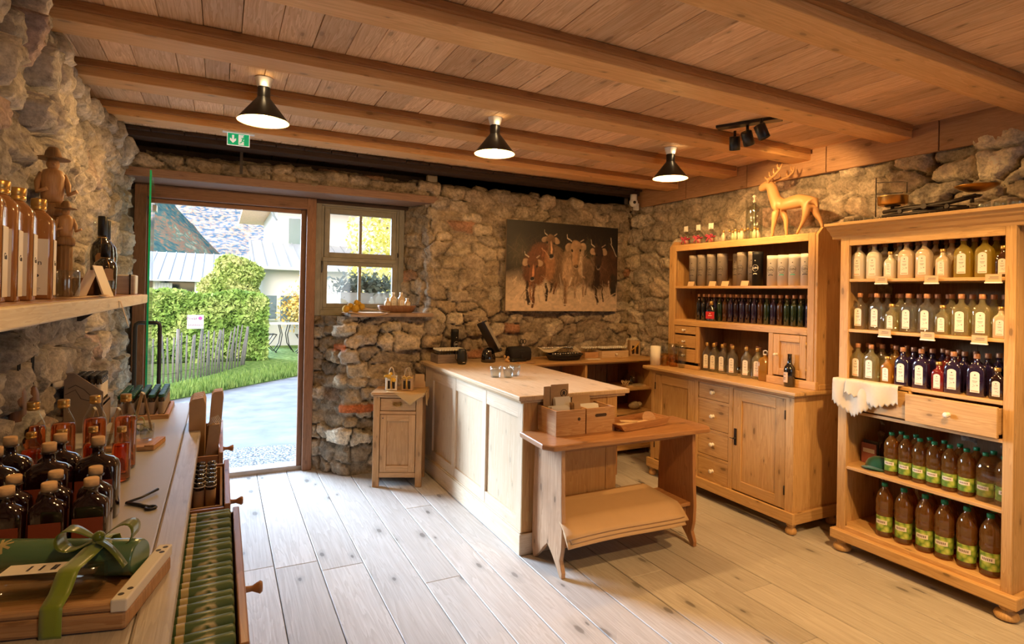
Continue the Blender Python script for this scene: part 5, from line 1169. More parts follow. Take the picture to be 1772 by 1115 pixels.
t = thing('card_reader_flask', 'rounded black barrel-shaped container standing on the counter beside vial box', 'container', (1.815, 4.47, .946))
mb = MB(); mb.lathe([(.030,0),(.037,.006),(.042,.03),(.043,.06),(.040,.09),(.033,.11),(.031,.125),(.024,.130),(.0001,.131)], seg=28); mb.build('body', M['matteblack'], parent=t, local=True)
mb = MB(); mb.tube([(-.036,.0,.105),(-.055,0,.10),(-.058,0,.05),(-.042,0,.03)], .004, 6); mb.build('handle', M['matteblack'], parent=t, local=True)
mb = MB(); mb.box(-.010,.010,-.0425,-.0415,.018,.022); mb.build('logo', M['label'], parent=t, local=True); t.name = 'black_flask'
t = thing('tablet_till', 'tilted black tablet till on round glossy foot on the counter', 'tablet', (2.10, 4.55, .946), R(-8))
mb = MB(); mb.M = Matrix.Rotation(R(8), 4, 'Z') @ Matrix.Translation((.0,0,.215)) @ Matrix.Rotation(R(-27), 4, 'Y') @ Matrix.Rotation(R(-12), 4, 'X'); mb.box(-.012,.018,-.10,.10,-.15,.15)
mb.build('tablet_body', M['black'], parent=t, local=True, bevel=.006)
mb2 = MB(); mb2.M = mb.M; mb2.box(.018,.019,-.08,.08,-.115,.115); 
mb3 = MB(); mb3.M = mb.M; mb3.box(-.008,.016,-.1015,-.1005,-.12,.135); mb3.build('screen', plain('dim_screen', (.30,.27,.23), .15, noise=.5, nscale=25), parent=t, local=True)
mb = MB(); mb.lathe([(.062,0),(.066,.01),(.062,.05),(.05,.10),(.03,.125),(.0001,.13)], seg=28, c=(-.01,-.02,0)); mb.build('foot', M['blackgl'], parent=t, local=True)
t = thing('padded_case', 'black padded zip case on the counter right of the tablet', 'bag', (2.43, 4.62, .946))
mb = MB(); mb.loft([(0,.105,.062,5),(.01,.112,.068,5),(.07,.114,.07,5),(.105,.110,.066,4),(.118,.095,.052,3)], n=32); mb.build('body', plain('black_nylon', (.018,.016,.018), .8, bump=.2, nscale=200), parent=t, local=True)
mb = MB(); mb.tube([(.113*math.cos(a), .07*math.sin(a), .078) for a in [2*PI*k/28 for k in range(28)]], .0025, 6, closed=True); mb.box(-.01,.01,-.075,-.07,.03,.05); mb.build('zip', M['black'], parent=t, local=True)
t = thing('card_terminal', 'flat black card terminal lying before the padded case', 'terminal', (2.36, 4.50, .946), R(12))
mb = MB(); mb.loft([(0,.085,.035,5),(.012,.088,.038,5),(.028,.08,.033,4)], n=24); mb.build('body', M['black'], parent=t, local=True)
mb = MB(); mb.box(-.07,.07,-.036,-.030,.02,.032); mb.build('screen', M['matteblack'], parent=t, local=True, bevel=.002)
t = thing('scissors', 'black handled scissors standing up behind the padded case', 'scissors', (2.53, 4.72, .946))
mb = MB()
for s in (-1,1): mb.tube([(s*.016+.014*math.cos(a), 0, .155+.022*math.sin(a)) for a in [2*PI*k/14 for k in range(14)]], .0035, 6, closed=True)
mb.build('handles', M['black'], parent=t, local=True)
mb = MB(); mb.prism([(-.012,.135),(.004,.135),(.006,.0),(.002,0)], 'y', -.001, .001); mb.prism([(.012,.135),(-.004,.135),(-.006,.0),(-.002,0)], 'y', .001, .003); mb.build('blades', M['steel'], parent=t, local=True)
mb = MB()
for (x, y, z, r) in ((2.235,4.47,.965,.018),(2.255,4.48,.985,.014),(2.225,4.49,.995,.012),(2.25,4.46,.958,.012)): mb.ball((x,y,z), r, seg=8, rings=5)
tag(mb.build('dried_flower', plain('dried_flower', (.62,.38,.16), .8, noise=.4, nscale=60), org=(2.24,4.47,.946)), 'little bunch of dried flowers lying between tablet foot and terminal', 'flower')
mb = MB(); mb.box(2.30,2.47,4.36,4.42,.946,.952); tag(mb.build('wooden_strip', M['crate'], org=(2.38,4.39,.946)), 'thin wooden strip lying on the counter before the terminal', 'strip')
CG = tumbler(.040, .078, taper=.8)
for i, (x, y) in enumerate(((1.765,3.70),(1.85,3.665),(1.93,3.72))): CG.put((x, y, .946), 0, 'empty fluted clear glass on the counter, %s from the left of three' % ORD[i], 'three fluted glasses on the counter')

# ------------------------------------------------------------------ on and in the back shelf unit
M['basket'] = plain('black_wicker', (.022,.016,.012), .7, noise=.4, nscale=120, bump=.6)
t = thing('wicker_tray', 'oval black wicker tray on the low shelf unit beneath the painting', 'tray', (2.86, 4.52, .94))
mb = MB(); mb.loft([(0,.15,.075,2),(.01,.165,.09,2),(.05,.19,.11,2),(.055,.185,.105,2),(.02,.15,.08,2),(.012,.0001,.0001,2)], n=32, cap=False); mb.tube([(.19*math.cos(a), .11*math.sin(a), .052+.004*math.sin(12*a)) for a in [2*PI*k/48 for k in range(48)]], .006, 6, closed=True); mb.build('wicker_bowl', M['basket'], parent=t, local=True)
mb = MB(); mb.grid(lambda a, b: (-.21+.42*a, -.02+.12*b, .075+.02*math.sin(PI*a)+.03*(a-.5)**2*4*(b)-.02*math.sin(8*a)*(1-b)), 16, 6); tag(mb.build('napkin', M['linen'], org=(2.86,4.56,.945), local=True), 'folded cream cloth laid over the black wicker tray', 'napkin')
MG = vial('vialdark', 'silver', .055, .008)
MP = vial('vialpale', 'silver', .085, .009)
for i in range(11): MG.put((2.72+.027*i, 4.49, .952), 0, 'small dark vial lying in the front of the wicker tray', 'dark vials in the wicker tray')
for i in range(15):
    for j in range(2): MP.put((2.70+.0225*i, 4.62+.03*j, .965), 0, 'clear vial with silver cap standing behind the wicker tray', 'clear vials behind the wicker tray')
tray_box('vial_rack', 'pale wooden rack of white-capped vials right of the wicker tray', 'rack', 3.135, 3.292, 4.58, 4.70, .94, .055, 'crate')
t = tray_box('drawer_box', 'small pine box with a round knob holding vials beneath painting', 'box', 3.30, 3.62, 4.53, 4.68, .94, .068, 'counter'); knob(t, (3.46, 4.53, .975), .010, (0,-1,0), M['label'])
VW = vial('vialpale', 'porcelain', .095, .0095)
for i in range(12):
    for j in range(4): VW.put((3.32+.0255*i, 4.555+.032*j, .947), 0, 'white-capped vial packed in the pine box with knob', 'white capped vials in the pine box')
for i in range(8):
    for j in range(3): VW.put((3.155+.0285*i if i < 5 else 3.285, 4.60+.032*j, .948), 0, 'white-capped vial standing in the pale wooden rack', 'white capped vials in the rack') if i < 5 else None
for i, (x, y, rz) in enumerate(((3.12,4.48,.2),(3.19,4.47,-.3))):
    mb = MB(); mb.M = Matrix.Translation((x,y,.94)) @ Matrix.Rotation(rz, 4, 'Z'); mb.box(-.04,.04,-.02,.02,0,.004); tag(mb.build('paper_slip', M['paper'], org=(x,y,.94)), '%s white paper slip lying before the pale rack' % ('left','right')[i], 'paper', 'paper slips before the rack')
def bag(name, label, W, D, H, mat, loc, rz, win=True, handle=True):
    t = thing(name, label, 'bag', loc, rz); mb = MB(); mb.loft([(0,W,D,9),(H*.6,W,D,9),(H,W*.98,D*.9,9)], n=28, cap=False); mb.loft([(0,W,D,9),(.002,W,D,9)], n=28); mb.build('paper_body', mat, parent=t, local=True)
    if win:
        mb = MB(); mb.box(-W*.62,-W*.22,-D-.001,-D+.0005,H*.12,H*.68); mb.box(W*.12,W*.62,-D-.001,-D+.0005,H*.12,H*.68); mb.build('window', M['vialdark'], parent=t, local=True)
    if handle:
        for s in (-1,1): mb = MB(); mb.tube([(W*.45*math.cos(a), s*D*.8, H-.02+(.085)*math.sin(a)**.8 if math.sin(a) > 0 else H-.02) for a in [PI*k/14 for k in range(15)]], .0028, 6); mb.build('cord_handle', M['kraftcord'], parent=t, local=True)
    return t
M['kraftcord'] = plain('paper_cord', (.62,.48,.33), .7); M['ribgold'] = plain('golden_ribbon', (.62,.34,.05), .4, sheen=.3)
t = bag('gift_box', 'brown gift box with gold bow in the corner on the shelf unit', .055, .05, .15, M['card'], (3.79, 4.66, .94), R(-20), True, False)
mb = MB(); mb.tube([(-.05,-.055,.05),(0,-.06,.09),(.03,-.058,.13)], .007, 6); mb.tube([(-.01,-.058,.04),(0,-.06,.09),(.015,-.058,.10)], .007, 6); mb.build('bow', M['ribgold'], parent=t, local=True)
# inside the shelf unit
t = thing('glass_dome', 'clear glass dome with a small dark bottle on the shelf board', 'dome', (3.70, 4.55, .652))
mb = MB(); mb.lathe([(.10,0),(.10,.06),(.085,.10),(.05,.13),(.012,.142),(.012,.155),(.0001,.16)], seg=32, cap=False); mb.build('glass_cover', M['tumbler'], parent=t, local=True)
mb = MB(); mb.lathe([(.02,0),(.022,.05),(.012,.07),(.008,.095)], seg=14, c=(-.03,0,.002)); mb.build('dark_bottle', M['blackgl'], parent=t, local=True)
mb = MB(); mb.box(-.13,.10,-.08,.02,0,.012); mb.build('tray', M['counter'], parent=t, local=True)
mb = MB()
rs = random.Random(5)
for k in range(16): a = rs.uniform(-.6,.6); mb.tube([(3.56+rs.uniform(-.03,.03),4.50,.655),(3.56+.10*a,4.49+rs.uniform(-.02,.02),.70+rs.uniform(0,.02))], .003, 5)
tag(mb.build('wood_sticks', M['counter'], org=(3.56,4.5,.652)), 'bundle of pale wooden sticks left of the glass dome', 'sticks')
mb = MB(); mb.ball((0,0,.04), .055, sc=(1.2,.8,.75)); mb.ball((.05,-.02,.05), .025); tag(mb.build('cloth_bundle', plain('pale_yarn', (.45,.36,.24), .9, noise=.3, nscale=60, bump=.5), org=(3.68,4.50,.422), local=True), 'pale rounded bundle lying on the lower board of the shelf unit', 'bundle')
# behind the bench: small step crate and a tray on the floor
t = thing('wooden_crate', 'open wooden crate standing upright on the floor behind the counter', 'crate', (2.95, 4.1, 0))
mb = MB(); mb.box(2.80,3.08,3.98,4.26,.0,.015); mb.box(2.80,3.08,3.98,4.26,.36,.375); mb.box(2.80,2.815,3.98,4.26,.015,.36,grain='z'); mb.box(3.065,3.08,3.98,4.26,.015,.36,grain='z'); mb.build('frame', M['old'], parent=t, bevel=.002)
mb = MB(); mb.box(2.815,3.065,4.245,4.26,.015,.36); mb.build('back', M['old'], parent=t)

# ------------------------------------------------------------------ on the bench
def crate(name, label, x0, x1, y0, y1, z, h, mat, slot=True, rz=0):
    t = tray_box(name, label, 'crate', x0, x1, y0, y1, z, h, mat, .012, rz)
    if slot:
        w, d = (x1-x0)/2, (y1-y0)/2; mb = MB()
        mb.prism([(-.032+.009*math.cos(a), h*.70+.009*math.sin(a)) for a in [PI/2+PI*k/8 for k in range(9)]]+[(.032+.009*math.cos(a), h*.70+.009*math.sin(a)) for a in [-PI/2+PI*k/8 for k in range(9)]], 'y', -d-.0012, -d+.001); mb.build('hand_slot', M['dark'], parent=t, local=True)
    return t
c1 = crate('card_crate', 'pine crate of cards and envelopes on the bench left end', 1.705, 1.905, 2.765, 2.99-.01, .740, .145, 'crate', False)
mb = MB(); mb.lathe([(.010,0),(.010,.0015),(0,.0015)], seg=14, axis='y', c=(.055,-.1085,.09)); mb.build('knot_hole', M['dark'], parent=c1, local=True)
c2 = crate('card_crate', 'pine crate with oval hand slot, right of the other on bench', 1.912, 2.115, 2.765, 2.98, .740, .145, 'crate', True)
def cards(x0, x1, y, z0, z1, lean, n, mat, name, lab, grp, rnd=.004, gap=.007):
    for i in range(n):
        mb = MB(); mb.M = Matrix.Translation(((x0+x1)/2, y+gap*i, z0)) @ Matrix.Rotation(lean+random.uniform(-.02,.02), 4, 'X'); w = (x1-x0)/2+random.uniform(-rnd,rnd); mb.box(-w, w, -.0015, .0015, 0, z1-z0+random.uniform(-rnd,rnd), m=0)
        tag(mb.build(name, mat, org=((x0+x1)/2, y+gap*i, z0)), lab, name.replace('_',' '), grp)
M['envwhite'] = plain('white_envelope', (.80,.78,.74), .6); M['envbrown'] = plain('brown_envelope', (.52,.34,.18), .7)
t = thing('card_folder', 'tall brown folder with round black emblem at back of left crate', 'folder', (1.80, 2.945, .752)); 
mb = MB(); mb.box(-.075,.075,.0,.003,0,.245); mb.box(-.03,.095,-.006,-.003,0,.255); mb.build('board', M['card'], parent=t, local=True)
mb = MB(); mb.tube([(.062+.022*math.cos(a), -.0075, .20+.022*math.sin(a)) for a in [2*PI*k/24 for k in range(24)]], .0022, 5, closed=True); mb.lathe([(.010,0),(.008,.001),(0,.001)], seg=12, axis='y', c=(.062,-.0075,.203)); mb.prism([(.050,.186),(.056,.20),(.062,.213),(.066,.213),(.072,.186),(.066,.186),(.062,.198),(.057,.186)], 'y', -.0078, -.0066); mb.build('emblem', M['ink'], parent=t, local=True)
cards(1.725, 1.84, 2.80, .752, .895, -.25, 9, M['envwhite'], 'white_card', 'white card filed leaning back in the left pine crate', 'white cards in the left crate')
cards(1.85, 1.893, 2.79, .752, .915, -.1, 5, M['envbrown'], 'brown_card', 'brown card divider at the right side of the left crate', 'brown card dividers in the left crate', gap=.011)
cards(1.785, 1.89, 2.885, .752, .935, -.15, 3, M['envwhite'], 'tall_card', 'taller white card behind the others in the left crate', 'tall white cards', gap=.009)
cards(1.93, 2.095, 2.86, .752, .885, -.35, 5, M['envwhite'], 'flat_envelope', 'white envelope leaning in the crate with the hand slot', 'white envelopes in the right crate', gap=.012)
mb = MB(); mb.prism([(-.075,0),(.06,0),(.06,.16),(.045,.18),(-.06,.18),(-.075,.165)], 'y', 0, .003); tag(mb.build('divider_board', M['envbrown'], org=(2.0,2.945,.752), local=True), 'light brown divider board with cut corners in the right crate', 'divider')
t = thing('dough_tray', 'shallow dark wooden trough with slices on the bench right half', 'tray', (2.335, 2.83, .741), R(8))
mb = MB(); mb.prism([(-.20,0),(.17,0),(.21,.045),(.20,.048),(.165,.010),(-.195,.010),(-.235,.045),(-.245,.042)], 'y', -.085, .085, grain='w'); mb.prism([(-.20,0),(.17,0),(.21,.045),(-.24,.042)], 'y', -.092, -.085, grain='u'); mb.prism([(-.20,0),(.17,0),(.21,.045),(-.24,.042)], 'y', .085, .092, grain='u'); mb.build('trough', M['old'], parent=t, local=True, bevel=.002)
M['slice'] = wood('wood_slice', (.56,.35,.20), (.40,.20,.10), rough=.6, knot=.1)
mb = MB(); mb.M = Matrix.Translation((2.44,2.84,.765)) @ Matrix.Rotation(R(66), 4, 'X'); mb.lathe([(.052,0),(.052,.008)], seg=28); tag(mb.build('wood_slice', M['slice'], org=(2.44,2.84,.765)), 'round pale wood slice leaning in the trough right end', 'slice')
for i, (x, y, rz, w) in enumerate(((2.24,2.81,.1,.08),(2.30,2.85,-.25,.07),(2.36,2.80,.3,.06))):
    mb = MB(); mb.M = Matrix.Translation((x,y,.755+.004*i)) @ Matrix.Rotation(rz, 4, 'Z') @ Matrix.Rotation(.06, 4, 'Y'); mb.prism([(-w,-.018),(-w*.3,-.026),(w,-.016),(w*.9,.014),(w*.2,.024),(-w*.95,.016)], 'z', 0, .006); tag(mb.build('bark_piece', M['counter'], org=(x,y,.755)), 'flat pale wooden piece in the trough, %s from left' % ORD[i], 'wood piece', 'pale pieces in the trough')
mb = MB(); mb.box(2.125,2.175,2.74,2.80,.741,.752); tag(mb.build('wooden_block', M['old'], org=(2.15,2.77,.741)), 'small flat wooden block beside the right crate on the bench', 'block')

# ------------------------------------------------------------------ on the small cabinet
CO = Vector((1.085, 4.50, 0)); CA = R(-24)
def cabp(x, y, z): return CO + Matrix.Rotation(CA, 3, 'Z') @ Vector((x, y, z))
M['yellowrib'] = plain('mustard_ribbon', (.72,.42,.06), .5, sheen=.2); M['yellowleaf'] = plain('yellow_leaf', (.72,.40,.03), .5)
M['clothtan'] = plain('tan_leather_cloth', (.56,.35,.14), .75, noise=.08, nscale=30)
mb = MB()
def clo(a, b):
    x = .10+.305*a; y = -.030+.25*b
    if b < .34:
        hang = (.34-b)/.34*(.10*max(0, 1-abs(a-.62)/.42)); return tuple(cabp(x, -.030, .7535-hang))
    return tuple(cabp(x, -.030+.27*(b-.34)/.66, .7535))
mb.grid(clo, 24, 16); tag(mb.build('table_cloth', M['clothtan'], org=tuple(cabp(.2,.1,.75)), solid=.002), 'tan cloth hanging over the front corner of the small cabinet', 'cloth')
mb = MB(); mb.grid(lambda a, b: tuple(cabp(.409+.004*b+.006*math.sin(9*a), .0+.22*a, .752-.12*b*(.5+.5*abs(math.sin(3*a+.6))))), 16, 8); tag(mb.build('side_cloth', M['clothtan'], org=tuple(cabp(.41,.1,.7)), solid=.002), 'end of tan cloth hanging down the right side of small cabinet', 'cloth')
for i, (x, mat, lab) in enumerate(((.125, M['paper'], 'small white paper gift bag with yellow leaves on the small cabinet'), (.255, M['card'], 'small brown paper gift bag with ribbon on the small cabinet'))):
    p = cabp(x, .075, .757); t = bag('gift_bag', lab, .046, .030, .115, mat, tuple(p), CA+R(-6 if i else 8))
    mb = MB(); mb.tube([(0,-.033,.10),(-.002,-.034,.06),(.004,-.034,.012)], .006, 5)
    for s in (-1,1): mb.tube([(0,-.035,.10),(s*.022,-.042,.118),(s*.036,-.040,.106),(s*.02,-.036,.096),(0,-.035,.10)], .005, 5)
    if i == 1:
        mb.tube([(-.046,-.03,.088),(0,-.034,.100),(.046,-.03,.104)], .005, 5)
    mb.build('ribbon', M['yellowrib'], parent=t, local=True)
    if i == 0:
        mb = MB(); mb.ball((-.03,-.035,.115), .016, sc=(1.8,.5,.8)); mb.ball((.018,-.038,.085), .018, sc=(1,.4,1)); mb.ball((-.005,-.036,.132), .014); mb.build('leaves', M['yellowleaf'], parent=t, local=True)
mb = MB(); mb.M = Matrix.Translation(cabp(.335,.19,.757)) @ Matrix.Rotation(CA, 4, 'Z'); mb.prism([(-.05,0),(.05,0),(.05,.05),(.042,.055),(.042,.105),(.036,.112),(-.03,.112),(-.036,.10),(-.036,.055),(-.05,.04)], 'y', 0, .012); tag(mb.build('kraft_board', M['kraft'], org=tuple(cabp(.335,.19,.757))), 'cut-out brown board standing at the back of small cabinet', 'board')

# ------------------------------------------------------------------ window sill objects
t = thing('carved_trough', 'small dark carved wooden trough on the window sill', 'trough', (1.375, 4.92, 1.363))
mb = MB(); mb.loft([(0,.13,.04,3),(.012,.15,.05,3),(.055,.17,.065,3),(.062,.165,.062,3),(.06,.155,.052,3),(.02,.135,.04,3)], n=28, cap=True); mb.build('trough_body', M['brownwood'], parent=t, local=True)
SB = {k: flask('cream', 'porcelain', h, w, .018, True, 'cream_bottle') for k, (h, w) in {'a': (.155,.032), 'b': (.105,.026)}.items()}
for i, (k, x, y) in enumerate((('b',1.285,4.90),('a',1.345,4.94),('a',1.405,4.90),('b',1.47,4.93))): SB[k].put((x, y, 1.385), R(6), '%s cream bottle, %s from left in the sill trough' % ('tall' if k == 'a' else 'short', ORD[i]), 'cream bottles in the sill trough')
M['yellowfl'] = plain('yellow_dried_flower', (.50,.30,.03), .8, noise=.3, nscale=90, bump=.5)
t = thing('dried_bouquet', 'bunch of dried yellow flowers lying on paper on the window sill', 'flowers', (1.02, 4.86, 1.363))
mb = MB(); rs = random.Random(8)
for (x, y, z, r) in ((-.10,-.03,.03,.030),(-.06,0,.05,.028),(-.02,-.02,.035,.034),(.01,.02,.065,.030),(-.01,.0,.085,.022),(.035,-.01,.05,.026)): mb.ball((x,y,z), r, seg=12, rings=8, sc=(1,1,1.1))
mb.build('blossoms', M['yellowfl'], parent=t, local=True)
for k in range(6): 
    mb = MB(); mb.tube([(.03,0,.05-.005*k),(.16,.01+.006*k,.022),(.27,-.03+.015*k,.008)], .0022, 5); mb.build('stem', M['kraftcord'], parent=t, local=True)
mb = MB(); mb.grid(lambda a, b: (.87+.40*a+.06*b*(1-a), 4.775+.16*b, 1.366+.012*math.sin(PI*a*2)*(1-b)-.022*(1-b)**3*math.sin(PI*a)), 14, 8); tag(mb.build('wrapping_sheet', M['kraft'], org=(1.05,4.85,1.365), solid=.0015), 'crumpled brown sheet under the dried bouquet on the sill', 'paper')
# ------------------------------------------------------------------ bottles on the desk, left foreground
ZD = .9136
M['redlabel'] = plain('maroon_label', (.22,.045,.022), .7, noise=.05, nscale=40); M['cork'] = plain('pale_cork', (.66,.42,.21), .75, noise=.15, nscale=120, bump=.3)
M['redliq'] = thin_glass('red_orange_liqueur', (.93,.34,.16)); 
def round_bottle(h, r, liq):
    t = thing('liqueur_bottle', 'r', 'bottle'); k = h/.255
    mb = MB(); mb.lathe([(r*.9,0),(r,.005),(r,.165*k),(r*.93,.185*k),(r*.55,.215*k),(r*.42,.225*k),(r*.40,.242*k)], seg=28); mb.build('glass', M['bottleglass'], parent=t, local=True)
    mb = MB(); mb.lathe([(r*.85,.004),(r*.94,.008),(r*.94,.165*k),(r*.88,.180*k),(.0001,.181*k)], seg=28); mb.build('liquid', M[liq], parent=t, local=True)
    mb = MB(); mb.lathe([(r*.46,.232*k),(r*.50,.234*k),(r*.50,.240*k),(r*.46,.241*k),(r*.50,.243*k),(r*.50,.256*k),(r*.46,.258*k)], seg=20); mb.build('screw_cap', M['gold'], parent=t, local=True)
    return Proto(t)
M['redsolid'] = liquid('orange_red_liqueur_bulk', (.90,.24,.07), 1.2)
RT = round_bottle(.255, .034, 'redsolid'); RS = round_bottle(.175, .027, 'redsolid')
for i, (x, y) in enumerate(((-.530,2.325),(-.455,2.34),(-.378,2.39),(-.290,2.39))): RT.put((x, y, ZD), 0, 'tall round bottle of orange-red liqueur, %s from the left on the desk' % ORD[i], 'tall orange-red bottles on the desk')
for i, (x, y) in enumerate(((-.515,2.245),(-.44,2.255),(-.362,2.265),(-.281,2.235))): RS.put((x, y, ZD), 0, 'short round bottle of orange-red liqueur, %s from the left on the desk' % ORD[i], 'short orange-red bottles on the desk')
def dark_flask(h, w):
    t = thing('corked_flask', 'd', 'bottle'); k = h/.215; d = w*.56
    mb = MB(); mb.loft([(0,w*.92,d*.9,4),(.006,w,d,5),(.140*k,w,d,5),(.156*k,w*.93,d*.93,3.5),(.166*k,w*.72,d*.8,2.6),(.173*k,.017,.017,2),(.180*k,.0135,.0135,2),(.194*k,.0135,.0135,2),(.196*k,.0165,.0165,2),(.200*k,.0165,.0165,2)], n=32); mb.build('glass_body', M['darkred'], parent=t, local=True)
    mb = MB(); mb.lathe([(.0125,.198*k),(.0125,.200*k+.002),(.0155,.202*k),(.0155,h+.006),(.014,h+.008)], seg=22); mb.build('cork', M['cork'], parent=t, local=True)
    mb = MB(); mb.box(-w*.86, w*.86, -d-.0012, -d-.0002, .012*k, .112*k); mb.build('label', M['redlabel'], parent=t, local=True, bevel=.0004)
    mb = MB(); mb.tube([(.0172*math.cos(a), .0172*math.sin(a), .198*k) for a in [2*PI*q/20 for q in range(20)]], .0022, 6, closed=True); mb.build('collar', M['bottleglass'], parent=t, local=True)
    return Proto(t)
DL = dark_flask(.215, .050); DS = dark_flask(.168, .036)
for i, (x, y) in enumerate(((-.50,1.985),(-.39,1.975),(-.50,1.872),(-.392,1.872),(-.292,1.90))): DL.put((x, y, ZD), R(-8), 'large dark corked flask, %s, on the desk' % ('left of the back pair','right of the back pair','left of the front three','middle of the front three','right of the front three')[i], 'large dark corked flasks')
for i, (x, y) in enumerate(((-.435,1.762),(-.356,1.767),(-.276,1.77),(-.425,1.668),(-.348,1.668),(-.268,1.67))): DS.put((x, y, ZD), R(-8), 'small dark corked flask, %s, near the gift set' % ('back row left','back row middle','back row right','front row left','front row middle','front row right')[i], 'small dark corked flasks')
for i, (x, y) in enumerate(((-.515,1.76),(-.505,1.66),(-.58,2.1),(-.60,1.95))): (DS if i < 2 else DL).put((x, y, ZD), R(-8), 'dark corked flask at the wall side edge of the group, mostly cut off', 'dark flasks cut off by the picture edge')
# bottle opener
mb = MB(); mb.tube([(-.235,1.985,ZD+.005),(-.20,2.01,ZD+.008),(-.163,2.065,ZD+.010)], [.004,.0035,.0045], 8); mb.tube([(-.235,1.985,ZD+.005),(-.20,1.955,ZD+.004),(-.175,1.925,ZD+.004)], [.004,.006,.006], 8)
mb.tube([(-.168+.013*math.cos(a), 1.918+.013*math.sin(a), ZD+.004) for a in [2*PI*k/14 for k in range(14)]], .004, 6, closed=True); tag(mb.build('bottle_opener', M['black'], org=(-.2,1.98,ZD)), 'black lever bottle opener lying on the grey desk runner', 'opener')
# tasting boards with glass and tent cards between the red bottles and the green vials
tray = thing('serving_board', 'small wooden serving board with a glass behind red bottles', 'board', (-.28, 2.68, ZD), R(-12))
mb = MB(); mb.box(-.10,.075,-.07,.07,0,.016,grain='x'); mb.box(.04,.075,-.07,.07,.016,.022,grain='y'); mb.build('plank', M['crate'], parent=tray, local=True, bevel=.004)
TG = tumbler(.026, .065, flute=False, name='tasting_glass', taper=.85)
for i, (x, y) in enumerate(((-.255,2.69),(-.33,2.70),(-.385,2.68),(-.44,2.82))): TG.put((x, y, ZD+(.022 if i < 2 else 0)), 0, 'small clear tasting glass behind the red bottles, %s from the right' % ORD[i], 'tasting glasses behind the red bottles')
M['tentcard'] = plain('pale_tent_card', (.64,.46,.28), .6)
for i, (x, y, s, h) in enumerate(((-.355,2.74,.9,.145),(-.43,2.72,1,.155),(-.30,2.98,.9,.165))):
    t = thing('tent_card', 'folded brown tent card, %s, standing behind the red bottles' % ('middle','left','right')[i], 'tent card', (x, y, ZD), R(14))
    mb = MB(); w = .035*s
    for q in (-1, 1): mb.prism([(q*.034,0),(q*.002,h),(q*.0045,h),(q*.0365,0)], 'y', -w, w)
    mb.build('folded_card', M['tentcard'], parent=t, local=True)
    mb = MB(); mb.box(-.004,.004,-w*.9,w*.9,h-.004,h+.0015); mb.build('white_edge', M['paper'], parent=t, local=True)
M['olive'] = plain('olive_green_ribbon', (.20,.25,.02), .35, sheen=.4)
t = thing('green_bow', 'olive green ribbon bow tied beside the serving board', 'bow', (-.335, 2.92, ZD))
mb = MB()
for s in (-1,1): mb.grid(lambda a, b, s=s: (s*(.004+.045*math.sin(PI*a)), -.01+.022*b, .03+.035*math.sin(2*PI*a)*(1 if s > 0 else .8)+.02*a), 14, 3)
for s in (-1,1): mb.grid(lambda a, b, s=s: (s*.07*a**.8, -.01+.02*b, .035-.032*a+.02*math.sin(PI*a)), 10, 2)
mb.build('loops', M['olive'], parent=t, local=True, solid=.0015)
# tray of green-capped vials
tray_box('vial_tray', 'long wooden tray full of green-capped vials near the glass door', 'tray', -.445, -.215, 3.20, 3.57, ZD, .022, 'crate', .014)
VG = vial('vialdark', 'vialgreencap', .105, .0135, 'tubegrey')
for i in range(5):
    for j in range(9): VG.put((-.412+.041*i, 3.228+.0395*j, ZD+.0115), 0, 'dark vial with a green cap standing in the long tray', 'green capped vials in the tray')
# cardboard display with black-capped vials
M['cardgrey'] = plain('grey_brown_card', (.27,.21,.17), .75, noise=.08, nscale=40)
t = thing('cardboard_display', 'slanted cardboard display of dark vials leaning at the stone wall', 'display box', (-.52, 3.15, ZD))
mb = MB(); prof = [(2.98,ZD),(2.98,1.105),(3.03,1.175),(3.035,1.175),(3.30,1.06),(3.30,ZD)]
mb.prism([(-.590,ZD),(-.590,1.172),(-.555,1.172),(-.452,1.085),(-.452,ZD)], 'y', 3.03, 3.036, t=.4)
mb.prism([(-.590,ZD),(-.590,1.12),(-.452,1.03),(-.452,ZD)], 'y', 3.22, 3.226); mb.box(-.590,-.587,3.036,3.22,ZD,1.172); mb.box(-.455,-.452,3.036,3.22,ZD,1.02); mb.box(-.587,-.455,3.036,3.22,1.03,1.034)
mb.build('box', M['cardgrey'], parent=t, bevel=.001)
mb = MB(); mb.grid(lambda a, b: (-.59-.03*a, 3.03-.04*a+.001*b, 1.172-.055*b), 3, 3); mb.build('flap', M['paper'], parent=t, solid=.0015)
mb = MB(); mb.M = Matrix.Translation((-.575,3.05,1.172)) @ Matrix.Rotation(R(-24), 4, 'Y'); mb.box(-.016,.016,0,.002,0,.062); mb.box(-.008,.002,0,.002,.06,.085); mb.build('tag_card', M['paper'], parent=t)
mb = MB(); mb.tube([(-.575,3.028,1.105),(-.55,3.028,1.12),(-.52,3.028,1.10),(-.50,3.028,1.075),(-.47,3.028,1.06)], .0012, 5); mb.tube([(-.585,3.028,1.08),(-.55,3.028,1.10),(-.53,3.028,1.06),(-.49,3.028,1.045),(-.46,3.028,1.05)], .0012, 5); mb.build('line_drawing', M['ink'], parent=t)
VB = vial('vialdark', 'black', .12, .0115, 'label')
for i in range(5):
    for j in range(5): VB.put((-.575+.0262*i, 3.055+.034*j, 1.036), 0, 'black-capped dark vial in the slanted cardboard display', 'black capped vials in the display')
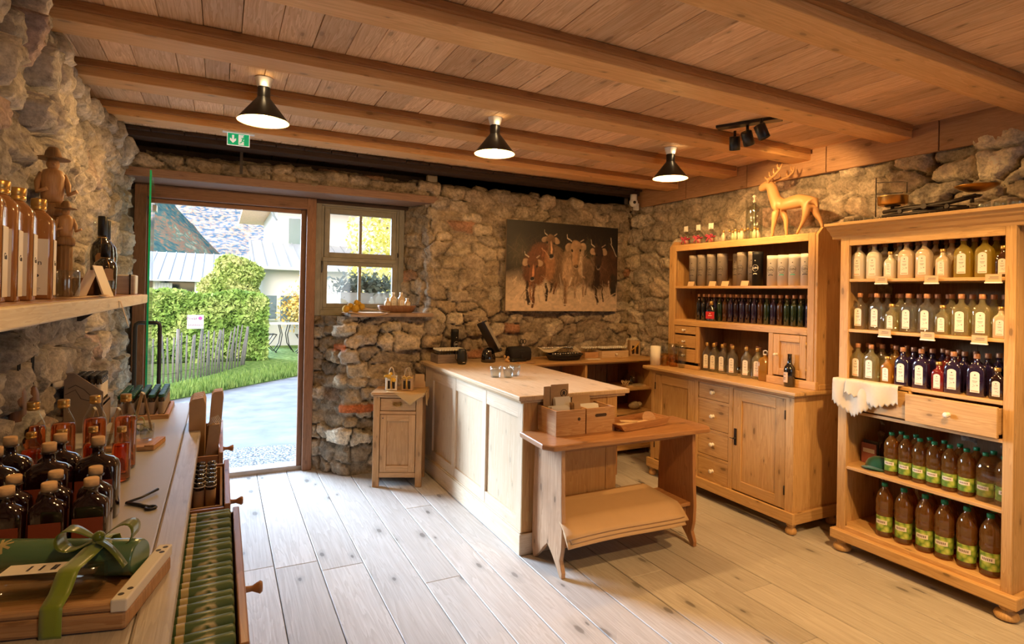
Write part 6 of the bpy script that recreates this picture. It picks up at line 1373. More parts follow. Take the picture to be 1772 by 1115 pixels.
# ------------------------------------------------------------------ gift set in the foreground
t = thing('gift_set', 'wooden board gift set with bottle, green roll and green ribbon bow', 'gift set', (-.27, 1.40, ZD), R(-14))
mb = MB(); mb.box(-.20,.155,-.105,.13,0,.035,grain='x'); mb.box(-.20,.155,-.105,-.075,.035,.05,grain='x'); mb.build('board', M['crate'], parent=t, local=True, bevel=.007)
mb = MB(); mb.M = Matrix.Translation((-.03,-.025,.067)) @ Matrix.Rotation(PI/2, 4, 'Y') @ Matrix.Rotation(PI/2, 4, 'Z'); mb.loft([(-.11,.026,.022,5),(.06,.027,.023,5),(.085,.02,.018,3),(.095,.011,.011,2),(.125,.011,.011,2)], n=24)
mb.M = Matrix.Translation((-.03,-.025,.067)) @ Matrix.Rotation(-PI/2, 4, 'Y'); mb.v = []; mb.f = []; mb.uv = []; mb.t = []; mb.m = []; mb.sm = []
mb.loft([(-.11,.024,.028,5),(.055,.025,.029,5),(.08,.019,.021,3),(.09,.011,.011,2),(.115,.011,.011,2)], n=24); mb.build('bottle', M['vialpale2'] if 'vialpale2' in M else M['bottleglass'], parent=t, local=True)
mb = MB(); mb.M = Matrix.Translation((-.03,-.025,.067)) @ Matrix.Rotation(-PI/2, 4, 'Y'); mb.loft([(-.105,.021,.025,5),(.05,.022,.026,5),(.07,.016,.018,3)], n=20); mb.build('bottle_contents', M['vialpale'], parent=t, local=True)
mb = MB(); mb.M = Matrix.Translation((-.03,-.025,.067)); mb.lathe([(.0125,0),(.0135,.004),(.0135,.022),(.0125,.024)], seg=18, axis='x', c=(-.14,0,0)); mb.build('bottle_cap', M['gold'], parent=t, local=True)
mb = MB(); mb.M = Matrix.Translation((-.01,-.03,.0935)) @ Matrix.Rotation(-PI/2, 4, 'Z'); mb.prism([(-.021,-.07),(.021,-.07),(.021,.045),(.017,.056),(.008,.064),(-.008,.064),(-.017,.056),(-.021,.045)], 'z', 0, .0008)
lb = mb.build('bottle_label', M['label'], parent=t, local=True); lb.location = (0, 0, 0)
mb = MB(); mb.M = Matrix.Translation((0,-.03,.0945))
for x in (-.04,-.02,.0,.005,.025): mb.box(x, x+.004, -.010, .010, 0, .0005)
mb.build('label_print', M['ink'], parent=lb, local=True)
M['greenpaper'] = plain('sage_green_gloss_paper', (.10,.20,.10), .25, coat=.5, spec=.6); M['giltprint'] = plain('gold_print', (.45,.36,.16), .4)
mb = MB(); mb.M = Matrix.Translation((-.02,.070,.070)) @ Matrix.Rotation(R(-10), 4, 'Z'); mb.lathe([(.033,-.16),(.036,-.155),(.036,.14),(.033,.145)], seg=32, axis='x', flute=None); rl = mb.build('paper_roll', M['greenpaper'], parent=t, local=True)
mb = MB(); mb.M = Matrix.Translation((-.02,.070,.070)) @ Matrix.Rotation(R(-10), 4, 'Z')
for c in (-.12,):
    for k in range(8): a = 2*PI*k/8+c*9; mb.grid(lambda u, v, a=a, c=c: (c+.020*u*math.cos(a)+.005*(v-.5)*math.sin(a), .0366*math.sin(-.5+.020*u*math.sin(a)/.036-.005*(v-.5)*math.cos(a)/.036), .0366*math.cos(-.5+.020*u*math.sin(a)/.036-.005*(v-.5)*math.cos(a)/.036)), 3, 1)
mb.build('leaf_print', M['giltprint'], parent=rl, local=True)
M['limerib'] = plain('bright_green_satin_ribbon', (.22,.30,.02), .35, sheen=.5)
mb = MB(); 
path = [(-.108,-.004),(-.108,.030),(-.106,.052),(-.08,.066),(-.055,.096),(.00,.097),(.035,.100),(.068,.1085),(.10,.10),(.118,.06),(.132,.0)]
def rib(a, b):
    q = a*(len(path)-1); i = min(int(q), len(path)-2); f = q-i; y = path[i][0]*(1-f)+path[i+1][0]*f; z = path[i][1]*(1-f)+path[i+1][1]*f
    return (.035+.036*(b-.5)+.10*(y+.1)*.5, y, z+.0015)
mb.grid(rib, 44, 3); mb.build('ribbon', M['limerib'], parent=t, local=True, solid=.001)
M['olivedark'] = plain('dark_olive_satin', (.10,.14,.012), .22, sheen=.3, coat=.3)
mb = MB()
for s in (-1,1): mb.grid(lambda a, b, s=s: (.045+s*(.004+.060*math.sin(PI*a)), .045+.034*(b-.5)*(.35+math.sin(PI*a))+.012*s*math.sin(PI*a), .114+.021*math.sin(2*PI*a)+.010*math.sin(PI*a)), 18, 4)
mb.grid(lambda a, b: (.045+.07*a, .03-.05*a+.022*b, .112-.035*a*a), 8, 2)
mb.ball((.045,.045,.118), .011); mb.build('bow', M['olivedark'], parent=t, local=True, solid=.0012)
mb = MB(); mb.box(.128,.156,-.106,.131,.034,.058); en = mb.build('daylit_end', M['paper'], parent=t, local=True, bevel=.003)  # daylight on the board's right end, put in as a white strip
mb = MB()
for y, x in ((-.085,.138),(-.065,.146),(.10,.138),(.115,.147),(.09,.148)): mb.lathe([(.006,0),(.005,.0008)], seg=8, c=(x,y,.0577))
mb.build('end_print', M['ink'], parent=en, local=True)

# ------------------------------------------------------------------ in the drawers
M['leafgreen'], _nt, _b = newmat('green_wrapper_with_gold_leaves')
_tc = N(_nt,'ShaderNodeTexCoord'); _w = N(_nt,'ShaderNodeTexVoronoi'); _w.inputs['Scale'].default_value = 26; _w.feature = 'DISTANCE_TO_EDGE'; _nt.links.new(_tc.outputs['Object'], _w.inputs[0]); _n = N(_nt,'ShaderNodeTexNoise'); _n.inputs['Scale'].default_value = 16; _nt.links.new(_tc.outputs['Object'], _n.inputs[0])
_f = math_(_nt, 'MULTIPLY', ramp(_nt, _w.outputs['Distance'], [(.06,(1,1,1)), (.16,(0,0,0))]), ramp(_nt, _n.outputs[0], [(.48,(0,0,0)), (.56,(1,1,1))]))
_nt.links.new(mixc(_nt, _f, (.085,.15,.06), (.58,.52,.32)), _b.inputs['Base Color']); _b.inputs['Roughness'].default_value = .35
t = thing('green_roll', 'g', 'packet'); mb = MB(); mb.lathe([(.012,-.062),(.017,-.058),(.0175,.055),(.012,.060)], seg=16, axis='x'); mb.build('wrapper', M['leafgreen'], parent=t, local=True); 
mb = MB(); mb.lathe([(.0178,-.045),(.0178,-.03)], seg=16, axis='x', cap=False); mb.build('gold_band', M['giltprint'], parent=t, local=True); GR = Proto(t)
for i in range(20): GR.put((-.022, 1.232+.0372*i, .862-.004*(i % 2)), R(3), 'green rolled packet with gold leaf print in the nearest drawer', 'green packets in the nearest drawer')
mb = MB(); mb.box(-.09,.038,1.215,1.95,.735,.842); tag(mb.build('packet_carton', M['card'], org=(-.03,1.58,.735)), 'card box under the green packets in the nearest drawer', 'box')
t = thing('brown_tube', 'b', 'tube'); mb = MB(); mb.lathe([(.0165,0),(.0165,.13)], seg=16); mb.build('tube', M['card'], parent=t, local=True); mb = MB(); mb.lathe([(.0172,.128),(.0172,.140),(.013,.150),(.0001,.152)], seg=16); mb.build('glass_top', M['blackgl'], parent=t, local=True)
mb = MB(); mb.tube([(.0165*math.cos(a), .0165*math.sin(a), .139) for a in [2*PI*k/16 for k in range(16)]], .0022, 5, closed=True); mb.build('rim', M['paper'], parent=t, local=True); BT = Proto(t)
for i in range(3):
    for j in range(6): BT.put((-.092+.036*i, 2.235+.053*j, .725), 0, 'brown tube with dark glass top and white rim in middle drawer', 'brown tubes in the middle drawer')
tray_box('tube_carton', 'brown cardboard box with glossy tubes in the middle drawer', 'box', -.115, .017, 2.10, 2.56, .68, .155, 'card')
def paper_bundle(x, y, rz, w, d, h, tilt, lab, nm='paper_bag', mat='kraft', n=7):
    for i in range(n):
        mb = MB(); mb.M = Matrix.Translation((x, y+i*d/n, .64)) @ Matrix.Rotation(rz, 4, 'Z') @ Matrix.Rotation(tilt, 4, 'Y')
        mb.prism([(-w,0),(w,0),(w,h*.93),(w*.7,h),(-w*.6,h*.985),(-w,h*.95)], 'y', 0, d/n*.55); tag(mb.build(nm, M[mat], org=(x,y+i*d/n,.64), bevel=.0006, bseg=1), lab, nm.replace('_',' '), lab)
paper_bundle(-.085, 2.88, 0, .032, .19, .42, 0, 'flat brown paper bag standing on edge in the far drawer')
paper_bundle(-.030, 3.05, 0, .026, .10, .42, .06, 'brown paper bag leaning right in the far drawer')
paper_bundle(-.045, 2.74, 0, .022, .06, .33, .10, 'narrow card strip tied with white cord in the far drawer', 'card_strip', 'card', 5)
mb = MB()
for k in range(5): mb.tube([(-.03+.006*k-.012, 2.75+.01*k, .96),(-.022+.006*k-.006, 2.75+.01*k, .995),(-.012+.006*k, 2.75+.01*k, .965)], .0016, 5)
tag(mb.build('string_loops', M['paper'], org=(-.02,2.76,.96)), 'white string loops around the card strips in far drawer', 'string')

# ------------------------------------------------------------------ on the wall shelf
ZS = 1.5086
M['caramel'] = plain('caramel_liqueur', (.36,.16,.05), .18, coat=.7, spec=.6)
t = thing('gin_bottle', 'g', 'bottle'); mb = MB(); mb.loft([(0,.034,.034,6),(.004,.037,.037,7),(.205,.037,.037,7),(.222,.034,.034,5),(.236,.022,.022,3),(.242,.016,.016,2),(.25,.014,.014,2)], n=36); mb.build('glass_body', M['caramel'], parent=t, local=True)
mb = MB(); mb.lathe([(.016,.244),(.018,.247),(.018,.254),(.0165,.255),(.018,.257),(.018,.274),(.016,.277)], seg=24); mb.build('cap', M['gold'], parent=t, local=True)
mb = MB(); mb.box(-.027,.027,-.0383,-.0372,.012,.165); lb = mb.build('label', M['label'], parent=t, local=True, bevel=.0003)
mb = MB(); mb.box(.0372,.0383,-.027,.027,.012,.165); lb2 = mb.build('side_label', M['label'], parent=t, local=True, bevel=.0003)
text_mesh('Gin', .020, M['ink'], t, (0,-.0385,.10), (PI/2,0,0), 'lettering'); text_mesh('Gin', .020, M['ink'], t, (.0385,0,.10), (PI/2,0,PI/2), 'lettering')
mb = MB(); mb.ball((0,-.038,.065), .008, sc=(1.2,.1,.7)); 
for k in range(4): mb.box(-.014+.002*k,.012-.003*k,-.0388,-.0383,.030-.005*k,.031-.005*k)
mb.build('print', M['ink'], parent=t, local=True); GB = Proto(t)
for i, (x, y) in enumerate(((-.455,2.0),(-.452,1.80),(-.455,1.695),(-.455,1.59))): GB.put((x, y, ZS), R(6), 'caramel coloured gin bottle on the wall shelf, %s from the right' % ORD[i], 'caramel gin bottles on the wall shelf')
WT = tumbler(.032, .085, flute=False, name='water_glass', taper=.9); WT.put((-.415, 2.14, ZS), 0, 'empty clear tumbler on the wall shelf beside the gin bottles')
mb = MB()
def rb(a, b):
    y = 2.05+.65*a; x = -.40+.035*math.sin(5*a)+.02*b+.03*a
    if a > .8: q = (a-.8)/.2; return (-.345+.02*q+.02*b*0+.002, 2.57+.10*q+.022*b, ZS+.002-.12*q)
    return (min(x, -.346), y+.02*b, ZS+.002+.006*abs(math.sin(7*a)))
mb.grid(rb, 30, 2); tag(mb.build('fabric_ribbon', M['tentcard'], org=(-.38,2.4,ZS), solid=.0012), 'beige ribbon lying along the wall shelf and hanging off its edge', 'ribbon')
def hat_statue(loc, h, lab):
    s = h/.53; t = thing('carved_figure', lab, 'statue', loc, R(20))
    mb = MB(); mb.lathe([(.036*s,0),(.038*s,.02*s),(.034*s,.03*s),(.032*s,.24*s),(.034*s,.285*s)], seg=36, flute=(11,.09)); mb.build('fluted_column', M['statue'], parent=t, local=True)
    mb = MB(); mb.loft([(.285*s,.042*s,.036*s,3),(.30*s,.045*s,.038*s,3),(.325*s,.043*s,.037*s,3),(.33*s,.034*s,.030*s,3)], n=24); mb.build('belt', M['statue'], parent=t, local=True)
    mb = MB(); mb.loft([(.33*s,.030*s,.026*s,2.4),(.37*s,.034*s,.028*s,2.4),(.425*s,.036*s,.027*s,2.4),(.447*s,.028*s,.022*s,2),(.455*s,.012*s,.012*s,2)], n=24)
    for q in (-1,1): mb.tube([(q*.030*s,0,.435*s),(q*.043*s,-.006*s,.40*s),(q*.044*s,-.022*s,.365*s),(q*.066*s if q>0 else q*.02*s,-.036*s,.378*s)], [.010*s,.010*s,.008*s,.007*s], 8)
    mb.build('torso', M['carved'], parent=t, local=True)
    mb = MB(); mb.ball((0,0,.470*s), .020*s, sc=(1,1,1.2)); mb.ball((0,-.021*s,.468*s), .005*s); mb.build('head', M['carved'], parent=t, local=True)
    mb = MB(); mb.lathe([(.050*s,.487*s),(.052*s,.491*s),(.026*s,.496*s),(.022*s,.515*s),(.014*s,.530*s),(.0001,.532*s)], seg=24); mb.build('hat', M['statue'], parent=t, local=True)
hat_statue((-.545, 2.56, ZS), .53, 'taller carved wooden figure with broad hat on the wall shelf'); hat_statue((-.485, 2.46, ZS), .33, 'shorter carved wooden figure with broad hat on the wall shelf')
t = thing('black_wine_bottle', 'b', 'bottle'); mb = MB(); mb.loft([(0,.036,.036,2),(.004,.040,.040,2),(.185,.043,.043,2),(.215,.038,.038,2),(.235,.024,.024,2),(.245,.0165,.0165,2),(.33,.0155,.0155,2)], n=28); mb.build('glass_body', M['blackgl'], parent=t, local=True)
mb = MB(); mb.lathe([(.0175,.255),(.0172,.335),(.016,.338)], seg=20); mb.build('wax_top', M['matteblack'], parent=t, local=True)
mb = MB(); mb.tube([(.0185*math.cos(a), .0185*math.sin(a), .246) for a in [2*PI*k/16 for k in range(16)]], .0015, 5, closed=True); mb.tube([(0,-.019,.246),(.004,-.045,.20),(.006,-.046,.18)], .0013, 5); mb.build('string', M['gold'], parent=t, local=True)
mb = MB(); mb.prism([(-.016,.10),(.020,.10),(.020,.165),(.012,.178),(-.008,.178),(-.016,.165)], 'y', -.0465, -.0452); mb.build('tag', M['card'], parent=t, local=True); BW = Proto(t)
BW.put((-.46, 2.98, ZS), 0, 'tall black bottle with tag at left behind the tent card on wall shelf'); BW.put((-.475, 3.17, ZS), R(30), 'tall black bottle on the right further along the wall shelf'); BW.put((-.425, 2.83, ZS), R(20), 'shorter black bottle with hanging tag before the two tall ones', scale=(.95,.95,.62))
t = thing('tent_card', 'white tent-shaped folded card before the black bottles on wall shelf', 'tent card', (-.425, 2.62, ZS), R(-20))
mb = MB(); 
for q in (-1,1): mb.prism([(q*.045,0),(q*.006,.098 if q < 0 else .115),(q*.009,.098 if q < 0 else .115),(q*.052,0)], 'y', -.03, .03)
mb.build('folded_card', M['paper'], parent=t, local=True)
t = thing('weathered_box', 'weathered grey wooden box at the far end of the wall shelf', 'box', (-.46, 3.36, ZS), 0)
mb = MB(); mb.box(-.11,.085,-.05,.05,0,.095,grain='x'); mb.build('box_body', M['desk'], parent=t, local=True, bevel=.006)
mb = MB(); mb.box(.060,.0665,-.053,.053,.0,.098); mb.build('band', M['iron'], parent=t, local=True)
mb = MB(); mb.box(-.10,.10,-.04,.04,0,.07); tag(mb.build('dark_box', M['brownwood'], org=(-.53,2.86,ZS), local=True, bevel=.005), 'low dark wooden box against wall behind the tent card', 'box')
t = thing('clear_flask', 'slender clear glass flask behind the black bottles on wall shelf', 'flask', (-.53, 3.30, ZS)); mb = MB(); mb.lathe([(.04,0),(.042,.01),(.042,.18),(.030,.22),(.016,.26),(.015,.38),(.018,.385)], seg=28, cap=False); mb.build('glass_body', M['bottleglass'], parent=t, local=True)
mb = MB(); mb.tube([(.0,0,.01),(.01,.0,.12),(-.008,.005,.22)], .004, 6); mb.build('herb_stem', M['olive'], parent=t, local=True)
# tools hanging on the wall between shelf and desk
for i, (y, z, h) in enumerate(((2.35,1.02,.30),(2.50,1.0,.28))):
    t = thing('hanging_tool', ('left','right')[i]+' old wooden tool hanging on the stone wall above the red bottles', 'tool', (-.575, y, z))
    mb = MB(); mb.loft([(0,.012,.035,3),(.02,.02,.05,3),(h*.6,.018,.03,3),(h*.7,.010,.014,2.5)], n=18); mb.build('blade', M['brownwood'], parent=t, local=True)
    mb = MB(); mb.tube([(0,-.006,h*.68),(0,-.010,h+.03),(0,0,h+.06),(0,.010,h+.03),(0,.006,h*.68)], .003, 6); mb.build('hanging_cord', M['black'], parent=t, local=True)
# ------------------------------------------------------------------ outdoors
def gmat(name, stops, scale, rough=.95, det=6, bump=.5):
    m, nt, b = newmat(name); tc = N(nt, 'ShaderNodeTexCoord'); n = N(nt, 'ShaderNodeTexNoise'); n.inputs['Scale'].default_value = scale; n.inputs['Detail'].default_value = det; nt.links.new(tc.outputs['Object'], n.inputs[0])
    nt.links.new(ramp(nt, n.outputs[0], stops), b.inputs['Base Color']); b.inputs['Roughness'].default_value = rough; b.inputs['Specular IOR Level'].default_value = .1
    bp = N(nt, 'ShaderNodeBump'); bp.inputs['Strength'].default_value = bump; bp.inputs['Distance'].default_value = .03; nt.links.new(n.outputs[0], bp.inputs['Height']); nt.links.new(bp.outputs[0], b.inputs['Normal']); return m
M['asphalt'] = gmat('pale_asphalt', [(.3,(.19,.20,.22)), (.7,(.30,.31,.33))], 3.0); M['gravel'] = gmat('gravel', [(.40,(.10,.11,.12)), (.52,(.34,.35,.37)), (.62,(.60,.61,.63))], 60, det=2, bump=1)
M['grass'] = gmat('short_grass', [(.3,(.08,.15,.03)), (.55,(.17,.26,.06)), (.75,(.30,.36,.13))], 14); M['meadow'] = gmat('meadow', [(.3,(.12,.26,.05)), (.7,(.22,.36,.08))], .2)
mb = MB(); mb.grid(lambda a, b: (-14+28*a, 5.55+22*b, -.05-.02*math.sin(a*9)*b), 10, 10); tag(mb.build('road', M['asphalt']), kind='structure')
mb = MB(); mb.grid(lambda a, b: (-2.5+6*a, 5.36+.95*b+.12*b*math.sin(7*a), -.035-.012*b), 20, 4); tag(mb.build('gravel_strip', M['gravel']), kind='structure')
def gedge(x): return 9.05+.35*(x+1.2)+.42*max(0, x+.6)*1.5 if x < 1.9 else 9.05+.35*3.1+.63*2.5+.25*(x-1.9)
mb = MB(); mb.grid(lambda a, b: ((-9+20*a), gedge(-9+20*a)*(1-b)+19*b, -.04+.02*min(1,b*20)), 60, 10); tag(mb.build('lawn', M['grass']), kind='structure')
rng = np.random.default_rng(5)
def blades(name, n, fx, hmin, hmax, mat, label, cat, w=.012):
    v = []; f = []
    for i in range(n):
        x, y, z = fx(i); h = random.uniform(hmin, hmax); a = random.uniform(0, PI); dx, dy = w*math.cos(a), w*math.sin(a); lx, ly = random.uniform(-.4,.4)*h, random.uniform(-.4,.4)*h; k = len(v)
        v += [(x-dx,y-dy,z),(x+dx,y+dy,z),(x+lx,y+ly,z+h)]; f.append((k,k+1,k+2))
    me = bpy.data.meshes.new(name); me.from_pydata(v, [], f); me.materials.append(mat); o = bpy.data.objects.new(name, me); COL.objects.link(o); return tag(o, label, cat, kind='stuff')
M['bladegreen'] = gmat('grass_blades', [(.3,(.10,.20,.04)), (.7,(.28,.38,.11))], 8)
def fxg(i):
    x = random.uniform(-3, 3.2); return (x, gedge(x)+abs(random.gauss(0, .55)), -.03)
blades('grass_tufts', 9000, fxg, .05, .16, M['bladegreen'], 'bright green grass along the far side of the road', 'grass')
def leafmat(name, stops): return gmat(name, stops, 2.2, det=4, bump=0)
def leaves(name, pts, size, mat, parent=None, label=None, cat=None, kind=None, org=(0,0,0)):
    n = len(pts); P = np.array(pts)-np.array(org); a = rng.normal(size=(n,3)); a /= np.linalg.norm(a, axis=1)[:,None]; b = np.cross(a, rng.normal(size=(n,3))); b /= np.linalg.norm(b, axis=1)[:,None]
    s = size*(.6+.8*rng.random((n,1))); V = np.stack([P-a*s, P+b*s*.5, P+a*s, P-b*s*.5], 1).reshape(-1,3); F = np.arange(4*n).reshape(-1,4)
    me = bpy.data.meshes.new(name); me.vertices.add(4*n); me.vertices.foreach_set('co', V.reshape(-1)); me.loops.add(4*n); me.loops.foreach_set('vertex_index', F.reshape(-1)); me.polygons.add(n); me.polygons.foreach_set('loop_start', np.arange(n)*4); me.update(calc_edges=True)
    me.materials.append(mat); o = bpy.data.objects.new(name, me); COL.objects.link(o)
    if parent: o.parent = parent
    else: o.location = org; tag(o, label, cat, kind=kind)
    return o
M['hedgeleaf'] = leafmat('hedge_leaves', [(.3,(.10,.20,.04)), (.5,(.22,.34,.08)), (.7,(.42,.48,.18))]); M['bushleaf'] = leafmat('bush_leaves', [(.3,(.14,.22,.05)), (.5,(.30,.38,.11)), (.7,(.48,.48,.22))])
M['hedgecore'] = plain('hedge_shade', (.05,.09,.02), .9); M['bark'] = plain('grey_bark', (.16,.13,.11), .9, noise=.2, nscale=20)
t = thing('hedge', 'dense clipped bright green hedge behind the picket fence', 'hedge', (-.4, 13.6, 0))
N_ = 26000; side = rng.random(N_); hx = -4+4.85*rng.random(N_); hz = 1.36*rng.random(N_); hy = 13.55+.55*rng.random(N_)
front = side < .62; hy = np.where(front, 13.5+.12*rng.random(N_), hy); hz = np.where(~front, 1.22+.2*rng.random(N_), hz); hx = np.where(side > .90, .82+.1*rng.random(N_), hx); hz = np.where(side > .90, 1.36*rng.random(N_), hz)
hz += .05*np.sin(hx*5)+.03; leaves('foliage', np.stack([hx,hy,hz],1), .055, M['hedgeleaf'], parent=t, org=(-.4,13.6,0))
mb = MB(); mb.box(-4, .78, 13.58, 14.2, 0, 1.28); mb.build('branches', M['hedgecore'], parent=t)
t = thing('round_bush', 'round yellow-green bush rising behind the hedge before the barn', 'bush', (.28, 16.4, 0))
d = rng.normal(size=(15000,3)); d /= np.linalg.norm(d, axis=1)[:,None]; rr = (.82+.22*rng.random((15000,1))); P = d*rr*np.array([.68,.6,.85])+np.array([.28,16.4,1.52]); P[:,0] += .12*np.sin(P[:,2]*7); leaves('foliage', P, .06, M['bushleaf'], parent=t, org=(.28,16.4,0))
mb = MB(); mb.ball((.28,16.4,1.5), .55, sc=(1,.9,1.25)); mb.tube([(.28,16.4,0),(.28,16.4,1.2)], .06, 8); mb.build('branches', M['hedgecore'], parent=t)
# picket fence
M['fence'] = plain('grey_chestnut_pales', (.20,.185,.175), .9, noise=.25, nscale=14, bump=.3)
t = thing('picket_fence', 'low fence of split grey chestnut pales along the grass', 'fence', (-.3, 11.3, 0)); rs = random.Random(9)
fp = [(-2.2,9.9),(-1.3,10.15),(-.76,10.75),(-.32,11.3),(.0,11.85),(.42,12.9)]
def fat(s):
    q = s*(len(fp)-1); i = min(int(q), len(fp)-2); f = q-i; return fp[i][0]*(1-f)+fp[i+1][0]*f, fp[i][1]*(1-f)+fp[i+1][1]*f
for k in range(40):
    x, y = fat(k/39); lean = rs.uniform(-.05,.05)+.14*max(0, x+.3)
    mb = MB(); h = rs.uniform(.70,.80); r = .016 if k not in (18, 39, 5) else .032; mb.tube([(x,y,-.05),(x+lean*.4+rs.uniform(-.01,.01),y,h*.5),(x+lean,y,h+(.06 if r > .02 else 0)),(x+lean,y,h+.03)], [r,r*.95,r*.8,r*.2], 6); mb.build('pale' if r < .02 else 'post', M['fence'], parent=t)
for z in (.14, .60): mb = MB(); mb.tube([(fat(k/39)[0], fat(k/39)[1]-.018, z+.01*math.sin(k)) for k in range(40)], .003, 4); mb.build('wire', M['iron'], parent=t)
t = thing('private_sign', 'white sign reading Privat Grundstück fixed to the picket fence', 'sign', (-.385, 11.15, .95))
mb = MB(); mb.box(-.512,-.262,11.15,11.158,.84,1.075); mb.build('board', plain('sign_board_white', (.5,.48,.5), .5), parent=t)
mb = MB(); mb.lathe([(.03,0),(.03,.004)], seg=20, axis='y', c=(-.315,11.145,1.02)); mb.build('round_emblem', plain('sign_purple', (.30,.05,.24), .5), parent=t)
M['signink'] = plain('sign_ink', (.10,.02,.10), .6); text_mesh('Privat', .068, M['signink'], t, (-.058,-.002,.065), (PI/2,0,0), 'lettering'); text_mesh('Grundstück', .048, M['signink'], t, (-.003,-.002,-.045), (PI/2,0,0), 'lettering')
# terrace table and chairs
def bistro_chair(x, y, rz, lab):
    t = thing('folding_chair', lab, 'chair', (x, y, -.03), rz)
    for s in (-1,1):
        mb = MB(); mb.tube([(-.22,s*.19,.84),(-.17,s*.19,.55),(-.08,s*.19,.32),(.08,s*.19,.12),(.20,s*.19,0)], .011, 6); mb.build('leg', M['black'], parent=t, local=True)
        mb = MB(); mb.tube([(.20,s*.17,.46),(.06,s*.17,.25),(-.10,s*.17,.12),(-.22,s*.17,0)], .011, 6); mb.build('leg', M['black'], parent=t, local=True)
    mb = MB()
    for k in range(6): mb.box(-.18+.065*k,-.13+.065*k,-.19,.19,.445,.46)
    mb.build('seat', M['black'], parent=t, local=True)
    mb = MB()
    for k in range(3): mb.box(-.215+.03*(2-k),-.20+.03*(2-k),-.19,.19,.60+.085*k,.655+.085*k)
    mb.build('backrest', M['black'], parent=t, local=True)
bistro_chair(1.02, 15.3, R(8), 'black folding bistro chair left of the terrace table'); bistro_chair(1.86, 15.0, R(178), 'black folding bistro chair right of the terrace table')
t = thing('bistro_table', 'light bistro table with dark bent legs on the terrace', 'table', (1.42, 15.4, -.03))
mb = MB(); mb.box(-.35,.35,-.3,.3,.70,.72); mb.build('tabletop', M['white'], parent=t, local=True)
for s in (-1,1):
    for q in (-1,1): mb = MB(); mb.tube([(s*.12,q*.25,.70),(s*.06,q*.25,.45),(s*.10,q*.25,.2),(s*.22,q*.25,0)], .012, 6); mb.build('leg', M['black'], parent=t, local=True)
# white house
M['render_white'] = plain('white_render', (.60,.59,.58), .85, noise=.04, nscale=2); M['metalroof'] = plain('pale_metal_roof', (.34,.37,.40), .45, noise=.04, nscale=3); M['winglass'] = plain('window_dark_glass', (.10,.15,.17), .1, spec=.8); M['greyframe'] = plain('grey_house_frame', (.55,.57,.58), .6)
t = thing('white_house', 'white rendered house with metal porch roof right of the bush', 'house', (3.0, 18.0, 0))
mb = MB(); mb.box(.92, 8, 17.0, 24, -.1, 2.1); mb.build('lower_wall', M['render_white'], parent=t)
mb = MB(); mb.box(1.52, 8, 19.4, 26, 2.0, 4.35); mb.build('upper_wall', M['render_white'], parent=t)
mb = MB(); mb.prism([(16.6,2.06),(19.5,2.98),(19.5,3.03),(16.6,2.14)], 'x', .72, 8.2)
for k in range(24): mb.prism([(16.6,2.14),(19.5,3.03),(19.5,3.06),(16.6,2.17)], 'x', .75+.3*k, .77+.3*k)
mb.build('porch_roof', M['metalroof'], parent=t)
mb = MB(); mb.tube([(.70,16.55,2.10),(8,16.55,2.10)], .045, 8); mb.tube([(.88,16.9,2.0),(.88,16.9,0)], .03, 8); mb.build('gutter', M['greyframe'], parent=t)
mb = MB(); mb.box(.6, 8.6, 18.5, 27, 4.30, 4.42); mb.build('upper_eaves', M['crate'], parent=t)
mb = MB(); mb.tube([(1.05,18.6,4.32),(1.50,19.4,3.72)], .035, 8); mb.tube([(.5,18.45,4.36),(8.6,18.45,4.36)], .06, 8); mb.build('downpipe', M['greyframe'], parent=t)
for (x0, x1, z0, z1, y, nm) in ((1.86,2.26,2.98,3.80,19.4,0),(2.36,2.76,2.98,3.80,19.4,0),(1.09,1.36,.72,1.36,17.0,1),(1.46,2.0,.66,1.36,17.0,1),(2.1,2.6,.66,1.36,17.0,1)):
    mb = MB(); rect(mb, x0-.05, x1+.05, z0-.05, z1+.05, .05, y-.04, y+.01); w = mb.build('window', M['greyframe'] if nm else M['white'], parent=t); mb = MB(); mb.box(x0, x1, y-.015, y-.005, z0, z1); mb.build('pane', M['winglass'], parent=w)
M['autumn'] = leafmat('autumn_leaves', [(.3,(.45,.26,.06)), (.5,(.66,.48,.14)), (.7,(.75,.66,.34))])
t = thing('autumn_shrub', 'ochre autumn shrub before the lower windows of white house', 'shrub', (2.05, 16.3, 0)); d = rng.normal(size=(1800,3))*np.array([.22,.15,.22])+np.array([1.95,16.3,1.05]); leaves('foliage', d, .045, M['autumn'], parent=t, org=(2.05,16.3,0))
mb = MB(); mb.tube([(2.05,16.3,0),(2.0,16.3,.6),(1.95,16.3,1.1)], .03, 6); mb.build('stem', M['bark'], parent=t)
# barn
M['barnroof'] = plain('pale_sheet_roof', (.34,.37,.40), .5, noise=.04, nscale=1); M['barnwall'] = plain('weathered_barn_boards', (.34,.35,.37), .9, noise=.2, nscale=4)
t = thing('barn', 'long low barn with pale sheet metal roof behind the hedge', 'barn', (-1, 36, 0))
mb = MB(); mb.prism([(34.5,1.92),(40,3.62),(45,1.9),(45,1.8),(40,3.5),(34.5,1.84)], 'x', -14, 3.4)
for k in range(34): mb.prism([(34.5,1.92),(40,3.62),(40,3.67),(34.5,1.97)], 'x', -14+.5*k, -13.96+.5*k)
mb.build('roof', M['barnroof'], parent=t)
mb = MB(); mb.box(-13.5,-2.9,35.2,44,-.5,1.9); mb.box(-1.3,3.0,35.2,44,-.5,1.9); mb.build('wall', M['render_white'], parent=t)
mb = MB()
for k in range(6): mb.box(-3.1+.13*k,-2.98+.13*k,35.0,35.1,.1,1.75)
mb.build('boards', M['barnwall'], parent=t)
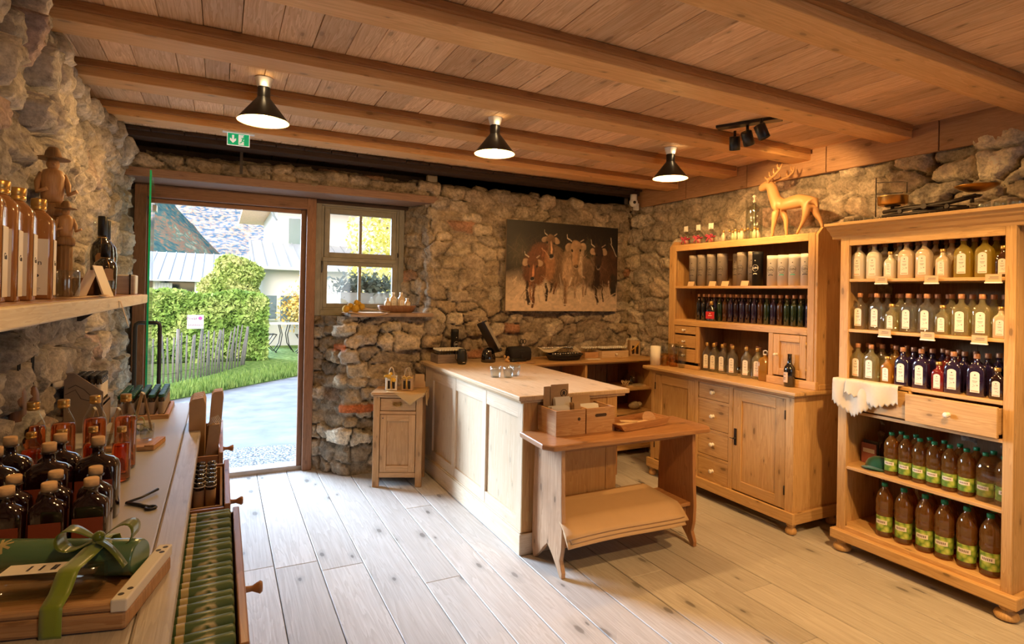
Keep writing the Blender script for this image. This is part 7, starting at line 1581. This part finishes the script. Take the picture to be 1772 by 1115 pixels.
mb = MB(); mb.box(-2.9,-1.3,38,38.2,-.5,1.9); mb.box(-2.9,-1.3,35.2,38,-.2,-.1); mb.box(-2.4,-1.4,36,36.1,.55,.95); mb.build('dark_bay', M['winglass'], parent=t)
# hills with autumn woods
m, nt, b = newmat('autumn_forest'); L = nt.links.new; tc = N(nt, 'ShaderNodeTexCoord'); n1 = N(nt, 'ShaderNodeTexNoise'); n1.inputs['Scale'].default_value = .010; n1.inputs['Detail'].default_value = 6; L(tc.outputs['Object'], n1.inputs[0])
n2 = N(nt, 'ShaderNodeTexNoise'); n2.inputs['Scale'].default_value = .22; n2.inputs['Detail'].default_value = 4; mpp = N(nt, 'ShaderNodeMapping'); mpp.inputs['Scale'].default_value = (1,1,.9); L(tc.outputs['Object'], mpp.inputs[0]); L(mpp.outputs[0], n2.inputs[0])
wsum = math_(nt, 'ADD', math_(nt, 'MULTIPLY', n1.outputs[0], .5), math_(nt, 'MULTIPLY', n2.outputs[0], .5))
L(ramp(nt, wsum, [(.36,(.03,.08,.10)), (.46,(.06,.13,.13)), (.51,(.12,.15,.12)), (.55,(.30,.16,.10)), (.60,(.10,.17,.13)), (.68,(.36,.33,.22))]), b.inputs['Base Color']); b.inputs['Roughness'].default_value = 1; b.inputs['Specular IOR Level'].default_value = 0
M['forest'] = m
M['forest2'] = gmat('hazy_autumn_forest', [(.38,(.07,.13,.20)), (.46,(.16,.21,.25)), (.51,(.40,.24,.17)), (.56,(.50,.38,.27)), (.61,(.20,.28,.28)), (.68,(.38,.40,.36))], .16, det=8, bump=0)  # blue of the distant haze is mixed into the autumn wood colours
M['forest_far'] = gmat('far_forest', [(.3,(.30,.42,.55)), (.5,(.42,.52,.62)), (.7,(.62,.60,.60))], .012)
def hill(name, y0, y1, x0, x1, hf, mat, nu=110, nv=60):
    us = np.linspace(0,1,nu); vs2 = np.linspace(0,1,nv); U, Vv = np.meshgrid(us, vs2, indexing='ij'); X = x0+(x1-x0)*U; Yy = y0+(y1-y0)*Vv; Z = hf(X, Yy, Vv)+(fbm(X*.09, Yy*.09, 31, 3)-.5)*9*np.clip(Vv*8,0,1)
    mb = MB(); i0 = 0
    me = bpy.data.meshes.new(name); V = np.stack([X,Yy,Z],-1).reshape(-1,3); idx = np.arange(nu*nv).reshape(nu,nv); F = np.stack([idx[:-1,:-1], idx[1:,:-1], idx[1:,1:], idx[:-1,1:]], -1).reshape(-1,4)
    me.from_pydata(V.tolist(), [], F.tolist()); me.materials.append(mat); me.polygons.foreach_set('use_smooth', [True]*len(F)); o = bpy.data.objects.new(name, me); COL.objects.link(o); return tag(o, kind='structure')
mb = MB(); mb.grid(lambda a, b: (-400+800*a, 27+330*b, -.6+8*b), 4, 4); tag(mb.build('meadow', M['meadow']), kind='structure')
hill('near_hill', 380, 640, -420, 60, lambda X, Y, V: -1+Y*np.clip(.050-1.15*X/Y, 0, .17)*np.clip(V*1.6, 0, 1), M['forest'])
hill('right_hill', 620, 1050, -500, 700, lambda X, Y, V: Y*(.03+.15*V), M['forest2'], 140, 70)
# planter outside the window and the tree beyond it
t = thing('window_planter', 'grey metal planter with plants outside the window', 'planter', (1.27, 5.72, 1.40))
mb = MB(); mb.box(1.02,1.50,5.64,5.80,1.42,1.53); mb.build('trough', M['greyframe'], parent=t, bevel=.01)
d = rng.normal(size=(700,3))*np.array([.15,.05,.05])+np.array([1.26,5.72,1.60]); leaves('foliage', d, .03, leafmat('planter_leaves', [(.3,(.10,.14,.10)), (.6,(.30,.34,.28)), (.75,(.62,.30,.34))]), parent=t, org=(1.27,5.72,1.40))
mb = MB(); mb.box(1.05,1.47,5.60,5.84,1.36,1.42); mb.box(1.05,1.10,5.62,5.66,1.0,1.36); mb.build('bracket', M['greyframe'], parent=t)
M['yellowleaves'] = leafmat('yellow_tree_leaves', [(.3,(.34,.36,.08)), (.5,(.66,.58,.16)), (.7,(.80,.72,.36))])
t = thing('garden_tree', 'yellowing garden tree filling the view through the window', 'tree', (4.9, 12.0, 0))
P = rng.normal(size=(9000,3))*np.array([.75,.9,1.0])+np.array([3.7,12.0,2.6]); P = P[P[:,0] > 1.95+.17*(P[:,1]-10)]; leaves('foliage', P, .055, M['yellowleaves'], parent=t, org=(4.9,12.0,0))
mb = MB(); mb.tube([(4.9,12.,0),(4.7,12.,1.2),(4.0,12.,2.2),(3.1,12.,2.9)], [.14,.12,.07,.02], 8); mb.tube([(4.0,12.,2.2),(3.4,12.,2.0),(2.8,12.0,1.7)], [.05,.035,.012], 6); mb.tube([(4.0,12.,2.2),(4.0,12.,3.2),(3.5,12.,3.8)], [.06,.04,.015], 6); mb.build('trunk', M['bark'], parent=t)
print('objects', len(bpy.data.objects))
